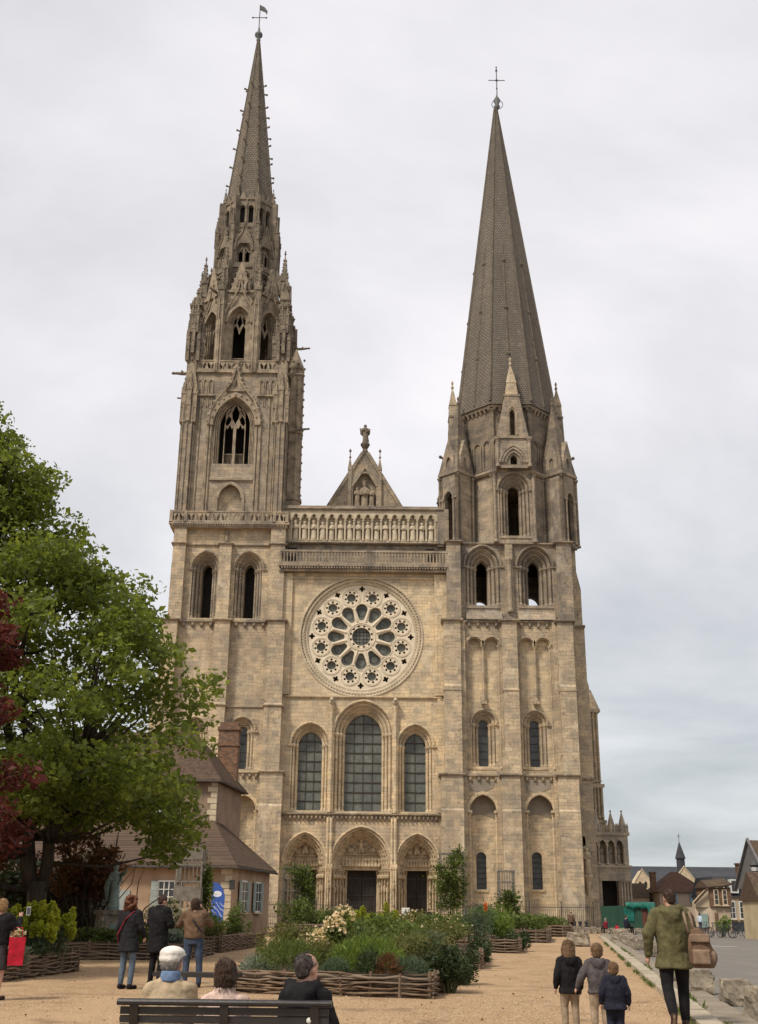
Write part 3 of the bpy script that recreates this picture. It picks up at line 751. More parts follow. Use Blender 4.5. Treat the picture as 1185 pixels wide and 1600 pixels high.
# ------------------------------------------------------------------ centre: portals, lancets, rose, gallery, gable
def centre():
    # --- royal portal
    P = [(-1.40, 2.83, 3.5, 1.95, -2.8, .15), (-6.95, 2.04, 2.95, 1.38, -8.05, -5.85), (4.12, 2.02, 2.9, 1.38, 3.12, 5.15)]
    zs = 5.85
    holes = [arch(cx, 0.02, zs, hw, ri, 10) for cx, hw, ri, *_ in P]
    mb = CB(); mb.plate(rect(-9.4, 6.5, 0, 10.5), 114.5, 115.2, holes); cbuild(mb, 'portal_wall', 'warm')
    for pi_, (cx, hw, ri, th, d0, d1) in enumerate(P):
        n_ord = 4 if pi_ == 0 else 3
        mb = CB(); fig = []
        stepw = (hw - th) / n_ord
        cur = hw; yy = 114.5
        for k in range(n_ord):
            inner = cur - stepw; yy += .38
            r_in = ri * inner / hw
            mb.plate(band(cx, zs, zs, inner, r_in, stepw + .02, 10, (ri * cur / hw - r_in) + .02), yy, 117.4)
            roll(mb, cx, zs, cur - .05, ri * cur / hw - .05, yy - .3, .09, 10)
            # small figures up the arch
            path = arc(cx, zs, inner + stepw * .5, r_in + stepw * .5, 10)
            L = [0]
            for a, b in zip(path, path[1:]): L.append(L[-1] + sqrt((a[0] - b[0]) ** 2 + (a[1] - b[1]) ** 2))
            m = int(L[-1] / .85)
            for q in range(m):
                t = L[-1] * (q + .5) / m
                i = max(j for j in range(len(L) - 1) if L[j] <= t); u = (t - L[i]) / (L[i + 1] - L[i])
                x = path[i][0] + (path[i + 1][0] - path[i][0]) * u; z = path[i][1] + (path[i + 1][1] - path[i][1]) * u
                ang = atan2(path[i + 1][0] - path[i][0], path[i + 1][1] - path[i][1])
                if ang > pi / 2: ang -= pi
                if ang < -pi / 2: ang += pi
                fig.append((x, yy - .04, z, ang))
            cur = inner
        po = cbuild(mb, 'portal_arch', 'carved')
        for q, (x, y, z, a) in enumerate(fig):
            o = cput('carved_figure', small[q % 3], (x - .36 * sin(a), y, z - .36 * cos(a)), 0, .72, po, (0, a, 0))
        # hood
        mb = CB(); mb.plate(band(cx, zs + .3, zs + .3, hw + .02, ri - .28, .2, 10), 114.34, 114.52); roll(mb, cx, zs + .3, hw + .1, ri - .2, 114.36, .08, 10); cbuild(mb, 'portal_hood', 'cream')
        # tympanum with seated figure and attendants in relief
        mb = CB(); yt = 116.1
        rt = ri * th / hw
        mb.plate([(cx - th - .05, zs - .25), (cx + th + .05, zs - .25)] + arc(cx, zs, th + .05, rt + .05, 10), yt, 117.2)
        ty = cbuild(mb, 'tympanum', 'carved')
        rel = CB()
        zl = zs + (.95 if pi_ == 0 else .8)
        rel.box(cx - th, cx + th, yt - .16, yt + .02, zl, zl + .12)
        mid = zl + .15
        rel.ball((cx, yt - .1, mid + .62), .30, .2, .55, 8, 6); rel.ball((cx, yt - .2, mid + 1.25), .17, .17, .2, 8, 6)
        rel.tube([(cx - .2, yt - .2, mid + .95), (cx - .42, yt - .25, mid + .75), (cx - .35, yt - .3, mid + 1.15)], .08, 6); rel.tube([(cx + .2, yt - .2, mid + .95), (cx + .4, yt - .25, mid + .7), (cx + .15, yt - .3, mid + .65)], .08, 6)
        rel.ball((cx - .17, yt - .2, mid + .3), .14, .2, .3); rel.ball((cx + .17, yt - .2, mid + .3), .14, .2, .3)
        if pi_ == 0: rel.tube([(cx + .62 * cos(t), yt - .06, mid + .8 + .92 * sin(t)) for t in [i * pi / 10 for i in range(-6, 17)]], .07, 6)
        for s in (-1, 1):
            rel.ball((cx + s * th * .55, yt - .08, mid + .35), th * .22, .15, .26); rel.ball((cx + s * th * .38, yt - .15, mid + .62), .13, .14, .15); rel.tube([(cx + s * th * .6, yt - .1, mid + .5), (cx + s * th * .78, yt - .08, mid + .75)], [.12, .04], 6)
            rel.ball((cx + s * th * .42, yt - .08, mid + 1.15), th * .13, .13, .26); rel.ball((cx + s * th * .36, yt - .14, mid + 1.45), .1, .12, .12)
        cbuild(rel, 'relief', 'carved', ty, True)
        nl = 12 if pi_ == 0 else 9
        for q in range(nl):
            cput('carved_figure', small[q % 3], (cx - th + 2 * th * (q + .5) / nl, yt - .04, zs - .12), 0, .98 if pi_ == 0 else .85, ty)
        # lintel, doors
        mb = CB(); mb.box(cx - th - .6, cx + th + .6, 116.15, 117.3, zs - .45, zs - .2); cbuild(mb, 'lintel', 'carved')
        mb = CB()
        mb.box(d0 - .1, d1 + .1, 117.35, 117.6, 0.3, zs - .4)
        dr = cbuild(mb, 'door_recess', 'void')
        md = (d0 + d1) / 2
        for s in (0, 1):
            xa, xb = (d0, md - .015) if s == 0 else (md + .015, d1)
            nb = 4
            leaf = CB(); leaf.box(xa, xb, 117.16, 117.24, .42, zs - .42); lf = cbuild(leaf, 'door_leaf', 'wood_dark')
            for q in range(nb):
                w = (xb - xa) / nb
                pl = CB(); pl.box(xa + q * w + .012, xa + (q + 1) * w - .012, 117.10, 117.16, .45, zs - .45); cbuild(pl, 'plank', 'wood_dark', lf)
            for zh in (1.2, 3.0, 4.6):
                hb = CB(); hb.box(xa + .02, xb - .1, 117.06, 117.10, zh, zh + .09); cbuild(hb, 'hinge', 'iron', lf)
        # stepped jambs with column statues
        nst = 4 if pi_ == 0 else 3
        for s in (-1, 1):
            de = d0 if s < 0 else d1
            oe = cx + s * hw
            mb = CB()
            for q in range(nst + 1):
                t0, t1 = q / (nst + 1), (q + 1) / (nst + 1)
                xa, xb = oe + (de - oe) * t0, oe + (de - oe) * t1
                ya = 114.5 + 2.5 * t1
                mb.box(min(xa, xb) - .02, max(xa, xb) + .02, ya, 117.35, 0.0, zs)
                # patterned plinth, shaft and capital band
                xm = (xa + xb) / 2 + (.02 if s < 0 else -.02)
                mb.box(min(xa, xb), max(xa, xb), ya - .25, ya + .05, .0, .95)
                mb.lathe([(.16, .95), (.16, 1.1), (.10, 1.2), (.10, 4.9), (.14, 5.0), (.2, 5.45), (.22, 5.5)], (xm, ya - .14, 0), 8)
                mb.box(min(xa, xb) - .05, max(xa, xb) + .05, ya - .36, ya + .05, 5.45, 5.85)
                for w in range(3): mb.ball((xm + (w - 1) * .13, ya - .3, 5.3), .07, .07, .12, 6, 4)
            jb = cbuild(mb, 'portal_jamb', 'carved')
            for q in range(nst):
                t = (q + .55) / (nst + 1)
                x = oe + (de - oe) * (q + .98) / (nst + 1); y = 114.5 + 2.5 * (q + 1) / (nst + 1) - .33
                cput('column_statue', jambfigs[(q + pi_) % 4], (x, y, 1.75), s * .25, (1.0, 1.0, 2.75 if (q + pi_) % 3 else 2.5), jb)
                c = CB(); c.lathe([(.1, 4.55), (.21, 4.65), (.24, 4.85), (.12, 4.95)], (x, y, 0), 6); cbuild(c, 'canopy', 'carved', jb)
                c = CB(); c.lathe([(.08, 1.2), (.1, 1.45), (.19, 1.6), (.19, 1.72)], (x, y, 0), 6); cbuild(c, 'pedestal', 'carved', jb)
    # piers between the portals
    for x0, x1 in ((-4.88, -4.24), (1.46, 2.08)):
        mb = CB(); mb.box(x0, x1, 114.2, 114.6, 0, 5.5); mb.box(x0 - .05, x1 + .05, 114.1, 114.6, 5.5, 5.9)
        for q in range(3): colonnette(mb, x0 + (x1 - x0) * (q + .5) / 3, 114.15, .3, 5.6, .1)
        for q in range(2): mb.tube([(x0 + (x1 - x0) * (q + .5) / 2, 114.25, 5.9), (x0 + (x1 - x0) * (q + .5) / 2, 114.25, 10.3)], .16, 6)
        mb.box(x0 + .02, x1 - .02, 114.3, 114.6, 5.9, 10.3)
        cbuild(mb, 'pier', 'cream')
        cput('column_statue', jambfigs[1], ((x0 + x1) / 2, 114.0, 2.2), 0, (1, 1, 2.4))
    string([(-9.2, 6.3, 114.45)], 10.45, .35, .3, 'grey'); corbels(-9.1, 6.2, 114.5, 10.45, .42, .2, 'grey')
    mb = CB(); mb.box(-9.3, 6.4, 113.3, 117.2, 0, .16); mb.box(-9.0, 6.1, 113.7, 117.2, .16, .3); cbuild(mb, 'steps', 'warm')
    # --- three lancets
    hs = [window(-1.36, 10.95, 18.6, 1.88, 2.15, 115.0, [(.36, .28), (.36, .28), (.3, .25)], 1.4, 'cream', None, True, 'glass', 10, 4),
          window(-6.75, 11.0, 17.45, 1.2, 1.42, 115.0, [(.3, .28), (.32, .28)], 1.3, 'cream', None, True, 'glass', 8, 3),
          window(3.92, 10.95, 17.4, 1.08, 1.4, 115.0, [(.3, .28), (.32, .28)], 1.3, 'cream', None, True, 'glass', 8, 2)]
    mb = CB(); mb.plate(rect(-9.9, 6.9, 10.5, 22.3), 115.0, 115.9, hs); cbuild(mb, 'wall', 'cream')
    for x0, x1 in ((-4.92, -4.33), (1.58, 2.2)):
        mb = CB(); mb.box(x0, x1, 114.72, 115.02, 10.8, 20.9); mb.tube([((x0 + x1) / 2, 114.7, 10.8), ((x0 + x1) / 2, 114.7, 20.9)], .2, 8); mb.lathe([(.24, 20.8), (.36, 21.3), (.36, 21.5)], ((x0 + x1) / 2, 114.75, 0), 8); pl = cbuild(mb, 'pilaster', 'cream')
        mb = CB(); c = (x0 + x1) / 2; mb.ball((c, 114.55, 21.75), .3, .36, .3); mb.ball((c, 114.2, 21.95), .2, .24, .22); mb.tube([(c, 114.7, 21.9), (c, 114.9, 22.15)], .2); cbuild(mb, 'carved_beast', 'carved_pale', pl, True)
    # flanking strips that tie the bay to the towers
    slab(-10.0, -9.25, 114.62, 115.4, 0, 10.4, 'warm', 'pilaster'); slab(6.2, 6.9, 114.62, 115.4, 0, 10.4, 'warm', 'pilaster')
    slab(-10.2, -9.45, 114.7, 115.4, 10.85, 22.2, 'cream', 'pilaster'); slab(6.2, 7.0, 114.7, 115.4, 10.85, 22.2, 'cream', 'pilaster')
    string([(-9.5, 6.6, 115.0)], 22.2, .34, .22, 'cream')
    # --- rose
    RX, RZ, RR = -1.72, 28.8, 6.45
    circ = lambda r, n, cx=RX, cz=RZ: [(cx + r * cos(2 * pi * i / n), cz + r * sin(2 * pi * i / n)) for i in range(n)]
    mb = CB(); mb.plate(rect(-10.1, 7.3, 22.3, 35.7), 115.0, 115.8, [circ(RR, 96)]); cbuild(mb, 'wall', 'cream')
    slab(-10.3, -9.1, 114.72, 115.3, 22.55, 35.5, 'cream', 'pilaster'); slab(5.95, 7.4, 114.72, 115.3, 22.55, 35.5, 'cream', 'pilaster')
    slab(-9.1, 5.95, 114.86, 115.1, 34.95, 35.1, 'cream', 'moulding')
    mb = CB()
    for r, y, w in ((6.42, 115.0, .12), (6.1, 115.16, .15), (5.74, 115.3, .12)):
        mb.tube([(RX + r * cos(t), y, RZ + r * sin(t)) for t in [2 * pi * i / 96 for i in range(97)]], w, 6, False)
    mb.plate(circ(6.46, 96), 115.2, 115.9, [circ(5.72, 96)])
    rw = cbuild(mb, 'rose_window', 'carved_pale')
    mb = CB()      # carved leaf ring
    for i in range(120):
        t = 2 * pi * i / 120
        for r, d in ((6.24, .0), (5.93, .09)):
            a = t + (0 if d == 0 else pi / 120)
            mb.ball((RX + r * cos(a), 115.12 + d, RZ + r * sin(a)), .13, .12, .13, 5, 4)
    cbuild(mb, 'carved_leaf_ring', 'carved', rw)['kind'] = 'stuff'
    holes = []
    def lobed(cx, cz, r0, rl, lr, n, ph, m):
        pts = []
        for i in range(m):
            a = 2 * pi * i / m
            d = (a - ph + pi / n) % (2 * pi / n) - pi / n
            s = rl * sin(d)
            rr = r0
            if abs(s) < lr and abs(d) < pi / 2: rr = max(rr, rl * cos(d) + sqrt(lr * lr - s * s))
            pts.append((cx + rr * cos(a), cz + rr * sin(a)))
        return pts
    dot = lambda x, z, r, n=14: [(x + r * cos(2 * pi * i / n), z + r * sin(2 * pi * i / n)) for i in range(n)]
    holes.append(dot(RX, RZ, .98, 48))
    for i in range(12):
        t = pi / 2 + i * pi / 6 + pi / 12
        holes.append(dot(RX + 1.15 * cos(t), RZ + 1.15 * sin(t), .135))
    for k in range(12):
        a = pi / 2 + k * pi / 6
        ca, sa = cos(a), sin(a)
        loc = []
        for i in range(9): 
            t = -pi / 2 - .12 + (pi + .24) * i / 8
            loc.append((2.94 + .62 * cos(t), .62 * sin(t)))
        for i in range(5):
            t = pi / 2 + pi * i / 4
            loc.append((1.95 + .2 * cos(t), .29 * sin(t)))
        holes.append([(RX + u * ca - v * sa, RZ + u * sa + v * ca) for u, v in loc])
        b = a + pi / 12
        holes.append(dot(RX + 4.36 * cos(b), RZ + 4.36 * sin(b), .47, 32))
        for i in range(8):
            t = b + i * pi / 4
            holes.append(dot(RX + 4.36 * cos(b) + .615 * cos(t), RZ + 4.36 * sin(b) + .615 * sin(t), .125, 12))
        qx, qz = RX + 5.2 * ca, RZ + 5.2 * sa
        holes.append(lobed(qx, qz, .16, .19, .135, 4, a, 64))
    mb = CB(); mb.plate(circ(5.75, 96), 115.36, 115.85, holes); cbuild(mb, 'tracery', 'cream_smooth', rw)
    mb = CB()
    ringp = lambda cx, cz, r, w, n=32: mb.tube([(cx + r * cos(t), 115.35, cz + r * sin(t)) for t in [2 * pi * i / n for i in range(n + 1)]], w, 5, False)
    ringp(RX, RZ, 1.45, .09, 48); ringp(RX, RZ, 1.28, .05, 48)
    for k in range(12):
        a = pi / 2 + k * pi / 6; b = a + pi / 12
        ringp(RX + 4.36 * cos(b), RZ + 4.36 * sin(b), .98, .06); ringp(RX + 4.36 * cos(b), RZ + 4.36 * sin(b), .86, .04)
        for i in range(16):
            t = 2 * pi * i / 16
            mb.ball((RX + 4.36 * cos(b) + .92 * cos(t), 115.34, RZ + 4.36 * sin(b) + .92 * sin(t)), .06, .05, .06, 4, 3)
        # colonnette between petals and rim round each petal
        mb.tube([(RX + 1.6 * cos(b), 115.33, RZ + 1.6 * sin(b)), (RX + 3.0 * cos(b), 115.33, RZ + 3.0 * sin(b))], .1, 6)
        mb.ball((RX + 3.1 * cos(b), 115.33, RZ + 3.1 * sin(b)), .16, .1, .16, 6, 4)
        loc = []
        for i in range(10):
            t = -pi / 2 + pi * i / 9
            loc.append((2.92 + .68 * cos(t), .68 * sin(t)))
        mb.tube([(RX + u * cos(a) - v * sin(a), 115.35, RZ + u * sin(a) + v * cos(a)) for u, v in loc], .06, 5)
    cbuild(mb, 'tracery_moulding', 'cream_smooth', rw)['kind'] = 'stuff'
    # glazing: one pane behind each opening
    g = MB(); g.add([(.7 * cos(2 * pi * i / 20), 0, .7 * sin(2 * pi * i / 20)) for i in range(20)], [tuple(range(20))]); gm = g.mesh('pane', 'glass')
    cput('pane', gm, (RX, 115.72, RZ), 0, 1.46, rw)
    for k in range(12):
        a = pi / 2 + k * pi / 6; b = a + pi / 12
        cput('pane', gm, (RX + 4.36 * cos(b), 115.72, RZ + 4.36 * sin(b)), 0, .72, rw, (rnd.uniform(-.03, .03), 0, rnd.uniform(-.03, .03)))
        cput('pane', gm, (RX + 2.72 * cos(a), 115.74, RZ + 2.72 * sin(a)), 0, (1.5, 1, .95), rw, (rnd.uniform(-.03, .03), -a, rnd.uniform(-.03, .03)))
    mb = CB()
    for d in (-.55, -.2, .2, .55): mb.box(RX + d - .02, RX + d + .02, 115.66, 115.69, RZ - 1, RZ + 1); mb.box(RX - 1, RX + 1, 115.66, 115.69, RZ + d - .02, RZ + d + .02)
    for k in range(12):
        a = pi / 2 + k * pi / 6
        x, z = RX + 2.7 * cos(a), RZ + 2.7 * sin(a)
        mb.tube([(x + .42 * cos(t), 115.68, z + .42 * sin(t)) for t in [2 * pi * i / 16 for i in range(17)]], .025, 4, False)
    cbuild(mb, 'leading', 'oldiron', rw)['kind'] = 'stuff'
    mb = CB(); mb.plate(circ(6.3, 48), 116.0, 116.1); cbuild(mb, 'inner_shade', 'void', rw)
    # --- cornice, walkway balustrade, gallery of kings
    mb = CB(); mb.box(-10.6, 7.35, 114.2, 115.6, 35.6, 35.85); mb.box(-10.5, 7.3, 114.35, 115.6, 35.85, 36.1); mb.box(-10.6, 7.35, 113.95, 115.6, 36.1, 36.5)
    for i in range(60):
        x = -10.4 + 17.6 * (i + .5) / 60
        mb.box(x - .09, x + .09, 114.0, 114.3, 35.88, 36.12)
    cbuild(mb, 'cornice', 'grey')
    mb = CB()
    mb.box(-10.5, 7.3, 114.02, 114.28, 37.7, 37.92); mb.box(-10.5, 7.3, 114.02, 114.28, 36.48, 36.62)
    for i in range(53):
        x = -10.4 + 17.6 * i / 52
        mb.box(x - .06, x + .06, 114.06, 114.24, 36.6, 37.72)
        if i < 52: mb.plate(rect(x + .06, x + .28, 37.3, 37.7), 114.1, 114.2, [arch(x + .17, 37.32, 37.45, .085, .12, 4)])
    cbuild(mb, 'balustrade', 'grey')['kind'] = 'stuff'
    slab(-10.2, 7.3, 115.6, 116.4, 36.4, 39.2, 'grey', 'wall')
    for x in (-9.3, 5.6):
        mb = CB(); mb.box(x - .45, x + .45, 115.45, 115.62, 36.6, 38.6); cbuild(mb, 'doorway', 'void')
    string([(-10.2, 7.0, 115.3)], 39.0, .28, .25, 'grey')
    N, xa, xb = 16, -9.55, 6.15
    p = (xb - xa) / N
    holes = []
    for k in range(N):
        cx = xa + p * (k + .5); hw = p * .39
        pts = [(cx - hw, 39.4), (cx + hw, 39.4), (cx + hw, 41.75)]
        for c0, s0, r in ((cx + hw * .55, 41.8, hw * .45), (cx, 42.15, hw * .5), (cx - hw * .55, 41.8, hw * .45)):
            a0, a1 = ((0, .62 * pi) if c0 > cx + .01 else ((-.05 * pi, 1.05 * pi) if abs(c0 - cx) < .01 else (.38 * pi, pi)))
            for i in range(5): t = a0 + (a1 - a0) * i / 4; pts.append((c0 + r * cos(t), s0 + r * sin(t) * 1.2))
        pts.append((cx - hw, 41.75)); holes.append(pts)
    mb = CB(); mb.plate(rect(-10.3, 6.9, 39.25, 43.0), 115.3, 115.75, holes)
    for k in range(N + 1):
        x = xa + p * k
        colonnette(mb, x, 115.26, 39.4, 41.75, .075, .25)
        if k < N: mb.plate(band(x + p / 2, 41.85, 41.85, p * .36, p * .62, .07, 5), 115.2, 115.31)
    ga = cbuild(mb, 'gallery', 'carved_pale')
    slab(-10.3, 6.9, 115.72, 116.5, 39.25, 43.0, 'carved_pale', 'gallery_back')
    for k in range(N):
        cput('king_statue', figs[k % 5], (xa + p * (k + .5), 115.5, 39.5), rnd.uniform(-.3, .3), (2.05, 1.9, 2.12 + rnd.uniform(-.08, .08)), ga)
    mb = CB(); mb.box(-10.4, 7.0, 115.05, 116.6, 43.0, 43.32); mb.box(-10.4, 7.0, 115.15, 116.6, 42.88, 43.0); cbuild(mb, 'cornice', 'grey')
    slab(-10.6, -9.75, 115.2, 117.5, 38.8, 43.1, 'grey', 'wall'); slab(6.35, 7.6, 115.2, 117.5, 38.8, 43.1, 'grey', 'wall')
    # --- gable with the virgin between angels, and the angel on top
    gy = 122.0
    k = gy / 125.0
    gx0, gx1, gap, gz = -6.1, 2.75, -1.72, 52.4
    mb = CB(); mb.plate([(gx0 - 1.2, 43.1), (gx1 + 1.2, 43.1), (gap + .25, gz), (gap - .25, gz)], gy, gy + .8, [arch(-1.7, 44.6, 48.2, 1.35, 1.7, 8)]); gb = cbuild(mb, 'gable', 'grey')
    mb = CB(); mb.plate([(-3.4, 44.0), (0, 44.0), (0, 50.4), (-3.4, 50.4)], gy + .55, gy + .85); cbuild(mb, 'niche_back', 'carved_grey', gb)
    mb = CB()
    for s, x in ((-1, gx0 - 1.3), (1, gx1 + 1.3)):
        mb.tube([(x, gy + .1, 43.1), (gap + s * .25, gy + .1, gz + .1)], .3, 6)
    cbuild(mb, 'gable_coping', 'grey', gb)
    mb = CB(); mb.plate(band(-1.7, 44.6, 48.2, 1.35, 1.7, .2, 8), gy - .15, gy + .1)
    mb.plate([(-3.35, 48.3), (-1.7, 51.2), (-.05, 48.3), (-.35, 48.2), (-1.7, 50.5), (-3.05, 48.2)], gy - .2, gy)
    for s in (-1, 1):
        x = -1.7 + s * 1.75
        mb.box(x - .2, x + .2, gy - .3, gy + .1, 43.2, 50.2); mb.frustum(x, gy - .1, [(.24, 50.2), (.26, 50.4), (.04, 51.8)], 4)
        mb.lathe([(.04, 51.7), (.16, 51.9), (.05, 52.1), (.05, 52.5), (.18, 52.7), (.03, 53.0)], (x, gy - .1, 0), 6)
        mb.box(x - s * .95 - .35, x - s * .95 + .35, gy - .35, gy + .3, 44.4, 45.8)
    mb.box(-2.2, -1.2, gy - .35, gy + .3, 43.6, 44.7)
    cbuild(mb, 'niche_canopy', 'grey', gb)
    gfig = []
    for q in (0, 3, 4): m2 = figs[q].copy(); m2.materials[0] = M['carved_grey']; gfig.append(m2)
    cput('statue', gfig[0], (-1.7, gy + .2, 44.7), 0, (3.0, 2.6, 4.3), gb); cput('statue', gfig[1], (-2.55, gy + .1, 45.8), .3, (2.0, 1.8, 2.4), gb); cput('statue', gfig[2], (-.85, gy + .1, 45.8), -.3, (2.0, 1.8, 2.4), gb)
    mb = CB(); mb.lathe([(.28, 52.2), (.36, 52.8), (.26, 53.1), (.55, 53.6), (.55, 53.8), (.35, 54.0)], (gap, gy + .3, 0), 8); cbuild(mb, 'finial', 'dark', gb)
    mb = CB(Matrix.Translation((gap, gy + .3, 54.0)) @ Matrix.Scale(2.3, 4)); figure_mb(mb, 8, 1.0, False, False)
    mb.plate([(-.02, .72), (-.3, .85), (-.26, .5), (-.1, .35)], .08, .12); mb.plate([(.02, .72), (.26, .82), (.24, .5), (.1, .35)], .08, .12)
    cbuild(mb, 'statue', 'carved_dark', gb, True)
    # nave roof and body behind
    mb = CB(); mb.prism_x([(122.9, 43.2), (180, 43.2), (180, 43.3), (122.9, 43.3)], -9, 6)
    mb.add([(-8.3, 122.8, 43.2), (4.9, 122.8, 43.2), (gap, 122.8, 52.2), (-8.3, 185, 43.2), (4.9, 185, 43.2), (gap, 185, 52.2)], [(0, 2, 5, 3), (1, 4, 5, 2), (0, 1, 2), (3, 5, 4)])
    cbuild(mb, 'nave_roof', 'lead')
    mb = CB(); mb.box(-9.5, 6.9, 118.2, 185, 0, 12); mb.box(-9.4, 6.8, 118.0, 185, 12, 43.1); mb.box(-18, 15.5, 126.6, 185, 0, 18); cbuild(mb, 'nave', 'warm')
M['cream_smooth'] = plain('dressed_limestone', (0.56, 0.475, 0.35), (0.70, 0.61, 0.465), 1.3, 0.9, 0.4, 8, 0.15, obj=False, dist=0.03)
def wood_dark():
    t = NT('dark_oak'); p = t.pos()
    f = t.noise(t.scale(p, (6, 6, .5)), 1.5, 5, .6)
    t.bump(f, .4, .01)
    return t.fin(t.mix(t.rng(f, .3, .7), (0.018, 0.015, 0.013), (0.05, 0.04, 0.031)), .75, .25)
M['wood_dark'] = wood_dark()
centre()
# ------------------------------------------------------------------ pinnacles, crockets, gargoyles (shared meshes)
def pinnacle_mesh(name, mat, shaft=.5, seed=1):
    """unit pinnacle: height 1, shaft side .12 at the base"""
    mb = MB(); w = .055
    mb.box(-w, w, -w, w, 0, shaft)
    for s in (-1, 1):
        mb.box(s * w - .008, s * w + .008, -w * 1.18, -w * .8, 0, shaft); mb.box(-w * 1.15, -w * .8, s * w - .008, s * w + .008, 0, shaft)
    mb.box(-w * 1.25, w * 1.25, -w * 1.25, w * 1.25, shaft * .48, shaft * .52)
    for a in range(4):
        T = Matrix.Rotation(a * pi / 2, 4, 'Z'); mb.M = T
        mb.plate([(-w * 1.15, shaft - .02), (w * 1.15, shaft - .02), (0, shaft + .14)], -w * 1.3, -w * .6)
    mb.M = None
    mb.frustum(0, 0, [(w * .95, shaft), (w * .8, shaft + .04), (.006, .94)], 4)
    for k in range(5):
        z = shaft + .09 + k * (.80 - shaft) / 5; r = w * .9 * (1 - (z - shaft) / (.96 - shaft)) + .012
        for a in range(4):
            t = a * pi / 2 + pi / 4
            mb.ball((r * 1.3 * cos(t), r * 1.3 * sin(t), z), .016, .016, .014, 5, 3)
    mb.lathe([(.008, .92), (.026, .945), (.008, .96), (.018, .975), (.003, 1.0)], (0, 0, 0), 6)
    return mb.mesh(name, mat)
PIN_D = pinnacle_mesh('pinnacle', 'carved_dark'); PIN_G = pinnacle_mesh('pinnacle', 'carved_grey', .62)
PIN_T = pinnacle_mesh('pinnacle', 'carved_dark', .72)
def pinnacle(x, y, z, h, w, me=None, name='pinnacle'):
    """w: shaft width in metres"""
    s = w / .11
    return cput(name, me or PIN_D, (x, y, z), 0, (s, s, h))
cb = MB(); cb.tube([(0, 0, 0), (0, -.35, .05), (0, -.55, .02), (0, -.6, .2)], [.12, .12, .15, .06], 5); cb.ball((0, -.5, .1), .16, .18, .14, 6, 4)
CROCKET = cb.mesh('crocket', 'carved_dark')
cb = MB(); cb.tube([(0, 0.2, -.05), (0, -.7, 0), (0, -1.4, .1), (0, -1.75, .05)], [.22, .2, .15, .1], 6); cb.ball((0, -1.7, .12), .18, .25, .17, 6, 4); cb.box(-.25, .25, -.75, -.55, .1, .3)
GARG = cb.mesh('gargoyle', 'carved_dark')
def gargoyle(x, y, z, a, s=1.0): cput('gargoyle', GARG, (x, y, z), a, s)
def tracery_panel(x0, x1, z0, z1, n):
    """holes of a pierced parapet: pairs of leaning daggers"""
    hs = []; p = (x1 - x0) / n
    for i in range(n):
        xa = x0 + p * i
        m = .10 * p
        cx = xa + p / 2
        a, b = z0 + .16 * (z1 - z0), z1 - .14 * (z1 - z0); mid = (a + b) / 2
        hs.append([(cx - .04 * p, a), (cx - .04 * p, mid), (xa + m * 1.8, b), (xa + m, b - .1 * p), (xa + m, mid), (xa + m * 2.2, a)])
        hs.append([(cx + .04 * p, a), (xa + p - m * 2.2, a), (xa + p - m, mid), (xa + p - m, b - .1 * p), (xa + p - m * 1.8, b), (cx + .04 * p, mid)])
    return hs
def parapet(x0, x1, z0, z1, n, T, mat='grey', name='parapet', t=.25):
    mb = CB(T); mb.plate(rect(x0, x1, z0, z1), 0, t, tracery_panel(x0, x1, z0, z1, n)); mb.box(x0 - .04, x1 + .04, -.06, t + .06, z1, z1 + .14)
    return cbuild(mb, name, mat)

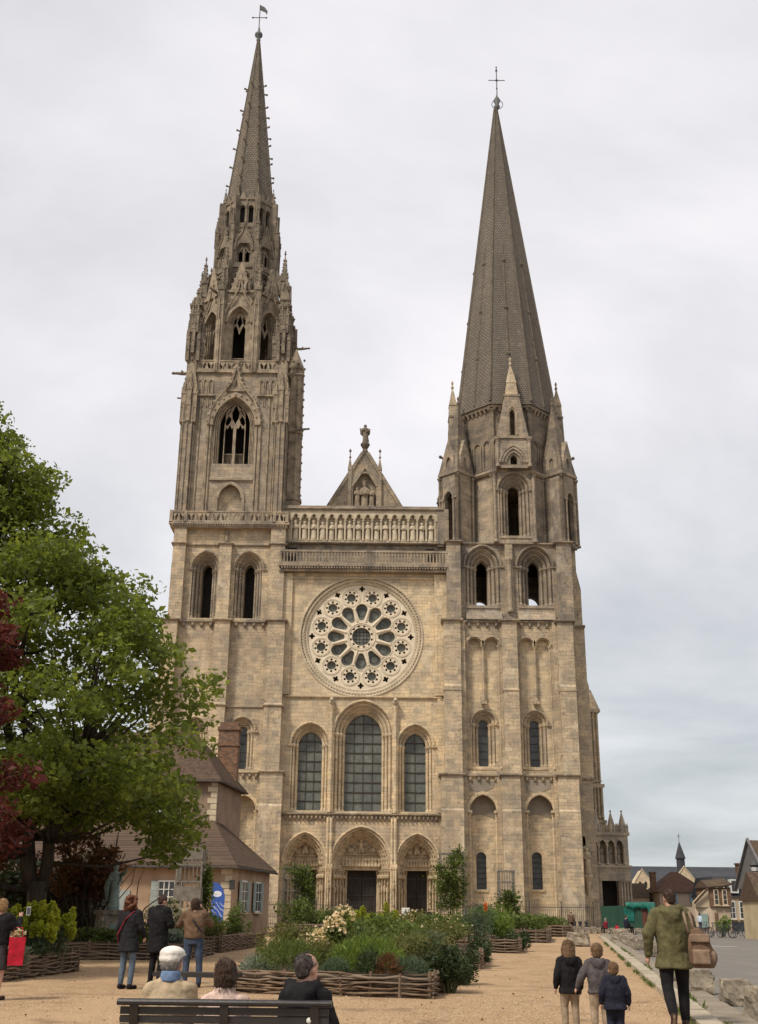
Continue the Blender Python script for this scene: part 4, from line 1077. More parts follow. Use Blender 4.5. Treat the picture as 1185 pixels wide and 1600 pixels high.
NX, NY = -16.35, 120.4
def north_tower():
    # stage A / B / C
    holes = [arch(-18.9, .35, 10.9, 1.4, 1.6, 8), arch(-13.1, .35, 10.9, 1.25, 1.5, 8)]
    mb = CB(); mb.plate(rect(-22.0, -9.6, 0, 14.7), 114.6, 115.5, holes); cbuild(mb, 'wall', 'warm')
    slab(-21.5, -10.5, 115.5, 116.3, 0, 13.5, 'cream', 'wall')
    for cx, hw, ri in ((-18.9, 1.4, 1.6), (-13.1, 1.25, 1.5)):
        mb = CB(); mb.plate(band(cx, 10.9, 10.9, hw + .02, ri + .02, .24, 8), 114.44, 114.62); roll(mb, cx, 10.9, hw, ri, 114.5, .1, 8)
        for s in (-1, 1): colonnette(mb, cx + s * (hw - .08), 114.78, .35, 10.9, .12)
        cbuild(mb, 'blind_arch', 'cream')
    hs = [window(-18.6, 14.95, 18.75, .48, .55, 115.0, [(.32, .26), (.34, .26)], 1.4, 'warm', None, True, 'dglass'), window(-13.72, 14.95, 18.75, .48, .55, 115.0, [(.34, .26), (.36, .26)], 1.4, 'warm', None, True, 'dglass')]
    mb = CB(); mb.plate(rect(-22.0, -9.7, 14.7, 30.1), 115.0, 115.9, hs); cbuild(mb, 'wall', 'warm')
    hs = [window(cx, 30.55, 35.95, .54, .85, 115.0, [(.32, .28), (.32, .3), (.28, .3)], 1.8, 'grey', name='belfry_window') for cx in (-18.45, -13.88)]
    mb = CB(); mb.plate(rect(-22.0, -10.1, 30.1, 40.4), 115.0, 116.0, hs); cbuild(mb, 'wall', 'warm')
    mb = CB(); mb.box(-21.8, -20.6, 115.9, 126.3, 0, 40.4); mb.box(-11.2, -9.9, 115.95, 126.3, 0, 40.4); mb.box(-21.8, -9.9, 125.2, 126.35, 0, 40.4); cbuild(mb, 'flank_wall', 'warm')
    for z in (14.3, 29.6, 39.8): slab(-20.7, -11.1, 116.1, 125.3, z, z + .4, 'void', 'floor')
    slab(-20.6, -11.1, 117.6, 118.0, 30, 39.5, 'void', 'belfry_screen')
    buttress(-11.55, -9.3, [(11.2, 113.3), (14.5, 113.5)]); buttress(-17.1, -15.1, [(11.2, 113.3), (14.5, 113.5)]); buttress(-22.9, -20.6, [(11.2, 113.3), (14.5, 113.5)])
    buttress(-11.5, -9.7, [(21.2, 113.8, 14.5), (30.1, 114.05)]); buttress(-17.05, -15.45, [(21.2, 113.8, 14.5), (30.1, 114.05)]); buttress(-22.5, -20.95, [(21.2, 113.8, 14.5), (30.1, 114.05)])
    buttress(-11.6, -10.05, [(40.4, 114.35, 30.1)]); buttress(-17.05, -15.75, [(38.6, 114.4, 30.1)]); buttress(-22.05, -20.7, [(40.4, 114.35, 30.1)])
    for yb in (116.4, 123.5):
        mb = CB(); mb.box(-24.0, -21.5, yb, yb + 1.8, 0, 14.5); mb.box(-23.6, -21.5, yb + .05, yb + 1.75, 14.5, 24); mb.box(-23.1, -21.5, yb + .08, yb + 1.7, 24, 30.2); mb.box(-22.5, -21.5, yb + .1, yb + 1.65, 30.2, 37, .0, .0); cbuild(mb, 'buttress', 'warm')
    string([(-11.55, -9.3, 113.5), (-15.1, -11.55, 114.6), (-17.1, -15.1, 113.5), (-20.6, -17.1, 114.6), (-22.9, -20.6, 113.5)], 14.45, .32, .2, 'warm')
    string([(-11.5, -9.7, 113.8), (-15.45, -11.5, 115.0), (-17.05, -15.45, 113.8), (-20.95, -17.05, 115.0), (-22.5, -20.95, 113.8)], 21.1, .26, .14, 'warm')
    string([(-11.5, -9.7, 114.05), (-15.45, -11.5, 115.0), (-17.05, -15.45, 114.05), (-20.95, -17.05, 115.0), (-22.5, -20.95, 114.05)], 30.0, .34, .24)
    string([(-11.6, -10.05, 114.35), (-15.75, -11.6, 115.0), (-17.05, -15.75, 114.4), (-20.7, -17.05, 115.0), (-22.05, -20.7, 114.35)], 38.5, .28, .18)
    corbels(-15.4, -11.6, 115.0, 30.0, .8, .28); corbels(-20.9, -17.1, 115.0, 30.0, .8, .28); corbels(-15.0, -11.7, 114.6, 14.45, .6)
    mb = CB(Matrix.Translation((-16.4, 114.75, 38.9)) @ Matrix.Scale(1.5, 4)); figure_mb(mb, 12, .7, False); cbuild(mb, 'statue', 'carved_grey', None, True)
    # parapet walk
    mb = CB(); mb.box(-22.5, -9.85, 114.25, 126.6, 40.4, 40.75); mb.box(-22.65, -9.7, 114.05, 126.8, 40.75, 41.0)
    for i in range(46): x = -22.4 + 12.5 * (i + .5) / 46; mb.box(x - .08, x + .08, 114.1, 114.35, 40.55, 40.78)
    cbuild(mb, 'cornice', 'grey')
    parapet(-22.55, -9.85, 41.0, 42.1, 14, Matrix.Translation((0, 114.15, 0)))
    for x, a in ((-9.8, 1), (-22.6, -1)):
        parapet(-6.1, 6.1, 41.0, 42.1, 13, Matrix.Translation((x, 120.5, 0)) @ Matrix.Rotation(a * pi / 2, 4, 'Z'))
    for x in (-22.45, -20.9, -11.3, -9.95): slab(x - .17, x + .17, 114.05, 114.45, 40.9, 42.3, 'grey', 'parapet_pier')
    # ---- flamboyant square stage, z 41..59.2
    hw = 5.42
    for a in range(4):
        T = Matrix.Translation((NX, NY, 0)) @ Matrix.Rotation(a * pi / 2, 4, 'Z') @ Matrix.Translation((0, -hw, 0))
        H = 1.72
        hole = arch(0, 48.1, 52.9, H + .55, 3.4, 10)
        low = arch(0, 41.1, 44.0, 1.35, 1.75, 8)
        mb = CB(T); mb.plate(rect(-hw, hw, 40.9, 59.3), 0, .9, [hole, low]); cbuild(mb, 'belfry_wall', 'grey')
        mb = CB(T)
        # splayed jambs and head
        for k in range(3):
            w = .19
            inner = H + .55 - w * (k + 1)
            mb.plate(band(0, 48.05, 52.9, inner, 3.4 - .17 * (k + 1), w + .02, 10), .18 + .2 * k, 1.1)
            roll(mb, 0, 52.9, inner + .08, 3.4 - .17 * (k + 1) + .08, .1 + .2 * k, .07, 10)
            for s in (-1, 1): mb.tube([(s * (inner + .08), .12 + .2 * k, 46.3), (s * (inner + .08), .12 + .2 * k, 52.95)], .075, 6)
        # crocketed ogee hood
        mb.plate(band(0, 52.7, 52.7, H + .6, 3.5, .55, 10), -.3, .02)
        og = [(2.9, 52.7), (2.75, 54.2), (2.1, 55.8), (1.15, 57.0), (.5, 58.0), (.2, 59.3), (0, 60.6)]
        for s in (-1, 1):
            mb.tube([(s * x, -.32, z) for x, z in og], .13, 6)
            for (x0, z0), (x1, z1) in zip(og, og[1:]):
                for u in (.25, .75): mb.ball((s * (x0 + (x1 - x0) * u + .12), -.36, z0 + (z1 - z0) * u + .1), .17, .15, .16, 5, 4)
        for i in range(11):
            t = .2 + (pi - .4) * i / 10
            mb.ball((2.5 * cos(t), -.34, 53.0 + 3.4 * sin(t)), .14, .12, .14, 5, 4)
        mb.plate([(-1.1, 56.9), (1.1, 56.9), (.2, 59.2), (-.2, 59.2)], -.22, .02, [[(-.35, 57.2), (.35, 57.2), (0, 58.4)]])
        # blind tracery on the wall head
        for s in (-1, 1):
            for q in range(3):
                cx = s * (2.9 + q * .62)
                if abs(cx) > 4.3: continue
                mb.plate(band(cx, 56.6, 58.0, .18, .35, .1, 4), -.12, .02); mb.plate(band(cx, 55.0, 56.0, .18, .3, .08, 4), -.09, .02)
            mb.box(min(s * 2.4, s * 4.4), max(s * 2.4, s * 4.4), -.25, .02, 56.3, 56.5)
            # shafts flanking the window
            for x in (2.55, 2.85, 3.0): mb.tube([(s * x, -.1, 41.0), (s * x, -.1, 53.0)], .11, 6)
            mb.tube([(s * 3.9, -.05, 41.0), (s * 3.9, -.05, 56.0)], .1, 6)
        mb.box(-2.35, 2.35, -.2, .6, 46.1, 46.35)
        mb.prism_x([(-.1, 46.35), (.9, 48.0), (.9, 46.35)], -2.2, 2.2)
        mb.plate(band(0, 41.1, 44.0, 1.3, 1.7, .3, 8), -.12, .05); roll(mb, 0, 44.0, 1.3, 1.7, -.05, .1, 8)
        bw = cbuild(mb, 'belfry_surround', 'carved_grey')
        # tracery of the two light window
        hs = []
        for s in (-1, 1):
            hs.append([(s * .12, 48.2), (s * 1.1, 48.2), (s * 1.1, 52.4), (s * 1.0, 52.9), (s * .85, 52.7), (s * .6, 53.2), (s * .35, 52.7), (s * .2, 52.9), (s * .12, 52.4)])
            hs.append([(s * .62, 53.35), (s * .95, 53.0), (s * 1.13, 53.4), (s * 1.0, 53.9), (s * .75, 54.3), (s * .45, 53.9)])
            hs.append([(s * 1.0, 54.15), (s * 1.12, 53.9), (s * 1.1, 54.6), (s * .7, 55.3), (s * .5, 55.0)])
        hs.append([(0, 53.3), (.35, 54.0), (.42, 54.7), (0, 55.7), (-.42, 54.7), (-.35, 54.0)])
        mb = CB(T); mb.plate(arch(0, 48.05, 52.9, 1.2, 2.95, 10), .85, 1.05, hs); mb.box(-.16, .16, .7, 1.0, 46.4, 52.6); cbuild(mb, 'tracery', 'carved_grey', bw)
        mb = CB(T); mb.box(-1.15, 1.15, 1.2, 1.25, 49.7, 49.8)
        for i in range(16): x = -1.1 + 2.2 * i / 15; mb.box(x - .02, x + .02, 1.2, 1.25, 48.2, 49.75)
        cbuild(mb, 'railing', 'carved_grey', bw)
        mb = CB(T); mb.box(-1.5, 1.5, .75, .95, 41.1, 46.0); cbuild(mb, 'blind_panel', 'warm')
        parapet(-hw - .1, hw + .1, 59.6, 60.7, 11, T @ Matrix.Translation((0, -.12, 0)), 'carved_grey')
        mb = CB(T); mb.box(-hw - .15, hw + .15, -.25, .9, 59.25, 59.6); cbuild(mb, 'cornice', 'carved_grey')
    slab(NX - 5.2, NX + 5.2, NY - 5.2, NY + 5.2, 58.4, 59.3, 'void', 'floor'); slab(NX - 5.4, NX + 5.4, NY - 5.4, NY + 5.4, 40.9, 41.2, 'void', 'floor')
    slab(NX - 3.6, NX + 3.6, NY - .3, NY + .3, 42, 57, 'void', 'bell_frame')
    # clustered corner buttresses climbing into pinnacles
    for sx in (-1, 1):
        for sy in (-1, 1):
            cx, cy = NX + sx * 5.18, NY + sy * 5.18
            mb = CB()
            mb.box(cx - .75, cx + .75, cy - .45, cy + .45, 40.9, 55.0); mb.box(cx - .44, cx + .44, cy - .75, cy + .75, 40.9, 54.9)
            for dx, dy in ((-.7, -.5), (-.25, -.55), (.25, -.55), (.7, -.5), (-.8, 0), (.8, 0), (-.5, -.8), (.5, -.8), (0, -.82)):
                mb.tube([(cx + dx, cy + dy * -sy if False else cy + dy, 41.0), (cx + dx, cy + dy, 55.0)], .085, 6)
            mb.box(cx - .9, cx + .9, cy - .88, cy + .6, 52.9, 53.15)
            cbuild(mb, 'corner_buttress', 'grey')
            for dx, dy, h in ((-.62, -.55, 5.6), (.0, -.75, 6.4), (.62, -.55, 5.6), (-.75, .2, 5.0), (.75, .2, 5.0)):
                pinnacle(cx + dx, cy + dy, 53.0, h, .46, PIN_G)
            slab(cx - .55, cx + .55, cy - .55, cy + .55, 54.8, 60.8, 'carved_grey', 'corner_pier')
            pinnacle(cx, cy, 59.0, 11.4 if sx < 0 else 13.8, .95, PIN_T)
            pinnacle(cx + sx * .05, cy + .9 * -sy, 59.6, 8.6, .6, PIN_D); pinnacle(cx - sx * .95, cy, 59.6, 7.2, .6, PIN_D)
            for dx, dy, z0, h in ((-.6, -.6, 60.6, 5.6), (.6, -.6, 60.6, 5.6), (0, -.78, 61.5, 6.4), (-.6 * 1.25, .1, 61.2, 5.8), (.75, .1, 61.2, 5.8), (-.3, -.7, 64.2, 4.6), (.3, -.7, 64.2, 4.6)):
                pinnacle(cx + dx, cy + dy, z0, h, .34, PIN_D)
            mb = CB()
            for q in range(7):
                z = 60.8 + q * 1.15
                for dx, dy in ((-.55, -.55), (.55, -.55), (0, -.62), (-.6, 0), (.6, 0)):
                    mb.ball((cx + dx * 1.05, cy + dy * 1.05, z + .4 * (dx > 0)), .17, .17, .2, 5, 4)
            for q in range(3): mb.box(cx - .72, cx + .72, cy - .72, cy + .72, 62.6 + q * 2.6, 62.8 + q * 2.6)
            cbuild(mb, 'carved_foliage', 'carved_dark')['kind'] = 'stuff'
            if sy < 0: gargoyle(cx + sx * .5, cy, 59.3, (pi / 2 if sx > 0 else -pi / 2) + .15 * sx, 1.0); gargoyle(cx + sx * .4, cy + .2, 56.2, (pi / 2 if sx > 0 else -pi / 2), .6)
    # stair turret on the inner side
    mb = CB(); tx, ty = NX + 6.35, NY - 1.6
    mb.frustum(tx, ty, [(1.05, 43.0), (1.05, 44.9), (1.2, 45.0), (1.2, 45.3), (.95, 45.5), (.95, 53.2), (1.1, 53.3), (1.1, 53.6), (.88, 53.8), (.88, 61.4), (1.02, 61.5), (1.0, 61.8), (.06, 64.4)])
    for i in range(8):
        a = i * pi / 4 + pi / 8
        mb.tube([(tx + 1.02 * cos(a), ty + 1.02 * sin(a), 45.3), (tx + .96 * cos(a), ty + .96 * sin(a), 61.6)], .1, 5)
        for z in range(46, 64, 2): mb.ball((tx + 1.1 * cos(a), ty + 1.1 * sin(a), z + (.7 if i % 2 else 0)), .15, .15, .17, 5, 4)
    cbuild(mb, 'stair_turret', 'carved_grey')
    gargoyle(NX + 6.9, NY - 3, 53.4, pi / 2, .75); gargoyle(NX + 6.8, NY - 4, 63.2, pi / 2, .7)
    # ---- octagon, z 59.3..69.6
    ap = 4.75; sd = 2 * ap * tan(pi / 8)
    OX, OY = -16.55, 120.2
    for k, T in oct_faces(OX, OY, ap):
        hole = arch(0, 60.3, 66.2, 1.28, 2.1, 9)
        mb = CB(T); mb.plate(rect(-sd / 2, sd / 2, 59.3, 70.2), 0, .7, [hole]); cbuild(mb, 'octagon_wall', 'carved_grey')
        mb = CB(T)
        for q in range(3):
            w = .17; inner = 1.28 - w * (q + 1)
            mb.plate(band(0, 60.3, 66.2, inner, 2.1 - .15 * (q + 1), w + .02, 9), .12 + .16 * q, .9); roll(mb, 0, 66.2, inner + .08, 2.1 - .15 * (q + 1) + .08, .06 + .16 * q, .06, 9)
        mb.plate(band(0, 66.0, 66.0, 1.3, 2.15, .3, 9), -.2, .02)
        for s in (-1, 1):
            mb.tube([(s * 1.75, -.28, 65.9), (s * 1.55, -.28, 67.6), (s * .8, -.28, 69.0), (s * .22, -.28, 70.4), (0, -.28, 72.4)], .11, 6)
            for zq, xq in ((66.6, 1.8), (67.5, 1.68), (68.3, 1.3), (69.0, .92), (69.8, .55), (70.8, .28), (71.6, .2)): mb.ball((s * xq, -.32, zq), .15, .13, .15, 5, 4)
            mb.plate(band(s * 1.6, 68.6, 69.4, .14, .25, .08, 4), -.1, .02)
        mb.box(-sd / 2, sd / 2, -.22, .3, 70.0, 70.3)
        mb.plate([(-1.15, 70.3), (1.15, 70.3), (.1, 74.0), (-.1, 74.0)], -.25, .1, [[(-.5, 70.6), (.5, 70.6), (0, 72.6)]])
        for u in (.2, .4, .6, .8):
            for s in (-1, 1): mb.ball((s * 1.15 * (1 - u) + s * .1, -.15, 70.3 + 3.7 * u), .14, .14, .14, 5, 4)
        ow = cbuild(mb, 'octagon_window', 'carved_grey')
        mb = CB(T)
        mb.plate(arch(0, 60.3, 66.2, .78, 1.65, 9), .75, .9, [[(-.7, 60.5), (.7, 60.5), (.7, 65.6), (.45, 66.1), (.2, 65.5), (0, 64.9), (-.2, 65.5), (-.45, 66.1), (-.7, 65.6)], [(0, 65.7), (.3, 66.4), (0, 67.5), (-.3, 66.4)], [(.42, 66.3), (.66, 66.0), (.6, 66.8), (.3, 67.2)], [(-.42, 66.3), (-.66, 66.0), (-.6, 66.8), (-.3, 67.2)]])
        mb.box(-.7, .7, .8, .86, 61.7, 61.8); mb.box(-.7, .7, .8, .86, 60.9, 61.0)
        cbuild(mb, 'tracery', 'carved_grey', ow)
        parapet(-sd / 2, sd / 2, 59.4, 60.6, 4, T @ Matrix.Translation((0, -.7, 0)), 'carved_grey', 'balcony', .2)
        # ribs at the angles with pinnacles
        mb = CB(T @ Matrix.Translation((sd / 2, 0, 0)) @ Matrix.Rotation(pi / 8, 4, 'Z'))
        mb.box(-.38, .38, -.65, .4, 59.3, 69.0); mb.box(-.22, .22, -.85, 0, 59.3, 66.0)
        for dx, dy in ((-.38, -.62), (.38, -.62), (0, -.86)): mb.tube([(dx, dy, 59.4), (dx, dy, 68.9)], .08, 6)
        cbuild(mb, 'octagon_buttress', 'carved_grey')
        a = k * pi / 4 + pi / 8 - pi / 2
        rr = ap / cos(pi / 8)
        pinnacle(OX + (rr + .45) * cos(a), OY + (rr + .45) * sin(a), 66.0, 8.4, .62)
        pinnacle(OX + (rr + .05) * cos(a), OY + (rr + .05) * sin(a), 69.0, 8.6 if k % 2 else 7.6, .7)
        # flyers to the lantern
        mb = CB(Matrix.Translation((OX, OY, 0)) @ Matrix.Rotation(a + pi / 2, 4, 'Z'))
        pts = [(-5.3, 72.0), (-5.0, 73.2), (-4.3, 74.8), (-3.3, 76.6), (-3.3, 75.2), (-4.1, 73.6), (-4.6, 72.4), (-4.7, 71.5)]
        mb.prism_x([(y, z) for y, z in pts], -.16, .16)
        for u in range(5): mb.ball((0, -5.1 + u * .42, 73.3 + u * .8), .18, .18, .2, 5, 4)
        cbuild(mb, 'flying_buttress', 'carved_dark')
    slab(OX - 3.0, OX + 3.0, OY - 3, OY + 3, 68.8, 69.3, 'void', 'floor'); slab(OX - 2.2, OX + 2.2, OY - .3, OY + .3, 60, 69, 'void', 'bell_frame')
    for a, z in ((.15, 70.4), (pi / 2 - .1, 66.3), (pi / 2 + .4, 70.5), (-pi / 2, 70.3), (-.6, 70.3)): gargoyle(OX + 5.0 * sin(a), OY - 5.0 * cos(a), z, a, .75)
    # ---- lantern 69.6..84.4
    LX = -16.65
    def lap(z): return 3.75 - (z - 70) * .05
    for k, T in oct_faces(LX, OY, 3.5):
        s2 = 2 * 3.5 * tan(pi / 8)
        h1 = arch(0, 70.9, 72.6, 1.0, 1.3, 7); h2 = arch(0, 75.0, 76.6, .95, 1.3, 7)
        mb = CB(T); mb.plate(rect(-s2 / 2, s2 / 2, 69.6, 79.0), 0, .55, [h1, h2]); cbuild(mb, 'lantern_wall', 'carved_dark')
        mb = CB(T)
        for z0, zs_, hwk in ((70.9, 72.6, 1.0), (75.0, 76.6, .95)):
            mb.plate(band(0, z0, zs_, hwk - .14, 1.15, .15, 7), .1, .5); mb.plate(band(0, zs_, zs_, hwk, 1.3, .2, 7), -.14, .02)
            mb.box(-.08, .08, .2, .4, z0, zs_ + 1.0); mb.plate([(-.75, zs_ - .2), (0, zs_ + .9), (.75, zs_ - .2), (.62, zs_ - .2), (0, zs_ + .6), (-.62, zs_ - .2)], .2, .35)
        mb.plate(rect(-1.0, 1.0, 70.9, 74.0), .38, .5, [arch(s * .42, 71.1, 72.3, .26, .4, 4) for s in (-1, 1)]); mb.plate(rect(-.95, .95, 75.0, 77.8), .38, .5, [arch(s * .4, 75.2, 76.3, .24, .4, 4) for s in (-1, 1)])
        mb.tube([(-1.2, -.2, 76.6), (-.9, -.2, 78.0), (-.3, -.2, 79.0), (0, -.2, 80.4), (.3, -.2, 79.0), (.9, -.2, 78.0), (1.2, -.2, 76.6)], .11, 6)
        mb.plate([(-1.0, 77.6), (1.0, 77.6), (.1, 80.6), (-.1, 80.6)], -.15, .1)
        for u in (.15, .35, .55, .75):
            for s in (-1, 1): mb.ball((s * (1.0 * (1 - u) + .12), -.15, 77.6 + 3.0 * u), .13, .13, .13, 5, 4)
        mb.box(-s2 / 2, s2 / 2, -.15, .3, 74.2, 74.45)
        cbuild(mb, 'lantern_arch', 'carved_dark')
        a = k * pi / 4 + pi / 8 - pi / 2; rr = 3.5 / cos(pi / 8)
        mb = CB(Matrix.Translation((LX, OY, 0)) @ Matrix.Rotation(a + pi / 2, 4, 'Z')); mb.box(-.26, .26, -rr - .35, -rr + .3, 69.6, 79.2); mb.box(-.2, .2, -rr - .1, -rr + .7, 79.2, 84.6); cbuild(mb, 'lantern_pier', 'carved_dark')
        pinnacle(LX + (rr + .2) * cos(a), OY + (rr + .2) * sin(a), 78.0, 4.6, .42)
        # upper drum with small openings
    for k, T in oct_faces(LX, OY, 2.98):
        s3 = 2 * 2.98 * tan(pi / 8)
        hs = [arch(s * .52, 80.9, 83.0, .3, .4, 5) for s in (-1, 1)]
        mb = CB(T); mb.plate(rect(-s3 / 2, s3 / 2, 78.6, 84.4), 0, .5, hs)
        for s in (-1, 0, 1): mb.tube([(s * 1.0, -.06, 79.0), (s * 1.0, -.06, 84.6)], .09, 5)
        for s in (-1, 1):
            mb.plate(band(s * .52, 83.0, 83.0, .3, .4, .1, 5), -.08, .02)
            mb.plate([(s * .52 - .42, 84.4), (s * .52 + .42, 84.4), (s * .52, 85.6)], -.1, .12); mb.plate(band(s * .52, 79.2, 79.9, .25, .35, .1, 5), -.08, .02)
        mb.box(-s3 / 2 - .05, s3 / 2 + .05, -.14, .4, 84.2, 84.42)
        cbuild(mb, 'lantern_drum', 'carved_dark')
        a = k * pi / 4 + pi / 8 - pi / 2; rr = 2.98 / cos(pi / 8)
        pinnacle(LX + rr * cos(a), OY + rr * sin(a), 82.6, 4.4, .4)
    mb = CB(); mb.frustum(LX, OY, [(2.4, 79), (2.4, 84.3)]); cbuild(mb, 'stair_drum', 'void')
    # ---- spire with crockets
    sx0, sx1 = LX, -16.82
    def sp(z): u = (z - 84.3) / (111.6 - 84.3); return (2.85 * (1 - u) + .14 * u, sx0 + (sx1 - sx0) * u)
    mb = CB(); k8 = 1 / cos(pi / 8)
    rings = []
    for z in (84.3, 111.6):
        r, x = sp(z)
        rings.append([(x + r * k8 * cos(i * pi / 4 + pi / 8), OY + r * k8 * sin(i * pi / 4 + pi / 8), z) for i in range(8)])
    mb.rings(rings); spo = cbuild(mb, 'spire', 'scale_warm')
    mb = CB()
    for i in range(8):
        a = i * pi / 4 + pi / 8
        (r0, x0), (r1, x1) = sp(84.3), sp(111.6)
        mb.tube([(x0 + r0 * k8 * cos(a), OY + r0 * k8 * sin(a), 84.3), (x1 + r1 * k8 * cos(a), OY + r1 * k8 * sin(a), 111.6)], [.13, .07], 6)
    cbuild(mb, 'spire_rib', 'rib', spo)['kind'] = 'stuff'
    for q, z in enumerate((87.4, 90.3, 93.2, 96.2, 99.4, 103.0)):
        for i in range(8):
            a = i * pi / 4 + pi / 8
            zz_ = z + (.55 if i % 2 else 0)
            r, x = sp(zz_)
            cput('crocket', CROCKET, (x + r * k8 * cos(a), OY + r * k8 * sin(a), zz_), a + pi / 2, .85, spo)
    mb = CB(); mb.lathe([(.14, 111.2), (.3, 111.6), (.16, 112.0), (.52, 112.3), (.52, 112.6), (.2, 113.0), (.16, 113.4), (.07, 113.9)], (sx1 - .03, OY, 0), 10); cbuild(mb, 'finial', 'lead', None, True)
    mb = CB(); x = sx1 - .05
    mb.tube([(x, OY, 113.5), (x, OY, 117.6)], .07, 6); mb.tube([(x - .95, OY, 115.4), (x + .95, OY, 115.4)], .06, 6)
    for d in (-.9, .9): mb.ball((x + d, OY, 115.4), .13)
    cr = cbuild(mb, 'cross', 'iron')
    mb = CB(); mb.plate([(x + .05, 117.5), (x + .6, 117.2), (x + 1.05, 116.5), (x + .95, 115.9), (x + .75, 116.35), (x + .4, 116.5), (x + .05, 116.7)], OY - .04, OY + .04); cbuild(mb, 'weather_vane', 'iron', cr)
def warm_scale():
    m = M['scale'].copy(); m.name = 'warm_spire_scale_stone'
    for n in m.node_tree.nodes:
        if n.type == 'TEX_BRICK':
            n.inputs['Color1'].default_value = (0.23, 0.187, 0.14, 1); n.inputs['Color2'].default_value = (0.16, 0.132, 0.102, 1)
            n.inputs['Brick Width'].default_value = .34; n.inputs['Row Height'].default_value = .32
    return m
M['scale_warm'] = warm_scale()
north_tower()

# ------------------------------------------------------------------ south aisle buttress and south porch, seen past the tower
def south_side():
    mb = CB()
    x0, x1, y0 = 25.0, 28.0, 141.0
    mb.box(x0, x1, y0, y0 + 3, 0, 12.2); mb.box(x0, x1 - .1, y0 + .1, y0 + 3, 12.2, 16.6); mb.box(x0, x1 - .3, y0 + .15, y0 + 3, 16.6, 25.6)
    for k in range(4):
        x = 26.35 + k * .42
        colonnette(mb, x, y0 + .05, 16.9, 25.5, .13); colonnette(mb, x + .08, y0, 12.6, 16.3, .13)
    mb.box(x0, x1 + .15, y0 - .2, y0 + 3.1, 12.0, 12.35); mb.box(x0, x1 + .1, y0 - .15, y0 + 3.1, 16.3, 16.65); mb.box(x0, x1 + .05, y0 - .2, y0 + 3.1, 25.5, 25.85)
    mb.add([(x0, y0 - .1, 25.85), (x1, y0 - .1, 25.85), (x1, y0 + 3, 25.85), (x0, y0 + 3, 25.85), (x0, y0 + .4, 28.4), (x1 - .9, y0 + .4, 28.4), (x1 - .9, y0 + 2.6, 28.4), (x0, y0 + 2.6, 28.4)], [(0, 1, 5, 4), (1, 2, 6, 5), (2, 3, 7, 6), (3, 0, 4, 7), (4, 5, 6, 7)])
    mb.box(x0, x1 - 1.2, y0 + .5, y0 + 2.5, 28.4, 29.2)
    cbuild(mb, 'aisle_buttress', 'warm')
    # porch
    py = 136.0
    mb = CB(); mb.plate(rect(23.6, 29.6, 0, 6.65), py, py + 1.0, [rect(26.2, 28.1, 0.2, 5.2)]); mb.box(29.0, 29.6, py + 1.0, py + 5, 0, 6.6); mb.box(23.5, 29.75, py - .15, py + 1, 6.65, 6.9); mb.box(26.0, 28.3, py - .12, py + .1, 5.2, 5.45)
    for x in (28.4, 28.75, 29.1, 29.45): colonnette(mb, x, py - .12, .4, 5.3, .13)
    for x in (24.4, 25.2, 26.0): mb.box(x - .06, x + .06, py - .06, py + .02, .5, 6.6)
    mb.box(23.5, 29.7, py - .4, py, 0, .4)
    pw = cbuild(mb, 'south_porch', 'porch')
    slab(26.1, 28.2, py + 1.6, py + 1.7, 0, 5.3, 'void', 'porch_interior')
    mb = CB()
    hs = [arch(24.55 + k * .98, 7.1, 9.2, .36, .5, 6) for k in range(5)]
    mb.plate(rect(23.9, 29.5, 6.9, 10.25), py + .1, py + .6, hs)
    for k in range(6): colonnette(mb, 24.06 + k * .98, py + .02, 7.0, 9.2, .11)
    for k in range(5): mb.plate(band(24.55 + k * .98, 9.2, 9.2, .38, .52, .11, 6), py - .02, py + .12)
    mb.box(23.8, 29.7, py - .1, py + 3, 10.25, 10.6)
    mb.box(28.9, 29.5, py + .6, py + 4, 6.9, 10.25)
    cbuild(mb, 'porch_gallery', 'porch', pw)
    slab(23.9, 29.0, py + 1.1, py + 1.3, 6.9, 10.25, 'porch', 'porch_back')
    for k in range(5): cput('statue', PORCHFIG[k % 2], (24.55 + k * .98, py + .75, 7.1), 0, (2.0, 1.8, 2.0), pw)
    for x in (26.0, 27.75, 29.05):
        mb = CB(); mb.frustum(x, py + .7, [(.55, 10.6), (.62, 11.0), (.5, 11.1), (.04, 12.95)])
        mb.ball((x, py + .7, 13.05), .13)
        for i in range(8):
            a = i * pi / 4 + pi / 8
            mb.lathe([(.1, 10.6), (.1, 11.2), (.01, 11.7)], (x + .62 * cos(a), py + .7 + .62 * sin(a), 0), 5)
        cbuild(mb, 'porch_pinnacle', 'porch', pw)
M['porch'] = masonry('porch_limestone', (0.54, 0.46, 0.35), (0.44, 0.375, 0.29), (0.25, 0.205, 0.16), (0.27, 0.23, 0.185), .5, bh=.45, bw=.9)
M['porch_fig'] = plain('porch_figure_stone', (0.27, 0.23, 0.175), (0.47, 0.40, 0.30), 1.5, .9, .5, 9, .15, obj=False)
PORCHFIG = []
for k in range(2):
    b = MB(); figure_mb(b, 100 + k, .9, True, k == 0); PORCHFIG.append(b.mesh('statue', 'porch_fig', True))
south_side()
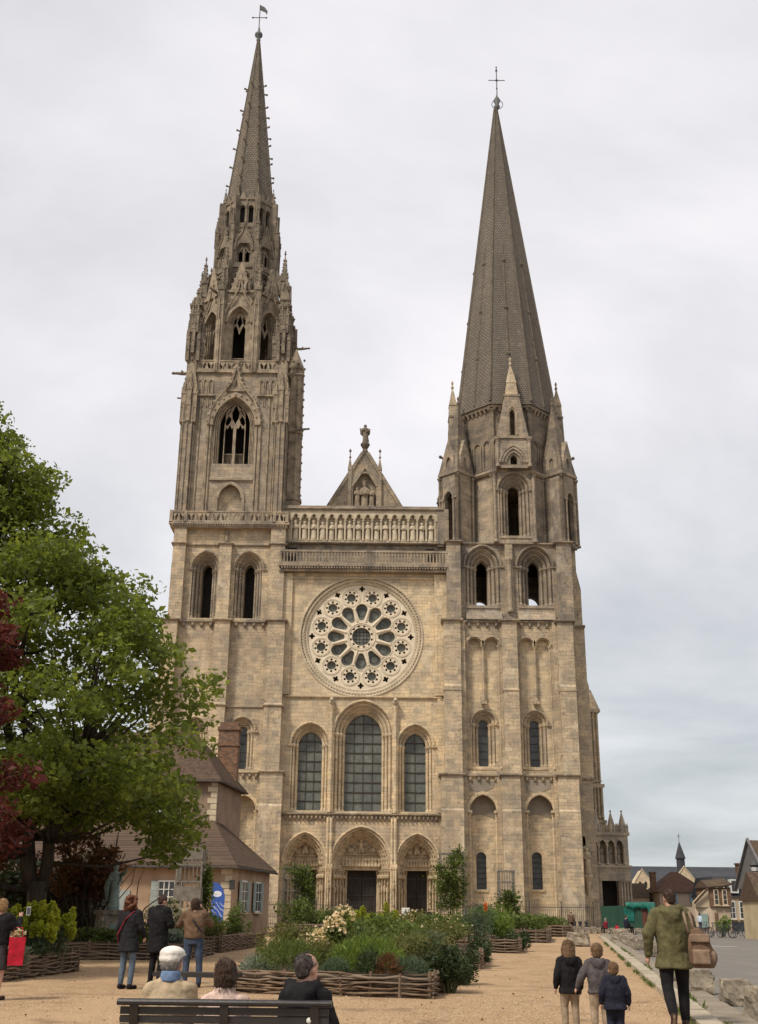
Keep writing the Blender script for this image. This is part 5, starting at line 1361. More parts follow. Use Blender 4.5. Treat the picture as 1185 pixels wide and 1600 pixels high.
# ================================================================== ground, road, kerb
import numpy as np
def gravel_mat():
    t = NT('ochre_gravel'); p = t.pos()
    a = t.vor(p, 42, 'F1', 'Color'); sp = t.node('ShaderNodeSeparateColor'); t.l.new(a, sp.inputs[0])
    d = t.vor(p, 42, 'F1', 'Distance')
    big = t.noise(p, .35, 5, .6); mid = t.noise(p, 3.5, 5, .7); patch = t.noise(t.scale(p, (1, .35, 1)), 1.4, 4, .6)
    c = t.mix(sp.outputs[0], (0.20, 0.12, 0.06), (0.47, 0.312, 0.172))
    c = t.mix(t.rng(sp.outputs[1], .82, .95), c, (0.60, 0.49, 0.37))
    c = t.mix(t.rng(big, .35, .65, 0, .45), c, (0.335, 0.222, 0.12))
    c = t.mix(t.rng(patch, .52, .72, 0, .35), c, (0.245, 0.152, 0.09))
    c = t.mix(t.rng(mid, .55, .75, 0, .4), c, (0.20, 0.122, 0.072))
    trk = t.noise(t.scale(p, (1.0, .16, 1)), .55, 5, .6, .6); c = t.mix(t.rng(trk, .48, .62, 0, .7), c, (0.41, 0.28, 0.16))
    damp = t.noise(p, .8, 6, .65, .5); c = t.mix(t.rng(damp, .53, .66, 0, .65), c, (0.175, 0.11, 0.066))
    h = t.math('ADD', t.math('MULTIPLY', t.math('SUBTRACT', 1.0, d), 1.0), t.math('MULTIPLY', mid, 1.5))
    t.bump(h, .8, .02)
    return t.fin(c, .95, .12)
def asphalt_mat():
    t = NT('asphalt'); p = t.pos()
    n = t.noise(p, 60, 3, .7); b = t.noise(p, .4, 5, .6); s = t.noise(t.scale(p, (1.6, .2, 1)), 1.0, 4, .6)
    c = t.mix(t.rng(n, .3, .7), (0.115, 0.102, 0.088), (0.185, 0.165, 0.142))
    c = t.mix(t.rng(b, .4, .7, 0, .5), c, (0.125, 0.113, 0.10)); c = t.mix(t.rng(s, .5, .75, 0, .4), c, (0.235, 0.21, 0.18))
    t.bump(n, .35, .006)
    return t.fin(c, .88, .25)
M['gravel'] = gravel_mat(); M['asphalt'] = asphalt_mat()
M['kerb'] = plain('pale_kerb_stone', (0.27, 0.225, 0.165), (0.40, 0.34, 0.25), 1.1, .9, .4, 12, .15, obj=False)
M['pave'] = plain('worn_pavement', (0.175, 0.145, 0.108), (0.255, 0.212, 0.16), .9, .92, .4, 30, .15, obj=False)
M['roadpaint'] = plain('white_road_paint', (.55, .54, .5), (.8, .79, .76), 3, .7, .1, obj=False)
g = MB(); g.add([(-900, -60, 0), (900, -60, 0), (900, 1800, 0), (-900, 1800, 0)], [(0, 1, 2, 3)]); struct(g.build('ground', 'gravel'))
KX = lambda y: 4.55 + (y - 17.5) * .168          # left edge of the kerb, running up the street
g = MB(); g.add([(KX(2) + .9, 2, .006), (60, 2, .006), (120, 200, .006), (60, 200, .006), (KX(112) + 3, 112, .006), (KX(96) + .9, 96, .006)], [(0, 1, 2, 3, 4, 5)]); struct(g.build('road', 'asphalt'))
g = MB(); L = 1.6; y = 6.0; k = 0
while y < 84:
    g = MB(MB().M); e = .012; w = .34
    a, b = KX(y) + rnd.uniform(-.012, .012), KX(y + L - e)
    z = .10 + rnd.uniform(-.01, .012)
    vs_ = [(a, y, 0), (a + w, y - .05, 0), (b + w, y + L - e - .05, 0), (b, y + L - e, 0)]
    g.add(vs_ + [(x + (.012 if i in (0, 3) else -.012), yy, z) for i, (x, yy, _) in enumerate(vs_)], [(4, 5, 6, 7), (0, 1, 5, 4), (1, 2, 6, 5), (2, 3, 7, 6), (3, 0, 4, 7)])
    if k == 0: KERB = struct(bpy.data.objects.new('kerb', None)); COL.objects.link(KERB)
    g.build('kerb_stone', 'kerb', KERB); y += L; k += 1
g = MB(); g.add([(KX(5) + .34, 5, .07), (KX(5) + .88, 5, .07), (KX(96) + .88, 96, .07), (KX(96) + .34, 96, .07), (KX(5) + .88, 5, 0), (KX(96) + .88, 96, 0)], [(0, 1, 2, 3), (1, 4, 5, 2)]); struct(g.build('pavement', 'pave'))
for k, (x, y) in enumerate(((17.4, 61.3), (20.5, 55.5), (15.2, 67.5))):
    g = MB(); g.add([(x - .9, y + .9, .012), (x + .9, y - .7, .012), (x + 1.1, y - .5, .012), (x - .7, y + 1.15, .012)], [(0, 1, 2, 3)]); struct(g.build('road_marking', 'roadpaint'))
g = MB(); g.add([(12.4, 58.4, .012), (13.0, 56.6, .012), (13.35, 57.0, .012), (12.7, 58.8, .012)], [(0, 1, 2, 3)]); struct(g.build('road_marking', 'roadpaint'))
# low bank of raised paving at the cathedral's foot
M['forecourt'] = masonry('forecourt_stone', (.38, .32, .24), (.31, .26, .2), (.16, .13, .1), (.2, .17, .13), .4)
g = MB(); g.box(-26, 24, 112.4, 119, -.2, .12); struct(g.build('forecourt', 'forecourt'))

# rough stone blocks along the kerb
def block_mat():
    t = NT('rough_block_stone'); p = t.objc()
    n = t.noise(p, 2.2, 6, .7); v = t.noise(p, 7, 4, .7)
    c = t.mix(t.rng(n, .3, .7), (0.125, 0.105, 0.08), (0.33, 0.275, 0.205)); c = t.mix(t.rng(v, .52, .68, 0, .85), c, (0.09, 0.078, 0.062)); c = t.mix(t.rng(t.noise(p, 3.3, 3), .55, .7, 0, .6), c, (.56, .46, .31))
    t.bump(t.math('ADD', n, t.math('MULTIPLY', v, .6)), .9, .05)
    return t.fin(c, .95, .1)
M['block'] = block_mat()
def rough_block(w, d, h, seed):
    r = random.Random(seed); bm = bmesh.new()
    bmesh.ops.create_cube(bm, size=1.0)
    bmesh.ops.subdivide_edges(bm, edges=bm.edges, cuts=5, use_grid_fill=True)
    ph = [r.uniform(0, 6) for _ in range(6)]
    for v in bm.verts:
        x, y, z = v.co
        # round the corners off, then roughen
        q = Vector((x, y, z)); n = max(abs(x), abs(y), abs(z)); l = q.length
        q = q * (1 - .14 * (l - n) / .37)
        q.x *= 1 - .12 * (z + .5); q.y *= 1 - .12 * (z + .5)
        b = .04 * sin(9 * y + ph[0]) * cos(7 * z + ph[1]) + .035 * sin(11 * x + ph[2]) * cos(8 * z + ph[3]) + r.uniform(-.03, .03)
        q += q.normalized() * b
        v.co = (q.x * w, q.y * d, (q.z + .48) * h)
    me = bpy.data.meshes.new('stone_block'); bm.to_mesh(me); bm.free(); me.materials.append(M['block'])
    return me
BL = [(5.80, 18.1, .5, .5, .50, 'nearest rough stone block at the bottom right corner by the road'), (6.25, 21.0, .54, .5, .45, 'second rough stone block from the bottom right corner'), (6.42, 23.9, .58, .5, .48, 'third rough stone block, right of the walking man in the parka'), (6.8, 27.4, .5, .45, .36, 'low stone block behind the backpack of the man in the parka'),
      (10.55, 44.9, .6, .6, .55, 'single dark stone block left of the man in the parka, across the pavement'), (11.9, 53.4, .7, .6, .5, 'pale stone block beside the white paint patch'), (12.5, 57.6, .7, .6, .48, 'lumpy stone block in the row behind the pale one'), (13.15, 61.5, .75, .7, .5, 'stone block in the middle of the far kerbside row'), (13.9, 66.0, .8, .7, .55, 'stone block next to last in the far kerbside row'), (14.6, 71.0, 1.0, .9, .7, 'farthest stone block of the kerbside row, near the seated people'),
      (9.95, 58.5, 1.15, 1.0, .66, 'squat pale stone seat on the gravel where the kerb begins')]
for i, (x, y, w, d, h, lb) in enumerate(BL):
    o = put('stone_block', rough_block(w, d, h, 30 + i), None, (x, y, 0), rnd.uniform(-.3, .5)); tag(o, lb, 'stone block', 'stone blocks along the kerb')

# ================================================================== iron fence, hoarding, low wall
fence = thing('iron_fence', 'tall thin black iron railing in front of the cathedral', 'fence', (4, 112.0, .12))
for (xa, xb) in ((-24.5, -4.6), (1.6, 17.0)):
    b = MB()
    for z in (.25, 1.95): b.box(xa, xb, -.02, .02, z, z + .05)
    b.build('rail', 'iron', fence)
    b = MB(); n = int((xb - xa) / .19)
    for i in range(n + 1):
        x = xa + (xb - xa) * i / n
        b.box(x - .014, x + .014, -.014, .014, .0, 2.2); b.frustum(x, 0, [(.03, 2.2), (.002, 2.34)], 4)
    o = b.build('bar', 'iron', fence); o['kind'] = 'stuff'
    for i in range(int((xb - xa) / 3) + 1):
        b = MB(); x = xa + 3 * i; b.box(x - .04, x + .04, -.04, .04, 0, 2.4); b.ball((x, 0, 2.46), .07); b.build('post', 'iron', fence)
M['tarp'] = plain('teal_tarpaulin', (0.0, 0.055, 0.04), (0.008, 0.15, 0.105), 1.2, .45, .6, 3, .4, dist=.1)
M['hoard'] = plain('dark_green_hoarding', (0.018, 0.052, 0.034), (0.03, 0.075, 0.05), 1, .8, .1)
M['hoard_red'] = plain('rust_red_board', (0.085, 0.03, 0.022), (0.13, 0.05, 0.036), 1, .8, .1)
h = thing('hoarding', 'dark green site hoarding with a teal tarpaulin thrown over its corner', 'hoarding', (20, 105, 0))
for k in range(5):
    b = MB(); b.box(k * .72 + .01, k * .72 + .71, 0, .06, .35, 2.2 + .03 * k); b.build('panel', 'hoard', h)
b = MB(); b.box(3.62, 4.3, 0, .06, .35, 2.35); b.build('panel', 'hoard_red', h)
b = MB(); rows = []
for i in range(15):
    x = 2.2 + i * .185
    rows.append([(x, -.18 + .06 * sin(i * 1.7), (2.05 + .1 * sin(i * 1.3)) if i < 11 else .3), (x, -.1 + .05 * sin(i * 2.1), 2.45), (x, .05, 2.55 + .04 * sin(i * .9)), (x, .5, 2.5 + .03 * i * .2)])
vs_ = [p for r in rows for p in r]; fs_ = [(i * 4 + j, i * 4 + 4 + j, i * 4 + 5 + j, i * 4 + 1 + j) for i in range(14) for j in range(3)]
b.add(vs_, fs_); o = b.build('tarpaulin', 'tarp', h, True)
sm = o.modifiers.new('s', 'SOLIDIFY'); sm.thickness = .03
b = MB(); b.add([(2.0, -.05, 1.0), (2.9, -.06, .95), (2.9, -.06, 2.1), (2.0, -.05, 2.1), (2.0, 0, 1.0), (2.9, 0, .95), (2.9, 0, 2.1), (2.0, 0, 2.1)], [(0, 1, 2, 3), (4, 7, 6, 5), (0, 4, 5, 1), (1, 5, 6, 2), (2, 6, 7, 3), (3, 7, 4, 0)]); b.build('tarpaulin_patch', 'tarp', h)
w = thing('low_wall', 'low rubble stone wall below the green hoarding', 'wall', (15.5, 99, 0))
for k in range(17):
    hh = .5 + rnd.uniform(-.05, .06); ww = .52
    o = put('stone', rough_block(ww, .5, hh, 80 + k), w, (k * .53, rnd.uniform(-.03, .03), 0))
for k, (x, y) in enumerate(((16.4, 101.2), (16.95, 101.0), (17.45, 101.3), (17.95, 101.1))):
    b = MB(); b.lathe([(.15, 0), (.13, .1), (.12, .75), (.16, .8), (.16, .9), (.05, .98)], (0, 0, 0), 8); o = b.build('bollard', 'iron'); o.location = (x, y, 0)
    tag(o, ('dark iron bollard leftmost of four', 'second dark iron bollard from the left of four', 'third dark iron bollard from the left of four', 'dark iron bollard rightmost of four')[k] + ' by the low wall', 'bollard', 'bollards by the low wall')

# ================================================================== foliage
def leaf_mat(name, c1, c2, trans=.35, rough=.6):
    t = NT(name)
    g = t.node('ShaderNodeNewGeometry')
    f = t.rng(g.outputs['Random Per Island'], 0, 1)
    c = t.mix(f, c1, c2)
    big = t.noise(g.outputs['Position'], .9, 3, .5)
    c = t.mix(t.rng(big, .35, .65, 0, .5), c, tuple(x * .7 for x in c1))
    t.fin(c, rough, .25)
    tr = t.node('ShaderNodeBsdfTranslucent'); t.put(tr.inputs[0], t.mix(.5, c, (c2[0] * 1.5, c2[1] * 1.5, c2[2] * .8)))
    ms = t.node('ShaderNodeMixShader'); ms.inputs[0].default_value = trans
    t.l.new(t.b.outputs[0], ms.inputs[1]); t.l.new(tr.outputs[0], ms.inputs[2])
    t.l.new(ms.outputs[0], t.n['Material Output'].inputs[0])
    return t.m
M['leaf_tree'] = leaf_mat('tree_leaf', (0.07, 0.098, 0.019), (0.212, 0.245, 0.047), .5)
M['leaf_red'] = leaf_mat('red_maple_leaf', (0.055, 0.014, 0.013), (0.15, 0.034, 0.028))
M['leaf_rust'] = leaf_mat('rusty_leaf', (0.07, 0.034, 0.016), (0.19, 0.085, 0.036))
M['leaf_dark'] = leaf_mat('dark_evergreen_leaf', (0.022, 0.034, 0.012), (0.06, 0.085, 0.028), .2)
M['leaf_mid'] = leaf_mat('shrub_leaf', (0.06, 0.085, 0.02), (0.16, 0.20, 0.048))
M['leaf_blue'] = leaf_mat('blue_green_leaf', (0.055, 0.08, 0.048), (0.14, 0.18, 0.11))
M['leaf_olive'] = leaf_mat('olive_leaf', (0.085, 0.088, 0.026), (0.20, 0.195, 0.062))
M['leaf_lime'] = leaf_mat('lime_spurge_bract', (0.21, 0.235, 0.018), (0.43, 0.44, 0.045), .4)
M['leaf_silver'] = leaf_mat('silver_leaf', (0.14, 0.165, 0.12), (0.28, 0.31, 0.24), .3)
M['leaf_bright'] = leaf_mat('fresh_green_leaf', (0.07, 0.11, 0.018), (0.19, 0.255, 0.048))
M['petal_white'] = leaf_mat('cream_petal', (0.62, 0.52, 0.36), (0.85, 0.78, 0.62), .3)
M['petal_peach'] = leaf_mat('peach_petal', (0.66, 0.50, 0.30), (0.86, 0.74, 0.52), .3)
M['petal_orange'] = leaf_mat('orange_petal', (0.55, 0.12, 0.03), (0.7, 0.2, 0.05), .3)
def bark_mat():
    t = NT('bark'); p = t.objc(); n = t.noise(t.scale(p, (5, 5, .9)), 1.6, 5, .65)
    t.bump(n, .8, .04); return t.fin(t.mix(t.rng(n, .3, .7), (0.025, 0.02, 0.015), (0.075, 0.06, 0.045)), .95, .1)
M['bark'] = bark_mat()
M['stem'] = plain('green_stem', (.05, .06, .02), (.09, .09, .035), 6, .8, .1)

def leaves(name, pts, size, mat, parent=None, seed=0, aspect=.55, up=.0, nrm=None, lean=None):
    """one leaf-shaped quad at every point; returns the object"""
    r = np.random.default_rng(seed)
    P = np.asarray(pts, dtype=float); n = len(P)
    d = r.normal(size=(n, 3)); d[:, 2] = d[:, 2] * .7 + up
    if lean is not None: d = d * .45 + np.asarray(lean) * 1.0
    d /= np.linalg.norm(d, axis=1, keepdims=True) + 1e-9
    q = r.normal(size=(n, 3))
    b = np.cross(d, q); b /= np.linalg.norm(b, axis=1, keepdims=True) + 1e-9
    s = size * np.clip(np.exp(r.normal(size=(n, 1)) * .38), .45, 2.1)
    nn = np.cross(d, b)
    A = P - d * s * .5; C = P + d * s * .5
    B = P + b * s * aspect * .5 + nn * s * .08; D = P - b * s * aspect * .5 + nn * s * .08
    V = np.stack([A, B, C, D], 1).reshape(-1, 3)
    me = bpy.data.meshes.new(name)
    me.vertices.add(4 * n); me.vertices.foreach_set('co', V.ravel())
    me.loops.add(4 * n); me.loops.foreach_set('vertex_index', np.arange(4 * n, dtype=np.int32))
    me.polygons.add(n); me.polygons.foreach_set('loop_start', np.arange(0, 4 * n, 4, dtype=np.int32)); me.polygons.foreach_set('loop_total', np.full(n, 4, dtype=np.int32))
    me.materials.append(M[mat]); me.update(calc_edges=True)
    return put(name, me, parent)
def blob_pts(c, rad, n, r, shell=.5):
    d = r.normal(size=(n, 3)); d /= np.linalg.norm(d, axis=1, keepdims=True)
    k = (shell + (1 - shell) * r.random((n, 1)) ** .6)
    return np.asarray(c) + d * k * np.asarray(rad)
def wig(p0, p1, n, amp, r):
    p0, p1 = np.asarray(p0, float), np.asarray(p1, float); L = np.linalg.norm(p1 - p0)
    pts = [p0 + (p1 - p0) * i / n + (r.normal(size=3) * amp * L * sin(pi * i / n) if 0 < i < n else 0) for i in range(n + 1)]
    return [tuple(p) for p in pts]

def big_tree():
    r = np.random.default_rng(5)
    base = (-10.9, 38.0, 0)
    t = thing('leafy_tree', 'large spreading green tree with a forked dark trunk on the left', 'tree', base)
    cx, cy = -2.1, 0.0      # crown centre relative to the base
    prof = [(2.8, 5.6), (3.6, 7.3), (5.0, 7.9), (6.5, 7.0), (7.6, 7.4), (8.6, 7.2), (10.0, 5.5), (12.2, 5.1), (13.4, 3.3), (14.5, 2.5), (16.5, 2.6), (17.7, 1.6), (19.0, .4)]
    Rz = lambda z: np.interp(z, [a for a, b in prof], [b for a, b in prof])
    tops = []; mb = MB()
    fork = [((0, 0, 0), (.15, .1, 2.6)), ]
    mb.tube([(0, 0, -.1), (.05, 0, .5), (.05, .05, 1.4), (0.02, .05, 2.3)], [.5, .36, .31, .33], 10)
    trunks = []
    for (x1, y1, z1, r0) in ((-1.1, .2, 7.5, .23), (1.0, .1, 6.2, .25), (-2.6, 1.5, 12.0, .2)):
        pts = wig((.0 + .15 * np.sign(x1), .05, 2.0), (x1, y1, z1), 5, .035, r); mb.tube(pts, [r0 * (1 - .10 * i) for i in range(6)], 8); trunks.append(pts)
    cent = wig((-1.1, .2, 7.5), (-3.8, .3, 18.0), 6, .02, r); mb.tube(cent, [.17 - .024 * i for i in range(7)], 6); trunks.append(cent)
    allp = np.array([p for tr in trunks for p in tr])
    P = []; lobes = []
    for i in range(760):
        z = 2.9 + 16.0 * r.random() ** 1.25
        R = Rz(z) * (1 + r.normal() * .05)
        a = r.random() * 2 * pi; q = r.random() ** .42
        c = np.array([cx - max(0, z - 11.5) * .37 + R * q * cos(a), cy + R * q * sin(a) * .92, z + r.normal() * .2])
        if -3.0 < c[0] < 3.1 and c[2] < 4.9: c[2] += 1.5
        lobes.append((c, q))
    for i, (c, q) in enumerate(lobes):
        rad = np.array([.85, .85, .5]) * r.uniform(.65, 1.35)
        n = int(150 * r.uniform(.6, 1.2) * (rad[0] / .85) ** 1.5)
        pp = blob_pts(c, rad, n, r, .25)
        pp[:, 2] -= .12 * np.abs(pp[:, 0] - c[0])
        P.append(pp)
        if i % 3 == 0:
            lower = allp[allp[:, 2] < c[2] - .2]
            if not len(lower): lower = allp[:1]
            j = np.argmin(np.linalg.norm((lower - c) * np.array([1, 1, .7]), axis=1)); s = lower[j]
            mid = (s + c) / 2 + np.array([0, 0, -.25])
            mb.tube([tuple(s), tuple(mid), tuple(c)], [.09, .05, .015], 5)
    mb.build('trunk', 'bark', t, True)
    P = np.concatenate(P)
    leaves('crown', P, .19, 'leaf_tree', t, 3, .6)
big_tree()
def red_tree():
    r = np.random.default_rng(9)
    t = thing('red_maple', 'dark red maple at the left edge in front of the green tree', 'tree', (-11.1, 26.6, 0))
    mb = MB(); mb.tube(wig((0, 0, 0), (.1, 0, 7.8), 7, .02, r), [.22 - .026 * i for i in range(8)], 7); P = []
    for i in range(120):
        z = 2.4 + 7.0 * r.random(); R = np.interp(z, [2.4, 3.2, 4.2, 5.4, 7.0, 8.4, 9.4], [2.2, 3.2, 2.9, 2.3, 2.3, 1.9, .3]); a = r.random() * 2 * pi; q = r.random() ** .45
        c = np.array([R * q * cos(a), R * q * sin(a), z]); P.append(blob_pts(c, np.array([.6, .6, .3]) * r.uniform(.8, 1.5), 230, r, .15))
        if i % 2 == 0: mb.tube([(0.05, 0, max(1.2, z - 1.6)), tuple(c * np.array([.5, .5, 1]) - np.array([0, 0, .5])), tuple(c)], [.05, .03, .01], 5)
    mb.build('trunk', 'bark', t, True); leaves('crown', np.concatenate(P), .15, 'leaf_red', t, 4, .5)
red_tree()
def rust_tree():
    r = np.random.default_rng(12)
    t = thing('rusty_shrub_tree', 'half bare shrub with rust brown leaves behind the bronze statue', 'tree', (-10.5, 43.4, 0))
    mb = MB(); P = []
    for i in range(16):
        a = r.uniform(-2.6, .4) if i % 2 else r.uniform(0, 6.28); R = r.uniform(.9, 2.4); z = r.uniform(2.6, 4.6)
        e = np.array([R * cos(a) * 1.15, R * sin(a) * .7, z]); p = wig((r.normal() * .15, r.normal() * .15, 0), e, 4, .05, r); mb.tube(p, [.06, .05, .04, .025, .01], 5)
        for k in range(3): s = np.array(p[2 + (k % 2)]); e2 = s + np.array([r.normal() * .7, r.normal() * .5, r.uniform(.4, 1.1)]); mb.tube([tuple(s), tuple(e2)], [.02, .006], 4); P.append(blob_pts(e2, (.55, .5, .38), 110, r, .1)) if e2[0] < .9 else None
    for i in range(3):       # bare stems leaning right
        e = np.array([r.uniform(1.2, 3.6), r.normal() * .4, r.uniform(2.2, 3.4)]); p = wig((1.0 + r.normal() * .4, 0, 0), e, 4, .05, r); mb.tube(p, [.032, .03, .024, .015, .006], 5)
    mb.build('trunk', 'bark', t, True); leaves('crown', np.concatenate(P), .16, 'leaf_rust', t, 5, .5)
rust_tree()

def shrub(x, y, rx, ry, h, mat, label, n=900, size=.09, seed=0, aspect=.5, z0=.35, flowers=None, fmat='petal_white', fn=60, fs=.09, up=.3, lumps=9, cat='shrub', name='shrub', group='plants in the wattle beds', fhi=.45):
    r = np.random.default_rng(seed + 1000)
    t = thing(name, label, cat, (x, y, 0), 0, group)
    mb = MB(); P = []; F = []
    for i in range(lumps):
        a = r.random() * 2 * pi; q = r.random() ** .6 * .72
        c = np.array([rx * q * cos(a), ry * q * sin(a), z0 + (h - z0) * r.uniform(.25, .78) * (1 - .35 * q)])
        rad = np.array([rx * .45, ry * .45, (h - z0) * .30]) * r.uniform(.7, 1.25)
        P.append(blob_pts(c, rad, n // lumps, r, .45))
        mb.tube([(c[0] * .4, c[1] * .4, 0), (c[0] * .8, c[1] * .8, c[2] * .55), tuple(c)], [.03, .022, .01], 4)
        if flowers:
            for k in range(fn // lumps):
                d = r.normal(size=3); d[2] = abs(d[2]) * .8 + fhi - .45; d[1] -= .5; d /= np.linalg.norm(d)
                F.append(blob_pts(c + d * rad * 1.02, (fs * .8, fs * .8, fs * .5), 9, r, .2))
    mb.build('stem', 'stem', t); leaves('foliage', np.concatenate(P), size, mat, t, seed, aspect, up)
    if flowers: leaves('blossom', np.concatenate(F), fs * .8, fmat, t, seed + 1, .9)
    return t
def spurge(x, y, label, n=22, R=.7, h=1.3, seed=0, z0=.4):
    """upright stems, each ending in a fat lime flower spike"""
    r = np.random.default_rng(seed + 2000)
    t = thing('spurge_plant', label, 'plant', (x, y, 0), 0, 'plants in the wattle beds')
    mb = MB(); P = []; Lm = []
    for i in range(n):
        a = r.random() * 2 * pi; q = r.random() ** .5 * R; hh = h * r.uniform(.66, 1.05) * (1 - .22 * q / R)
        b = np.array([q * cos(a) * .6, q * sin(a) * .5, z0 - .1]); e = np.array([q * cos(a), q * sin(a), hh])
        mb.tube([tuple(b), tuple((b + e) / 2 + np.array([0, 0, .05])), tuple(e)], .012, 4)
        P.append(blob_pts(e - np.array([0, 0, .03]), (.09, .09, .19), 190, r, .5))
        for k in range(36):
            u = r.uniform(.1, .85); c = b + (e - b) * u; Lm.append((c + np.array([r.normal() * .055, r.normal() * .055, 0]))[None])
    mb.build('stem', 'stem', t); leaves('flower_spike', np.concatenate(P), .065, 'leaf_lime', t, seed, .75, .1); leaves('foliage', np.concatenate(Lm), .13, 'leaf_blue', t, seed + 3, .22, -.1)
    return t
def mound(x, y, rx, ry, h, mat, label, n=1500, size=.13, seed=0, z0=.38, group='plants in the wattle beds', cat='plant', asp=.13):
    """blade-leaved cushion such as lavender"""
    r = np.random.default_rng(seed + 3000)
    t = thing('cushion_plant', label, cat, (x, y, 0), 0, group)
    d = r.normal(size=(n, 3)); d[:, 2] = np.abs(d[:, 2]); d /= np.linalg.norm(d, axis=1, keepdims=True)
    k = .45 + .55 * r.random((n, 1)) ** .5
    k *= 1 + .12 * np.sin(d[:, :1] * 9 + seed) * np.cos(d[:, 1:2] * 8)
    P = np.array([0, 0, z0]) + d * k * np.array([rx, ry, h - z0])
    leaves('foliage', P, size, mat, t, seed, asp, 0, None, d * np.array([.6, .6, 1.2]))
    return t

# ---- wattle beds: woven rods round posts, filled with soil
def rod_mat():
    t = NT('woven_willow_rod'); p = t.pos(); oi = t.node('ShaderNodeObjectInfo')
    c = t.mix(t.rng(t.noise(p, 3, 5, .65), .3, .7), (0.08, 0.05, 0.032), (0.235, 0.16, 0.10)); c = t.mix(t.rng(oi.outputs['Random'], 0, 1, 0, .75), c, (0.19, 0.15, 0.115))
    t.bump(t.noise(p, 25, 4, .7), .6, .01); return t.fin(c, .9, .12)
M['rod'] = rod_mat()
M['soil'] = plain('dark_soil', (0.03, 0.022, 0.015), (0.06, 0.044, 0.03), 2, .95, .6, 10, .1, obj=False)
def wattle(corners, label, h=.5, rods=8, r0=.028, seed=0):
    r = random.Random(seed)
    cx, cy = sum(c[0] for c in corners) / len(corners), sum(c[1] for c in corners) / len(corners)
    t = thing('wattle_bed', label, 'planter', (cx, cy, 0), 0, 'woven wattle garden beds')
    C = [(x - cx, y - cy) for x, y in corners]
    b = MB(); b.prism_z(C, .0, h - .1); b.build('soil', 'soil', t)
    for (a, bb) in zip(C, C[1:] + C[:1]):
        A, B = Vector((*a, 0)), Vector((*bb, 0)); L = (B - A).length; d = (B - A) / L; nrm = Vector((d.y, -d.x, 0))
        m = max(2, int(L / .55)); far = (A.y + B.y) / 2 > 0 and abs(d.x) > .7      # back edges are hidden by the plants
        for i in range(m + 1):
            p = A + d * (L * i / m); pb = MB(); pb.tube([tuple(p + nrm * .0), tuple(p + Vector((r.uniform(-.02, .02), 0, h + r.uniform(.0, .06))))], [.034, .03], 6)
            if not far: pb.build('post', 'rod', t)
        if far: continue
        for k in range(int(rods * 1.4)):
            z = (k + .5) * h / int(rods * 1.4) ; pts = []
            e0, e1 = r.uniform(-.02, .14), r.uniform(-.02, .14)
            for i in range(2 * m + 1):
                s = -e0 + (L + e0 + e1) * i / (2 * m)
                off = .045 * cos(pi * i / 2 + pi * (k % 2)) if True else 0
                pts.append(tuple(A + d * s + nrm * (off + .03) + Vector((0, 0, z + r.uniform(-.022, .022)))))
            rk = r.uniform(.6, 1.05); rr = [r0 * rk * r.uniform(.8, 1.2) * (1 - .35 * abs(2 * i_ / (len(pts) - 1) - (k % 2))  ** 2) for i_ in range(len(pts))]
            rb = MB(); rb.tube(pts, rr, 6); rb.build('rod', 'rod', t, True)
    return t
wattle([(-2.75, 23.0), (1.0, 21.9), (2.05, 29.6), (-1.7, 30.6)], 'long woven willow bed in the middle foreground behind the bench', .41, 7, .03, 1)
wattle([(-1.4, 35.0), (2.95, 33.6), (3.9, 42.4), (-.4, 43.8)], 'woven bed with a bare corner, second along the gravel path', .5, 8, .032, 2)
wattle([(1.2, 48.6), (5.7, 47.2), (6.8, 56.4), (2.3, 57.8)], 'woven bed with a projecting corner, third along the gravel path', .55, 8, .036, 3)
wattle([(4.2, 66), (9.3, 64.6), (11.2, 76), (5.8, 78)], 'woven bed fourth along the gravel path', .7, 7, .045, 4)
wattle([(8.5, 84), (13.6, 82.5), (16.2, 99), (10.5, 101)], 'farthest woven bed along the gravel path near the railing', .75, 6, .055, 5)
wattle([(-13.5, 23.6), (-7.85, 25.4), (-7.4, 30.2), (-13.5, 30.8)], 'woven bed at the left edge holding the lime spurge', .5, 8, .032, 6)
wattle([(-13.5, 36.4), (-5.9, 37.6), (-5.7, 42.6), (-13.5, 42.6)], 'long low woven bed behind the standing couple', .52, 8, .034, 7)
wattle([(-9.4, 45.2), (-5.7, 44.2), (-5.0, 54.2), (-8.6, 55.6)], 'woven bed with a rounded end right of the woman taking a photograph', .6, 8, .036, 8)
wattle([(-6.2, 74.6), (-.4, 73.6), (.4, 82), (-5.6, 83)], 'distant straight bed in front of the left portal', .75, 6, .05, 9)
# ---- planting
# front bed
mound(-1.75, 23.9, .75, .7, .98, 'leaf_mid', 'green cushion at the left end of the front woven bed', 3200, .10, 1)
mound(-2.35, 23.6, .34, .34, .62, 'leaf_silver', 'small silvery plant at the far left corner of the front bed', 500, .12, 2)
mound(-.15, 24.2, .85, .8, 1.0, 'leaf_bright', 'bright green lavender cushion in the middle of the front bed', 4200, .11, 3)
mound(.25, 22.75, .27, .27, .74, 'leaf_rust', 'small round rust brown cushion on the front rim of the bed', 700, .10, 4)
mound(-.1, 22.9, .28, .26, .82, 'leaf_dark', 'brownish dark tuft beside the rust brown cushion', 600, .12, 5)
mound(.68, 23.1, .38, .36, .68, 'leaf_blue', 'pale blue green plant near the right end of the front bed', 1600, .085, 6)
mound(-.75, 23.2, .3, .26, .62, 'leaf_blue', 'low blue green plant behind the seated man in the black jacket', 1000, .085, 7)
shrub(1.45, 23.6, .62, .8, 1.0, 'leaf_dark', 'dark rosemary spilling over the right corner of the front bed', 2600, .085, 8, .3, .1)
shrub(1.95, 26.3, .5, .7, .85, 'leaf_dark', 'second dark rosemary hanging over the side of the front bed', 1500, .085, 9, .3, .05)
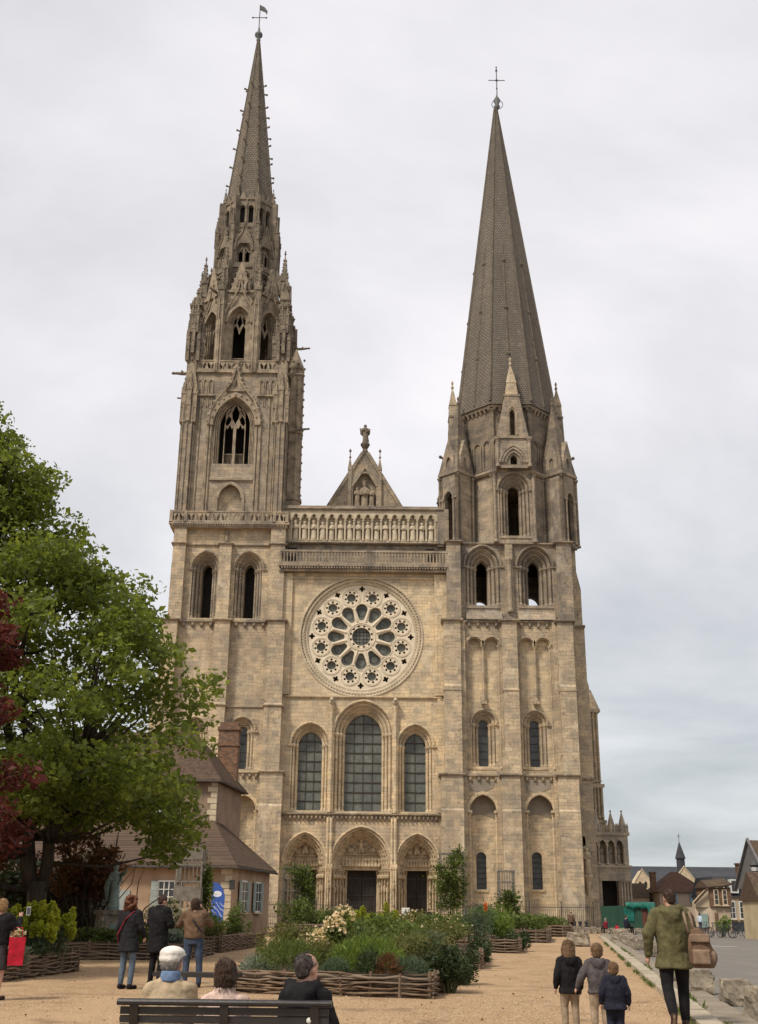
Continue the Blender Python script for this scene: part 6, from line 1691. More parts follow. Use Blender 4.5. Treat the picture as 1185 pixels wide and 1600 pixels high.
shrub(-.92, 26.6, .52, .5, 1.62, 'leaf_mid', 'tall rose bush crowded with peach and cream flowers in the front bed', 2200, .085, 10, .55, .4, True, 'petal_peach', 230, .062, fhi=.75)
shrub(-2.0, 27.6, .75, .7, 1.35, 'leaf_olive', 'loose olive green bush left of the peach rose bush', 1700, .09, 11, .3, .4)
shrub(-1.3, 25.6, .5, .5, 1.05, 'leaf_olive', 'wispy olive bush in front of the peach rose bush', 900, .10, 12, .2, .4)
shrub(.95, 26.3, .95, .9, 1.15, 'leaf_olive', 'feathery olive bush at the right of the front bed', 3000, .075, 13, .25, .4)
shrub(.3, 28.8, 1.2, .9, 1.3, 'leaf_mid', 'broad mid green bush at the back of the front bed', 2600, .09, 14, .35, .4)
shrub(-.6, 29.3, .6, .6, 1.2, 'leaf_dark', 'dark green bush at the back behind the peach rose', 1400, .09, 15, .4, .4)
# second bed
shrub(.2, 37.5, 1.3, 1.2, 1.45, 'leaf_mid', 'rounded mid green bush in the second bed of the path', 2600, .10, 16, .4, .45)
shrub(1.9, 36.0, .95, .9, 1.3, 'leaf_olive', 'olive bush beside the bare corner of the second bed', 2200, .09, 17, .3, .45)
shrub(1.7, 34.3, .55, .5, 1.05, 'leaf_blue', 'blue green plant at the front rim of the second bed', 1100, .10, 18, .3, .45)
shrub(3.1, 35.6, .5, .8, 1.0, 'leaf_dark', 'dark bush hanging over the path side of the second bed', 1500, .09, 19, .35, .1)
spurge(-.6, 39.2, 'group of lime spurge spikes in front of the middle door', 26, .95, 1.55, 20, .5)
spurge(.35, 40.0, 'single taller lime spurge clump right of the middle door', 12, .45, 1.75, 21, .5)
shrub(2.2, 40.6, 1.0, 1.0, 1.55, 'leaf_mid', 'yellow green bush at the back of the second bed', 2200, .10, 22, .4, .5, True, 'petal_peach', 30, .05)
shrub(-1.1, 36.2, .7, .7, 1.25, 'leaf_olive', 'olive bush at the left end of the second bed', 1500, .09, 23, .3, .45)
# third bed
shrub(2.7, 50.5, 1.2, 1.2, 1.75, 'leaf_mid', 'bush dotted with cream flowers in the third bed', 2400, .11, 24, .45, .5, True, 'petal_peach', 30, .05)
shrub(4.4, 50.6, 1.1, 1.2, 1.9, 'leaf_blue', 'blue green spiky bush in the third bed', 2400, .14, 25, .16, .5)
shrub(5.4, 52.5, 1.0, 1.4, 1.75, 'leaf_bright', 'bright yellow green bush on the path side of the third bed', 2600, .11, 26, .45, .5)
shrub(6.0, 49.8, .6, 1.2, 1.15, 'leaf_dark', 'dark bush at the corner of the third bed', 1300, .11, 27, .4, .1)
shrub(3.6, 55.0, 1.3, 1.2, 1.7, 'leaf_olive', 'olive bush at the back of the third bed', 1800, .11, 28, .4, .5)
t = thing('torch_lily', 'single orange torch lily spike above the third bed', 'flower', (4.6, 49.4, 0)); b = MB(); b.tube([(0, 0, .3), (.02, 0, 1.6)], .014, 5); b.build('stem', 'stem', t); leaves('flower', blob_pts((.02, 0, 1.72), (.08, .08, .2), 160, np.random.default_rng(3), .5), .07, 'petal_orange', t, 5, .4, -.4)
# fourth and fifth beds
for i, (x, y, rx, h, m, lb) in enumerate(((6.3, 68, 1.6, 1.9, 'leaf_bright', 'fresh green bush at the near end of the fourth bed'), (8.2, 70, 1.4, 1.7, 'leaf_mid', 'mid green bush on the path side of the fourth bed'), (7.2, 74, 1.8, 2.0, 'leaf_bright', 'large yellow green bush at the back of the fourth bed'), (9.6, 74, 1.2, 1.5, 'leaf_mid', 'low green bush at the far path corner of the fourth bed'), (10.6, 87, 1.8, 1.7, 'leaf_mid', 'green bush at the near end of the farthest bed'), (13.0, 90, 1.6, 1.6, 'leaf_mid', 'green bush in the middle of the farthest bed'), (13.5, 96, 1.8, 1.5, 'leaf_dark', 'dark bush at the railing end of the farthest bed'))):
    shrub(x, y, rx, rx, h, m, lb, 1700, .15, 30 + i, .5, .5)
# left beds
spurge(-8.1, 28.6, 'big clump of lime green spurge spikes in the left bed', 54, 1.05, 1.62, 40, .4)
spurge(-10.2, 28.9, 'second lime spurge clump at the left edge, half hidden', 20, .7, 1.2, 41, .4)
mound(-8.05, 26.4, .42, .45, .95, 'leaf_silver', 'silver leaved plant beside the red shopping bag', 1100, .2, 42, .38, asp=.2)
shrub(-7.9, 27.6, .4, .5, .85, 'leaf_dark', 'small dark plant at the corner below the lime spurge', 800, .09, 43, .4, .35)
shrub(-7.6, 38.6, .8, .7, 1.15, 'leaf_mid', 'feathery green plant below the statue pedestal', 1600, .10, 44, .3, .4)
shrub(-8.9, 39.2, .8, .6, 1.0, 'leaf_mid', 'low green plant left of the feathery one below the statue', 1300, .10, 45, .4, .4)
shrub(-10.4, 39.0, 1.0, .6, 1.0, 'leaf_olive', 'olive plant behind the lime spurge', 1200, .10, 46, .4, .4)
shrub(-6.5, 39.4, .6, .6, .95, 'leaf_silver', 'pale silvery plant between the man in black and the photographing woman', 1000, .12, 47, .4, .4)
shrub(-8.1, 47.2, 1.05, .9, 2.0, 'leaf_mid', 'snowball bush covered in cream white flowers behind the man in black', 1700, .11, 48, .5, .5, True, 'petal_white', 360, .085)
shrub(-7.9, 51.4, .9, .8, 1.5, 'leaf_mid', 'smaller bush with cream flowers below the blue banner', 1200, .11, 49, .5, .5, True, 'petal_white', 150, .085)
shrub(-6.6, 47.6, .85, .9, 1.45, 'leaf_bright', 'bright green bush right of the photographing woman', 1900, .11, 50, .4, .5)
shrub(-5.9, 51.6, .7, .9, 1.8, 'leaf_mid', 'upright green bush at the rounded end of the left bed', 1700, .13, 51, .3, .5)
shrub(-6.3, 45.6, .6, .5, 1.2, 'leaf_olive', 'olive bush on the front rim of the left bed with the rounded end', 1000, .1, 52, .4, .4)
for i, (x, y, rx, h, m, lb) in enumerate(((-5.0, 76.5, 1.5, 2.5, 'leaf_mid', 'round green bush below the shuttered window'), (-3.0, 77, 1.4, 1.9, 'leaf_mid', 'rounded bush in front of the left portal'), (-1.5, 76, 1.1, 1.8, 'leaf_olive', 'olive bush with pale flowers left of the middle door'), (.4, 60, 1.3, 1.6, 'leaf_bright', 'bright bush in front of the middle door'), (2.2, 62, 1.2, 1.8, 'leaf_olive', 'peach flowered bush below the white notice'))):
    shrub(x, y, rx, rx * .9, h, m, lb, 1600, .15, 60 + i, .5, .4, i in (2, 4), 'petal_peach', 45, .07)

# loose stones and dead leaves on the gravel near the camera
r = np.random.default_rng(77)
lt = leaves('leaf_litter', np.stack([r.uniform(-9, 5, 260), 7 + 24 * r.random(260) ** 1.2, np.full(260, .012)], 1), .04, 'leaf_rust', None, 5, .5, 0)
tag(lt, 'dry brown leaves scattered on the gravel', 'leaf litter', None, 'stuff')
b = MB()
for i in range(3500):
    x, y = r.uniform(-6, 4.5), 7.0 + 16 * r.random() ** 1.3; q = r.uniform(.008, .024)
    a = r.uniform(0, 6.28)
    b.add([(x + q * cos(a), y + q * sin(a), 0), (x + q * cos(a + 2.1), y + q * sin(a + 2.1), 0), (x + q * cos(a + 4.2), y + q * sin(a + 4.2), 0), (x + q * .2, y, q * r.uniform(.6, 1.1))], [(0, 1, 3), (1, 2, 3), (2, 0, 3)])
M['pebble'] = leaf_mat('pebble', (0.2, 0.125, 0.075), (0.5, 0.37, 0.25), 0.0, .9)
tag(b.build('pebbles', 'pebble', None, False, False), 'loose pebbles on the ochre gravel', 'pebbles', None, 'stuff')

r = np.random.default_rng(78); G = []
for i in range(60):
    y0 = 10 + 60 * r.random() ** 1.5; L = r.uniform(.1, .5)
    for k in range(26): yy = y0 + L * r.normal(); G.append((KX(yy) - .03 + r.normal() * .04, yy, .03 + .05 * r.random()))
for i in range(25):
    y0 = 10 + 60 * r.random() ** 1.5; L = r.uniform(.1, .4)
    for k in range(22): yy = y0 + L * r.normal(); G.append((KX(yy) + .36 + r.normal() * .03, yy, .09 + .04 * r.random()))
tag(leaves('grass_tufts', G, .085, 'leaf_mid', None, 6, .2, .8), 'small grass tufts growing along the kerb', 'grass', None, 'stuff')
# climbing plants on wooden obelisks
M['oldwood'] = plain('weathered_grey_wood', (0.12, 0.105, 0.085), (0.22, 0.195, 0.16), 3, .9, .4, 20, .15)
def obelisk(x, y, w, z1, label, cage=False, group='wooden trellis towers'):
    t = thing('trellis_tower', label, 'trellis', (x, y, 0), 0, group)
    for sx in (-1, 1):
        for sy in (-1, 1):
            b = MB(); b.box(sx * w - .045, sx * w + .045, sy * w - .045, sy * w + .045, 0, z1); b.build('post', 'oldwood', t)
    n = 6
    for side in range(4):
        T = Matrix.Rotation(side * pi / 2, 4, 'Z')
        for k in range(1, n):
            b = MB(T); u = -w + 2 * w * k / n; b.box(u - .018, u + .018, -w - .02, -w + .02, z1 * .32, z1 * (1.0 if not cage else .98)); b.build('slat', 'oldwood', t)
        for z in (z1 * .32, z1 * .62, z1 * .8, z1 * .97):
            b = MB(T); b.box(-w - .05, w + .05, -w - .035, -w + .035, z, z + .09); b.build('crosspiece', 'oldwood', t)
    return t
obelisk(5.6, 86, .85, 5.7, 'tall wooden trellis tower wrapped in a climber right of the portals')
obelisk(9.55, 86, .55, 4.5, 'narrow wooden trellis tower in front of the right tower')
obelisk(-5.75, 86, .85, 4.6, 'wooden trellis tower with a climber in front of the left portal')
t = obelisk(-9.4, 60, .62, 4.5, 'wooden trellis cage standing in front of the cottage')
for z0, z1 in ((1.9, 2.6), (3.9, 4.4)):
    for s in range(4):
        b = MB(Matrix.Rotation(s * pi / 2, 4, 'Z')); b.box(-.66, .66, -.70, -.66, z0, z1); b.build('board', 'oldwood', t)
def climber(x, y, lumps, label, seed):
    r = np.random.default_rng(seed); t = thing('climbing_plant', label, 'climber', (x, y, 0), 0, 'climbing plants on the trellis towers')
    P = [np.array([dx, dy, z]) + r.normal(size=(int(1500 * rr * rz), 3)) * np.array([rr * .55, rr * .4, rz * .6]) for dx, dy, z, rr, rz in lumps]
    for dx, dy, z, rr, rz in lumps:
        for _ in range(3):
            c = np.array([dx, dy, z]) + r.normal(size=3) * np.array([rr, rr, rz]) * .42
            P.append(blob_pts(c, np.array([rr, rr * .9, rz]) * r.uniform(.3, .65), int(110 * rr * rz / .6), r, .1))
    b = MB(); [b.tube(wig((r.normal() * .2, r.normal() * .2, 0), (lumps[0][0] + r.normal() * .3, -.2, lumps[-1][2]), 5, .04, r), [.04, .035, .03, .03, .02, .01], 5) for _ in range(4)]; b.build('stem', 'bark', t)
    leaves('foliage', np.concatenate(P), .15, 'leaf_mid', t, seed, .6)
climber(5.6, 85.6, [(-.1, -.5, 2.3, .8, .6), (-.4, -.5, 3.2, .85, .7), (-.3, -.5, 4.1, .95, .7), (0.2, -.4, 5.0, .7, .5), (.5, -.3, 5.6, .4, .4), (.5, -.3, 3.4, .6, .6)], 'leafy climber filling the tall trellis tower right of the portals', 1)
climber(9.6, 85.8, [(.0, -.3, 2.2, .75, .5), (.1, -.3, 2.7, .7, .4), (.4, -.3, 1.7, .5, .4)], 'small leafy climber on the narrow trellis tower', 2)
climber(-5.7, 85.6, [(.5, -.5, 3.6, .7, .6), (.8, -.4, 2.6, .5, .8), (.1, -.5, 4.3, .9, .35), (.8, -.4, 1.6, .5, .6)], 'leafy climber on the trellis tower before the left portal', 3)
climber(-9.3, 60, [(.7, 0, 3.0, .3, .7), (.75, 0, 2.0, .35, .6), (.6, 0, 1.2, .5, .5)], 'thin climber on the side of the trellis cage by the cottage', 4)

# dark hedge added to stand in for the shade under the big tree
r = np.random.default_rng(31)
hd = thing('hedge', 'dark evergreen hedge added for the deep shade under the big tree', 'hedge', (-16.4, 46.6, 0))
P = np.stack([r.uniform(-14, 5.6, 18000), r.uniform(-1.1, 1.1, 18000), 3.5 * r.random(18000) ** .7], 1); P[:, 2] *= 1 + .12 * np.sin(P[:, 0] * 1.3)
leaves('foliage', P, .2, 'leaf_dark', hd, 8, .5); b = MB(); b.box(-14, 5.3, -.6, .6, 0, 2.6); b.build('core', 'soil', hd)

# ================================================================== bronze statue
M['bronze'] = plain('verdigris_bronze', (0.13, 0.17, 0.15), (0.28, 0.35, 0.305), 3, .6, .4, 10, .4)
t = thing('statue', 'green bronze statue of a robed figure on a stone pedestal', 'statue', (-9.25, 42.0, 0), .5)
b = MB(); b.box(-.6, .6, -.5, .5, 0, .2); b.box(-.5, .5, -.42, .42, .2, 1.3, .02, .02); b.box(-.55, .55, -.47, .47, 1.3, 1.45); b.build('pedestal', 'block', t)
b = MB(); b.box(-.2, .2, -.44, -.42, .6, 1.0); b.build('plaque', 'bronze', t)
b = MB(Matrix.Translation((0, 0, 1.5)) @ Matrix.Scale(1.52, 4)); figure_mb(b, 55, .78, False, False)
b.tube([(.1, -.05, .74), (.17, -.13, .78), (.2, -.2, .86)], [.05, .04, .03], 6); b.tube([(-.11, 0, .7), (-.17, .05, .5), (-.15, .05, .15)], [.07, .07, .04], 6)
b.build('figure', 'bronze', t, True)

# ================================================================== cottage on the left
M['render_pink'] = plain('ochre_pink_render', (0.27, 0.185, 0.122), (0.40, 0.28, 0.19), .9, .92, .3, 12, .1, obj=False)
M['render_brown'] = plain('brown_render', (0.185, 0.13, 0.095), (0.285, 0.205, 0.15), .7, .92, .3, 12, .1, obj=False)
M['quoin'] = plain('pale_quoin_stone', (.42, .345, .24), (.58, .48, .34), 1.5, .9, .4, 8, .1, obj=False)
M['shutter'] = plain('pale_blue_shutter', (0.225, 0.255, 0.24), (0.30, 0.33, 0.31), 2, .7, .1)
M['wframe'] = plain('white_window_frame', (.55, .54, .5), (.68, .67, .63), 2, .6, .05)
M['winglass'] = plain('house_window_glass', (.025, .028, .03), (.07, .075, .08), .8, .12, .05, 2, .6, obj=False)
def tile_mat(name, c1, c2, moss):
    t = NT(name); uv, p = wallvec(t)
    br = t.node('ShaderNodeTexBrick'); t.l.new(uv, br.inputs['Vector']); br.inputs['Scale'].default_value = 1; br.inputs['Brick Width'].default_value = .2; br.inputs['Row Height'].default_value = .13
    br.inputs['Mortar Size'].default_value = .012; br.inputs['Color1'].default_value = (*c1, 1); br.inputs['Color2'].default_value = (*c2, 1); br.inputs['Mortar'].default_value = (*[x * .4 for x in c1], 1)
    n = t.noise(p, .6, 5, .65); col = t.mix(t.rng(n, .5, .7, 0, .6), br.outputs['Color'], moss); n2 = t.noise(p, 2.5, 4, .7); col = t.mix(t.rng(n2, .55, .75, 0, .5), col, tuple(x * .5 for x in c1))
    t.bump(t.math('SUBTRACT', 1.0, br.outputs['Fac']), .7, .03); return t.fin(col, .9, .15)
M['tile'] = tile_mat('brown_roof_tile', (0.125, 0.08, 0.055), (0.07, 0.048, 0.037), (0.115, 0.095, 0.05))
M['tile_red'] = tile_mat('red_brown_roof_tile', (0.155, 0.082, 0.055), (0.105, 0.06, 0.044), (0.11, 0.075, 0.05))
M['slate'] = tile_mat('blue_grey_slate', (0.075, 0.078, 0.088), (0.055, 0.057, 0.066), (0.085, 0.082, 0.08))
M['brick'] = masonry('red_chimney_brick', (0.26, 0.145, 0.088), (0.15, 0.088, 0.06), (0.19, 0.155, 0.12), (0.13, 0.09, 0.06), .7, bw=.24, bh=.085, joint=.012)
M['timber'] = plain('dark_timber', (.05, .042, .036), (.09, .075, .062), 2, .85, .2)
cot = thing('cottage', 'ochre pink cottage with brown hipped roofs, quoins and a brick chimney', 'house', (-10, 75, 0))
O = Vector((-10, 75, 0))
def HB(m=None): return MB(Matrix.Translation(-O) @ m) if m is not None else MB(Matrix.Translation(-O))
def wallpoly(b, pts, z0, z1): b.prism_z(pts, z0, z1)
A, B_, C_, D_ = (-8.8, 72.0), (-7.35, 82.0), (-12.0, 83.0), (-27, 72.4)
b = HB(); b.prism_z([(-27, 72.0), A, B_, (-27, 82.5)], 0, 4.0); b.build('wall', 'render_pink', cot)
b = HB(); b.prism_z([(-26, 79.9), (-11.1, 80.0), (-10.3, 88.0), (-26, 88)], 0, 10.0); b.build('tall_wall', 'render_brown', cot)
b = HB(); b.rings([[(-27.3, 71.5, 3.95), (-8.45, 71.5, 3.95), (-6.9, 82.4, 3.95), (-27.3, 82.4, 3.95)], [(-27.3, 71.5, 4.1), (-8.45, 71.5, 4.1), (-6.9, 82.4, 4.1), (-27.3, 82.4, 4.1)], [(-27, 79.95, 7.3), (-11.15, 79.95, 7.3), (-10.9, 82.4, 7.3), (-27, 82.4, 7.3)]]); b.build('roof', 'tile', cot)
b = HB(); b.rings([[(-26.3, 79.5, 9.9), (-10.8, 79.6, 9.9), (-9.9, 88.4, 9.9), (-26.3, 88.4, 9.9)], [(-26.3, 79.5, 10.1), (-10.8, 79.6, 10.1), (-9.9, 88.4, 10.1), (-26.3, 88.4, 10.1)], [(-23, 83.8, 13.9), (-13.6, 83.8, 13.9), (-13.4, 84.2, 13.9), (-23, 84.2, 13.9)]]); rf = b.build('roof', 'tile', cot)
b = HB(); b.tube([(-27.3, 71.45, 3.95), (-8.4, 71.45, 3.95), (-6.85, 82.3, 3.95)], .08, 6); b.tube([(-26, 79.45, 9.95), (-10.75, 79.55, 9.95), (-9.85, 88.2, 9.95)], .08, 6); b.build('gutter', 'timber', cot)
b = HB(); b.box(-12.05, -10.55, 86.2, 87.4, 8, 14.5); b.box(-12.15, -10.45, 86.1, 87.5, 14.5, 14.75); b.box(-12.0, -10.6, 86.25, 87.35, 14.75, 15.1); b.box(-12.12, -10.48, 86.13, 87.47, 13.3, 13.5); b.build('chimney', 'brick', rf)
q = random.Random(4)
for zc in range(10):
    l = .62 if zc % 2 else .38
    b = HB(); b.box(-8.8 - l, -8.77, 71.95, 72.35, .05 + zc * .39, .40 + zc * .39); b.build('quoin', 'quoin', cot)
for zc in range(15):
    l = .6 if zc % 2 else .38
    b = HB(); b.box(-11.1 - l, -11.07, 79.95, 80.3, 4.2 + zc * .39, 4.55 + zc * .39); b.build('quoin', 'quoin', cot)
R2 = Matrix.Translation((*A, 0)) @ Matrix.Rotation(atan2(B_[1] - A[1], B_[0] - A[0]), 4, 'Z')      # along the right wall, outside is -y
def house_window(T, cx, z0, z1, hw, parent, shut=True, sh_w=None, mat='shutter', hb=None, bars=(2, 3), bw='wframe'):
    b = hb(T); b.box(cx - hw - .1, cx + hw + .1, -.09, .05, z0 - .1, z1 + .1); w = b.build('window', bw, parent)
    b = hb(T); b.box(cx - hw, cx + hw, -.10, -.085, z0, z1); b.build('pane', 'winglass', w)
    b = hb(T)
    for i in range(1, bars[0]): x = cx - hw + 2 * hw * i / bars[0]; b.box(x - .025, x + .025, -.125, -.095, z0, z1)
    for i in range(1, bars[1]): z = z0 + (z1 - z0) * i / bars[1]; b.box(cx - hw, cx + hw, -.12, -.095, z - .02, z + .02)
    o = b.build('glazing_bar', bw, w); o['kind'] = 'stuff'
    b = hb(T); b.box(cx - hw - .2, cx + hw + .2, -.2, .05, z0 - .2, z0 - .1); b.build('sill', 'quoin', w)
    if shut:
        sw = sh_w or hw * .95
        for s in (-1, 1):
            b = hb(T); x = cx + s * (hw + .06 + sw / 2); b.box(x - sw / 2, x + sw / 2, -.15, -.1, z0 - .05, z1 + .05)
            for k in range(7): zq = z0 + (z1 - z0) * (k + .5) / 7; b.box(x - sw / 2 + .04, x + sw / 2 - .04, -.165, -.15, zq - .05, zq + .03)
            b.build('shutter', mat, w)
for x in (3.0, 6.6): house_window(R2, x, 1.5, 3.2, .62, cot, True, .62, 'shutter', HB)
F2 = Matrix.Translation((-8.8, 72.0, 0))
for x in (-3.9, -9.5, -14): house_window(F2, x, .95, 3.1, .45, cot, True, .42, 'shutter', HB, (3, 5))
b = HB(F2); b.box(-6.9, -6.1, -.08, .05, 0, 2.6); b.build('door', 'shutter', cot)
b = HB(F2); b.box(-.05, .25, -.35, -.05, 2.7, 3.25); b.build('wall_box', 'iron', cot)
F3 = Matrix.Translation((-11.1, 79.98, 0)) @ Matrix.Rotation(.0, 4, 'Z')
for x in (-4.4, -8): house_window(F3, x, 7.3, 9.0, .5, cot, True, .5, 'shutter', HB)
# dark outbuilding and fence far left
M['boards'] = plain('dark_green_boards', (.02, .028, .024), (.045, .055, .048), 2, .8, .2)
s = thing('garden_shed', 'dark boarded garden shed with a pale door frame under the tree', 'shed', (-14.2, 47.5, 0))
for k in range(14):
    b = MB(); b.box(-2.9 + k * .42, -2.9 + k * .42 + .41, -.04, .04, 0, 2.5); b.build('board', 'boards', s)
b = MB(); b.box(-2.9, 2.95, .05, 3, 0, 2.45); b.build('wall', 'boards', s)
b = MB(); b.box(-.1, 1.0, -.1, -.04, .05, 2.1); dd = b.build('door', 'boards', s); b = MB(); b.box(.05, .85, -.12, -.1, 1.0, 1.9); b.build('pane', 'winglass', dd)
b = MB(); b.prism_x([(-.4, 2.45), (3.3, 3.4), (3.3, 3.5), (-.4, 2.55)], -3.2, 3.2); b.build('roof', 'tile', s)
# feather banner
def banner_mat():
    t = NT('blue_banner'); p = t.objc(); sp = t.node('ShaderNodeSeparateXYZ'); t.l.new(p, sp.inputs[0])
    # printed pale ellipse near the top and white strokes lower down
    dx = t.math('DIVIDE', t.math('SUBTRACT', sp.outputs[0], .32), .26); dz = t.math('DIVIDE', t.math('SUBTRACT', sp.outputs[2], 2.42), .17)
    e = t.math('LESS_THAN', t.math('ADD', t.math('MULTIPLY', dx, dx), t.math('MULTIPLY', dz, dz)), 1.0)
    w = t.node('ShaderNodeTexWave'); t.l.new(p, w.inputs[0]); w.inputs['Scale'].default_value = 2.2; w.inputs['Distortion'].default_value = 5; w.bands_direction = 'DIAGONAL'
    s = t.math('MULTIPLY', t.math('GREATER_THAN', w.outputs['Fac'], .93), t.math('LESS_THAN', t.math('ABSOLUTE', t.math('SUBTRACT', sp.outputs[2], 1.55)), .4))
    c = t.mix(t.math('MAXIMUM', e, t.math('MULTIPLY', s, .7)), (0.035, 0.085, 0.32), (0.62, 0.62, 0.68)); return t.fin(c, .6, .3)
M['banner'] = banner_mat()
t = thing('feather_banner', 'blue feather banner with a white oval in front of the cottage', 'banner', (-9.75, 70.8, 0), .0)
b = MB(); b.plate([(0, .75), (.72, .75), (.78, 2.3), (.62, 2.75), (.4, 3.0), (0, 3.1)], -.012, .012); b.build('cloth', 'banner', t)
b = MB(); b.tube([(-.02, 0, 0), (-.02, 0, 3.1)], .02, 6); b.build('pole', 'iron', t); b = MB(); b.box(-.25, .25, -.25, .25, 0, .06); b.build('base', 'iron', t)
# ================================================================== houses behind, on the right
M['wall_cream'] = plain('cream_render', (.40, .325, .225), (.49, .405, .285), .5, .92, .2, 10, .1, obj=False)
M['wall_pale'] = plain('pale_pink_render', (.42, .33, .245), (.50, .405, .305), .5, .92, .2, 10, .1, obj=False)
M['wall_yellow'] = plain('yellow_render', (.35, .28, .17), (.45, .365, .23), .8, .92, .2, 10, .1, obj=False)
M['shutter_blue'] = plain('light_blue_shutter', (.20, .34, .42), (.28, .43, .50), 2, .7, .1)
M['shutter_green'] = plain('grey_green_shutter', (.20, .28, .25), (.27, .36, .32), 2, .7, .1)
M['timber'] = plain('dark_timber', (.05, .042, .036), (.09, .075, .062), 2, .85, .2)
M['timber_blue'] = plain('grey_blue_timber', (.10, .098, .098), (.165, .155, .148), 2, .85, .2)
M['awning'] = plain('white_awning_cloth', (.62, .58, .56), (.75, .71, .69), 2, .8, .2)
def lb(o): 
    return lambda m=None: MB(m)
def front(T=(0, 0, 0)): return Matrix.Translation(T)
# long slate-roofed hall with a small spire
h = thing('hall', 'long stone hall under a dark slate roof with a small pointed turret', 'building', (58, 190, 0))
b = MB(); b.box(-24, 40, 0, 14, 0, 5.4); b.build('wall', 'wall_yellow', h)
b = MB(); b.prism_x([(-.7, 5.3), (15, 5.3), (7.2, 9.25)], -24.5, 40.5); rf = b.build('roof', 'slate', h)
b = MB(); b.box(-24, 40, -.5, 0, 5.1, 5.35); b.build('cornice', 'quoin', h)
for x in (-15.0, -2.0, 9.0):
    s = 1.0 if x != -2.0 else 1.35
    if x == -2.0: x = -8.2
    b = MB(); b.plate([(x - 1.5 * s, 5.0), (x + 1.5 * s, 5.0), (x + 1.5 * s, 6.2), (x, 8.3 * (1 if s == 1 else 1.06)), (x - 1.5 * s, 6.2)], -.9, 2.0, [arch(x - .45 * s, 5.6, 6.3, .25 * s, .3 * s, 4), arch(x + .45 * s, 5.6, 6.3, .25 * s, .3 * s, 4)]); d = b.build('dormer', 'quoin', h)
    b = MB(); b.box(x - 1.0, x + 1.0, -.4, -.3, 5.4, 6.9); b.build('pane', 'winglass', d)
    b = MB(); b.tube([(x - 1.7 * s, -.9, 6.0), (x, -.9, 8.5 * (1 if s == 1 else 1.06)), (x + 1.7 * s, -.9, 6.0)], .13, 5); b.build('coping', 'quoin', d)
b = MB(); b.frustum(-8.2, 1.0, [(.62, 8.0), (.62, 10.2), (.8, 10.3), (.75, 10.45), (.04, 12.9)]); b.tube([(-8.2, 1, 12.8), (-8.2, 1, 14.2)], .04, 4); b.tube([(-8.5, 1, 13.8), (-7.9, 1, 13.8)], .04, 4); b.build('turret', 'slate', h)
for x in (-19.5, -12, -4, 3, 8):
    b = MB(); b.box(x - .6, x + .6, -.06, .02, 2.2, 4.2); b.build('window', 'winglass', h)
# house with blue shutters
h = thing('blue_shutter_house', 'pale house with light blue shutters and a red brown hipped roof', 'house', (36.6, 140, 0))
b = MB(); b.box(-2.9, 2.7, 0, 7, 0, 4.15); b.build('wall', 'wall_pale', h)
b = MB(); b.rings([[(-3.2, -.4, 4.1), (3.0, -.4, 4.1), (3.0, 7.4, 4.1), (-3.2, 7.4, 4.1)], [(-.5, 3.0, 6.5), (.2, 3.0, 6.5), (.2, 4, 6.5), (-.5, 4, 6.5)]]); rf = b.build('roof', 'tile_red', h)
b = MB(); b.box(-3.3, -2.7, 2.0, 2.8, 4.0, 6.3); b.box(-3.38, -2.62, 1.9, 2.9, 6.3, 6.45); b.build('chimney', 'brick', rf)
house_window(front(), 1.5, 2.95, 4.0, .35, h, True, .38, 'shutter_blue', MB, (2, 2)); house_window(front(), -1.6, 2.95, 4.0, .35, h, True, .38, 'shutter_blue', MB, (2, 2)); house_window(front(), -1.4, .8, 2.1, .45, h, True, .4, 'shutter_blue', MB, (2, 2))
# low neighbour on its left
h = thing('low_house', 'low pale house with a grey roof left of the blue shuttered house', 'house', (31.0, 143, 0))
b = MB(); b.box(-2.6, 2.2, 0, 6, 0, 3.6); b.build('wall', 'wall_pale', h)
b = MB(); b.rings([[(-2.9, -.3, 3.55), (2.3, -.3, 3.55), (2.3, 6.2, 3.55), (-2.9, 6.2, 3.55)], [(-.5, 2.5, 5.2), (2.2, 2.5, 5.2), (2.2, 3.5, 5.2), (-.5, 3.5, 5.2)]]); b.build('roof', 'tile', h)
house_window(front(), -.5, 1.4, 2.7, .4, h, False, None, 'shutter', MB, (2, 2))
# narrow house with tall paired windows over a brick front
h = thing('narrow_house', 'narrow house with two tall white windows in a brown upper storey', 'house', (33.75, 118, 0))
b = MB(); b.prism_z([(-1.75, .6), (-.2, 0), (1.6, 0), (1.6, 5), (-1.75, 5)], 0, 2.3); b.build('wall', 'wall_pale', h)
b = MB(); b.box(-.4, 1.75, -.15, 4.5, 2.3, 4.15); b.build('upper_storey', 'brick', h)
b = MB(); b.plate([(-1.75, 2.3), (-.4, 2.3), (-.4, 4.0), (-1.75, 2.75)], .1, 1.5); b.build('gable', 'wall_cream', h)
b = MB(); b.tube([(-1.95, -.1, 2.65), (-.4, -.3, 4.2), (1.0, -.35, 4.3), (1.95, -.35, 4.55)], .12, 5); b.rings([[(-.6, -.4, 4.2), (1.95, -.4, 4.45), (1.95, 4.7, 4.45), (-.6, 4.7, 4.2)], [(-.5, 2, 4.9), (1.8, 2, 5.1), (1.8, 2.6, 5.1), (-.5, 2.6, 4.9)]]); b.build('roof', 'tile', h)
for x in (.25, 1.1): house_window(front((0, -.15, 0)), x, 2.6, 3.9, .15, h, False, None, 'shutter', MB, (1, 3), 'quoin')
b = MB(); b.box(.0, .3, -.08, .02, .1, 1.8); b.build('door', 'brick', h); b = MB(); b.box(-1.5, -.7, .0, .4, .4, 1.7); b.build('shutter', 'shutter_green', h)
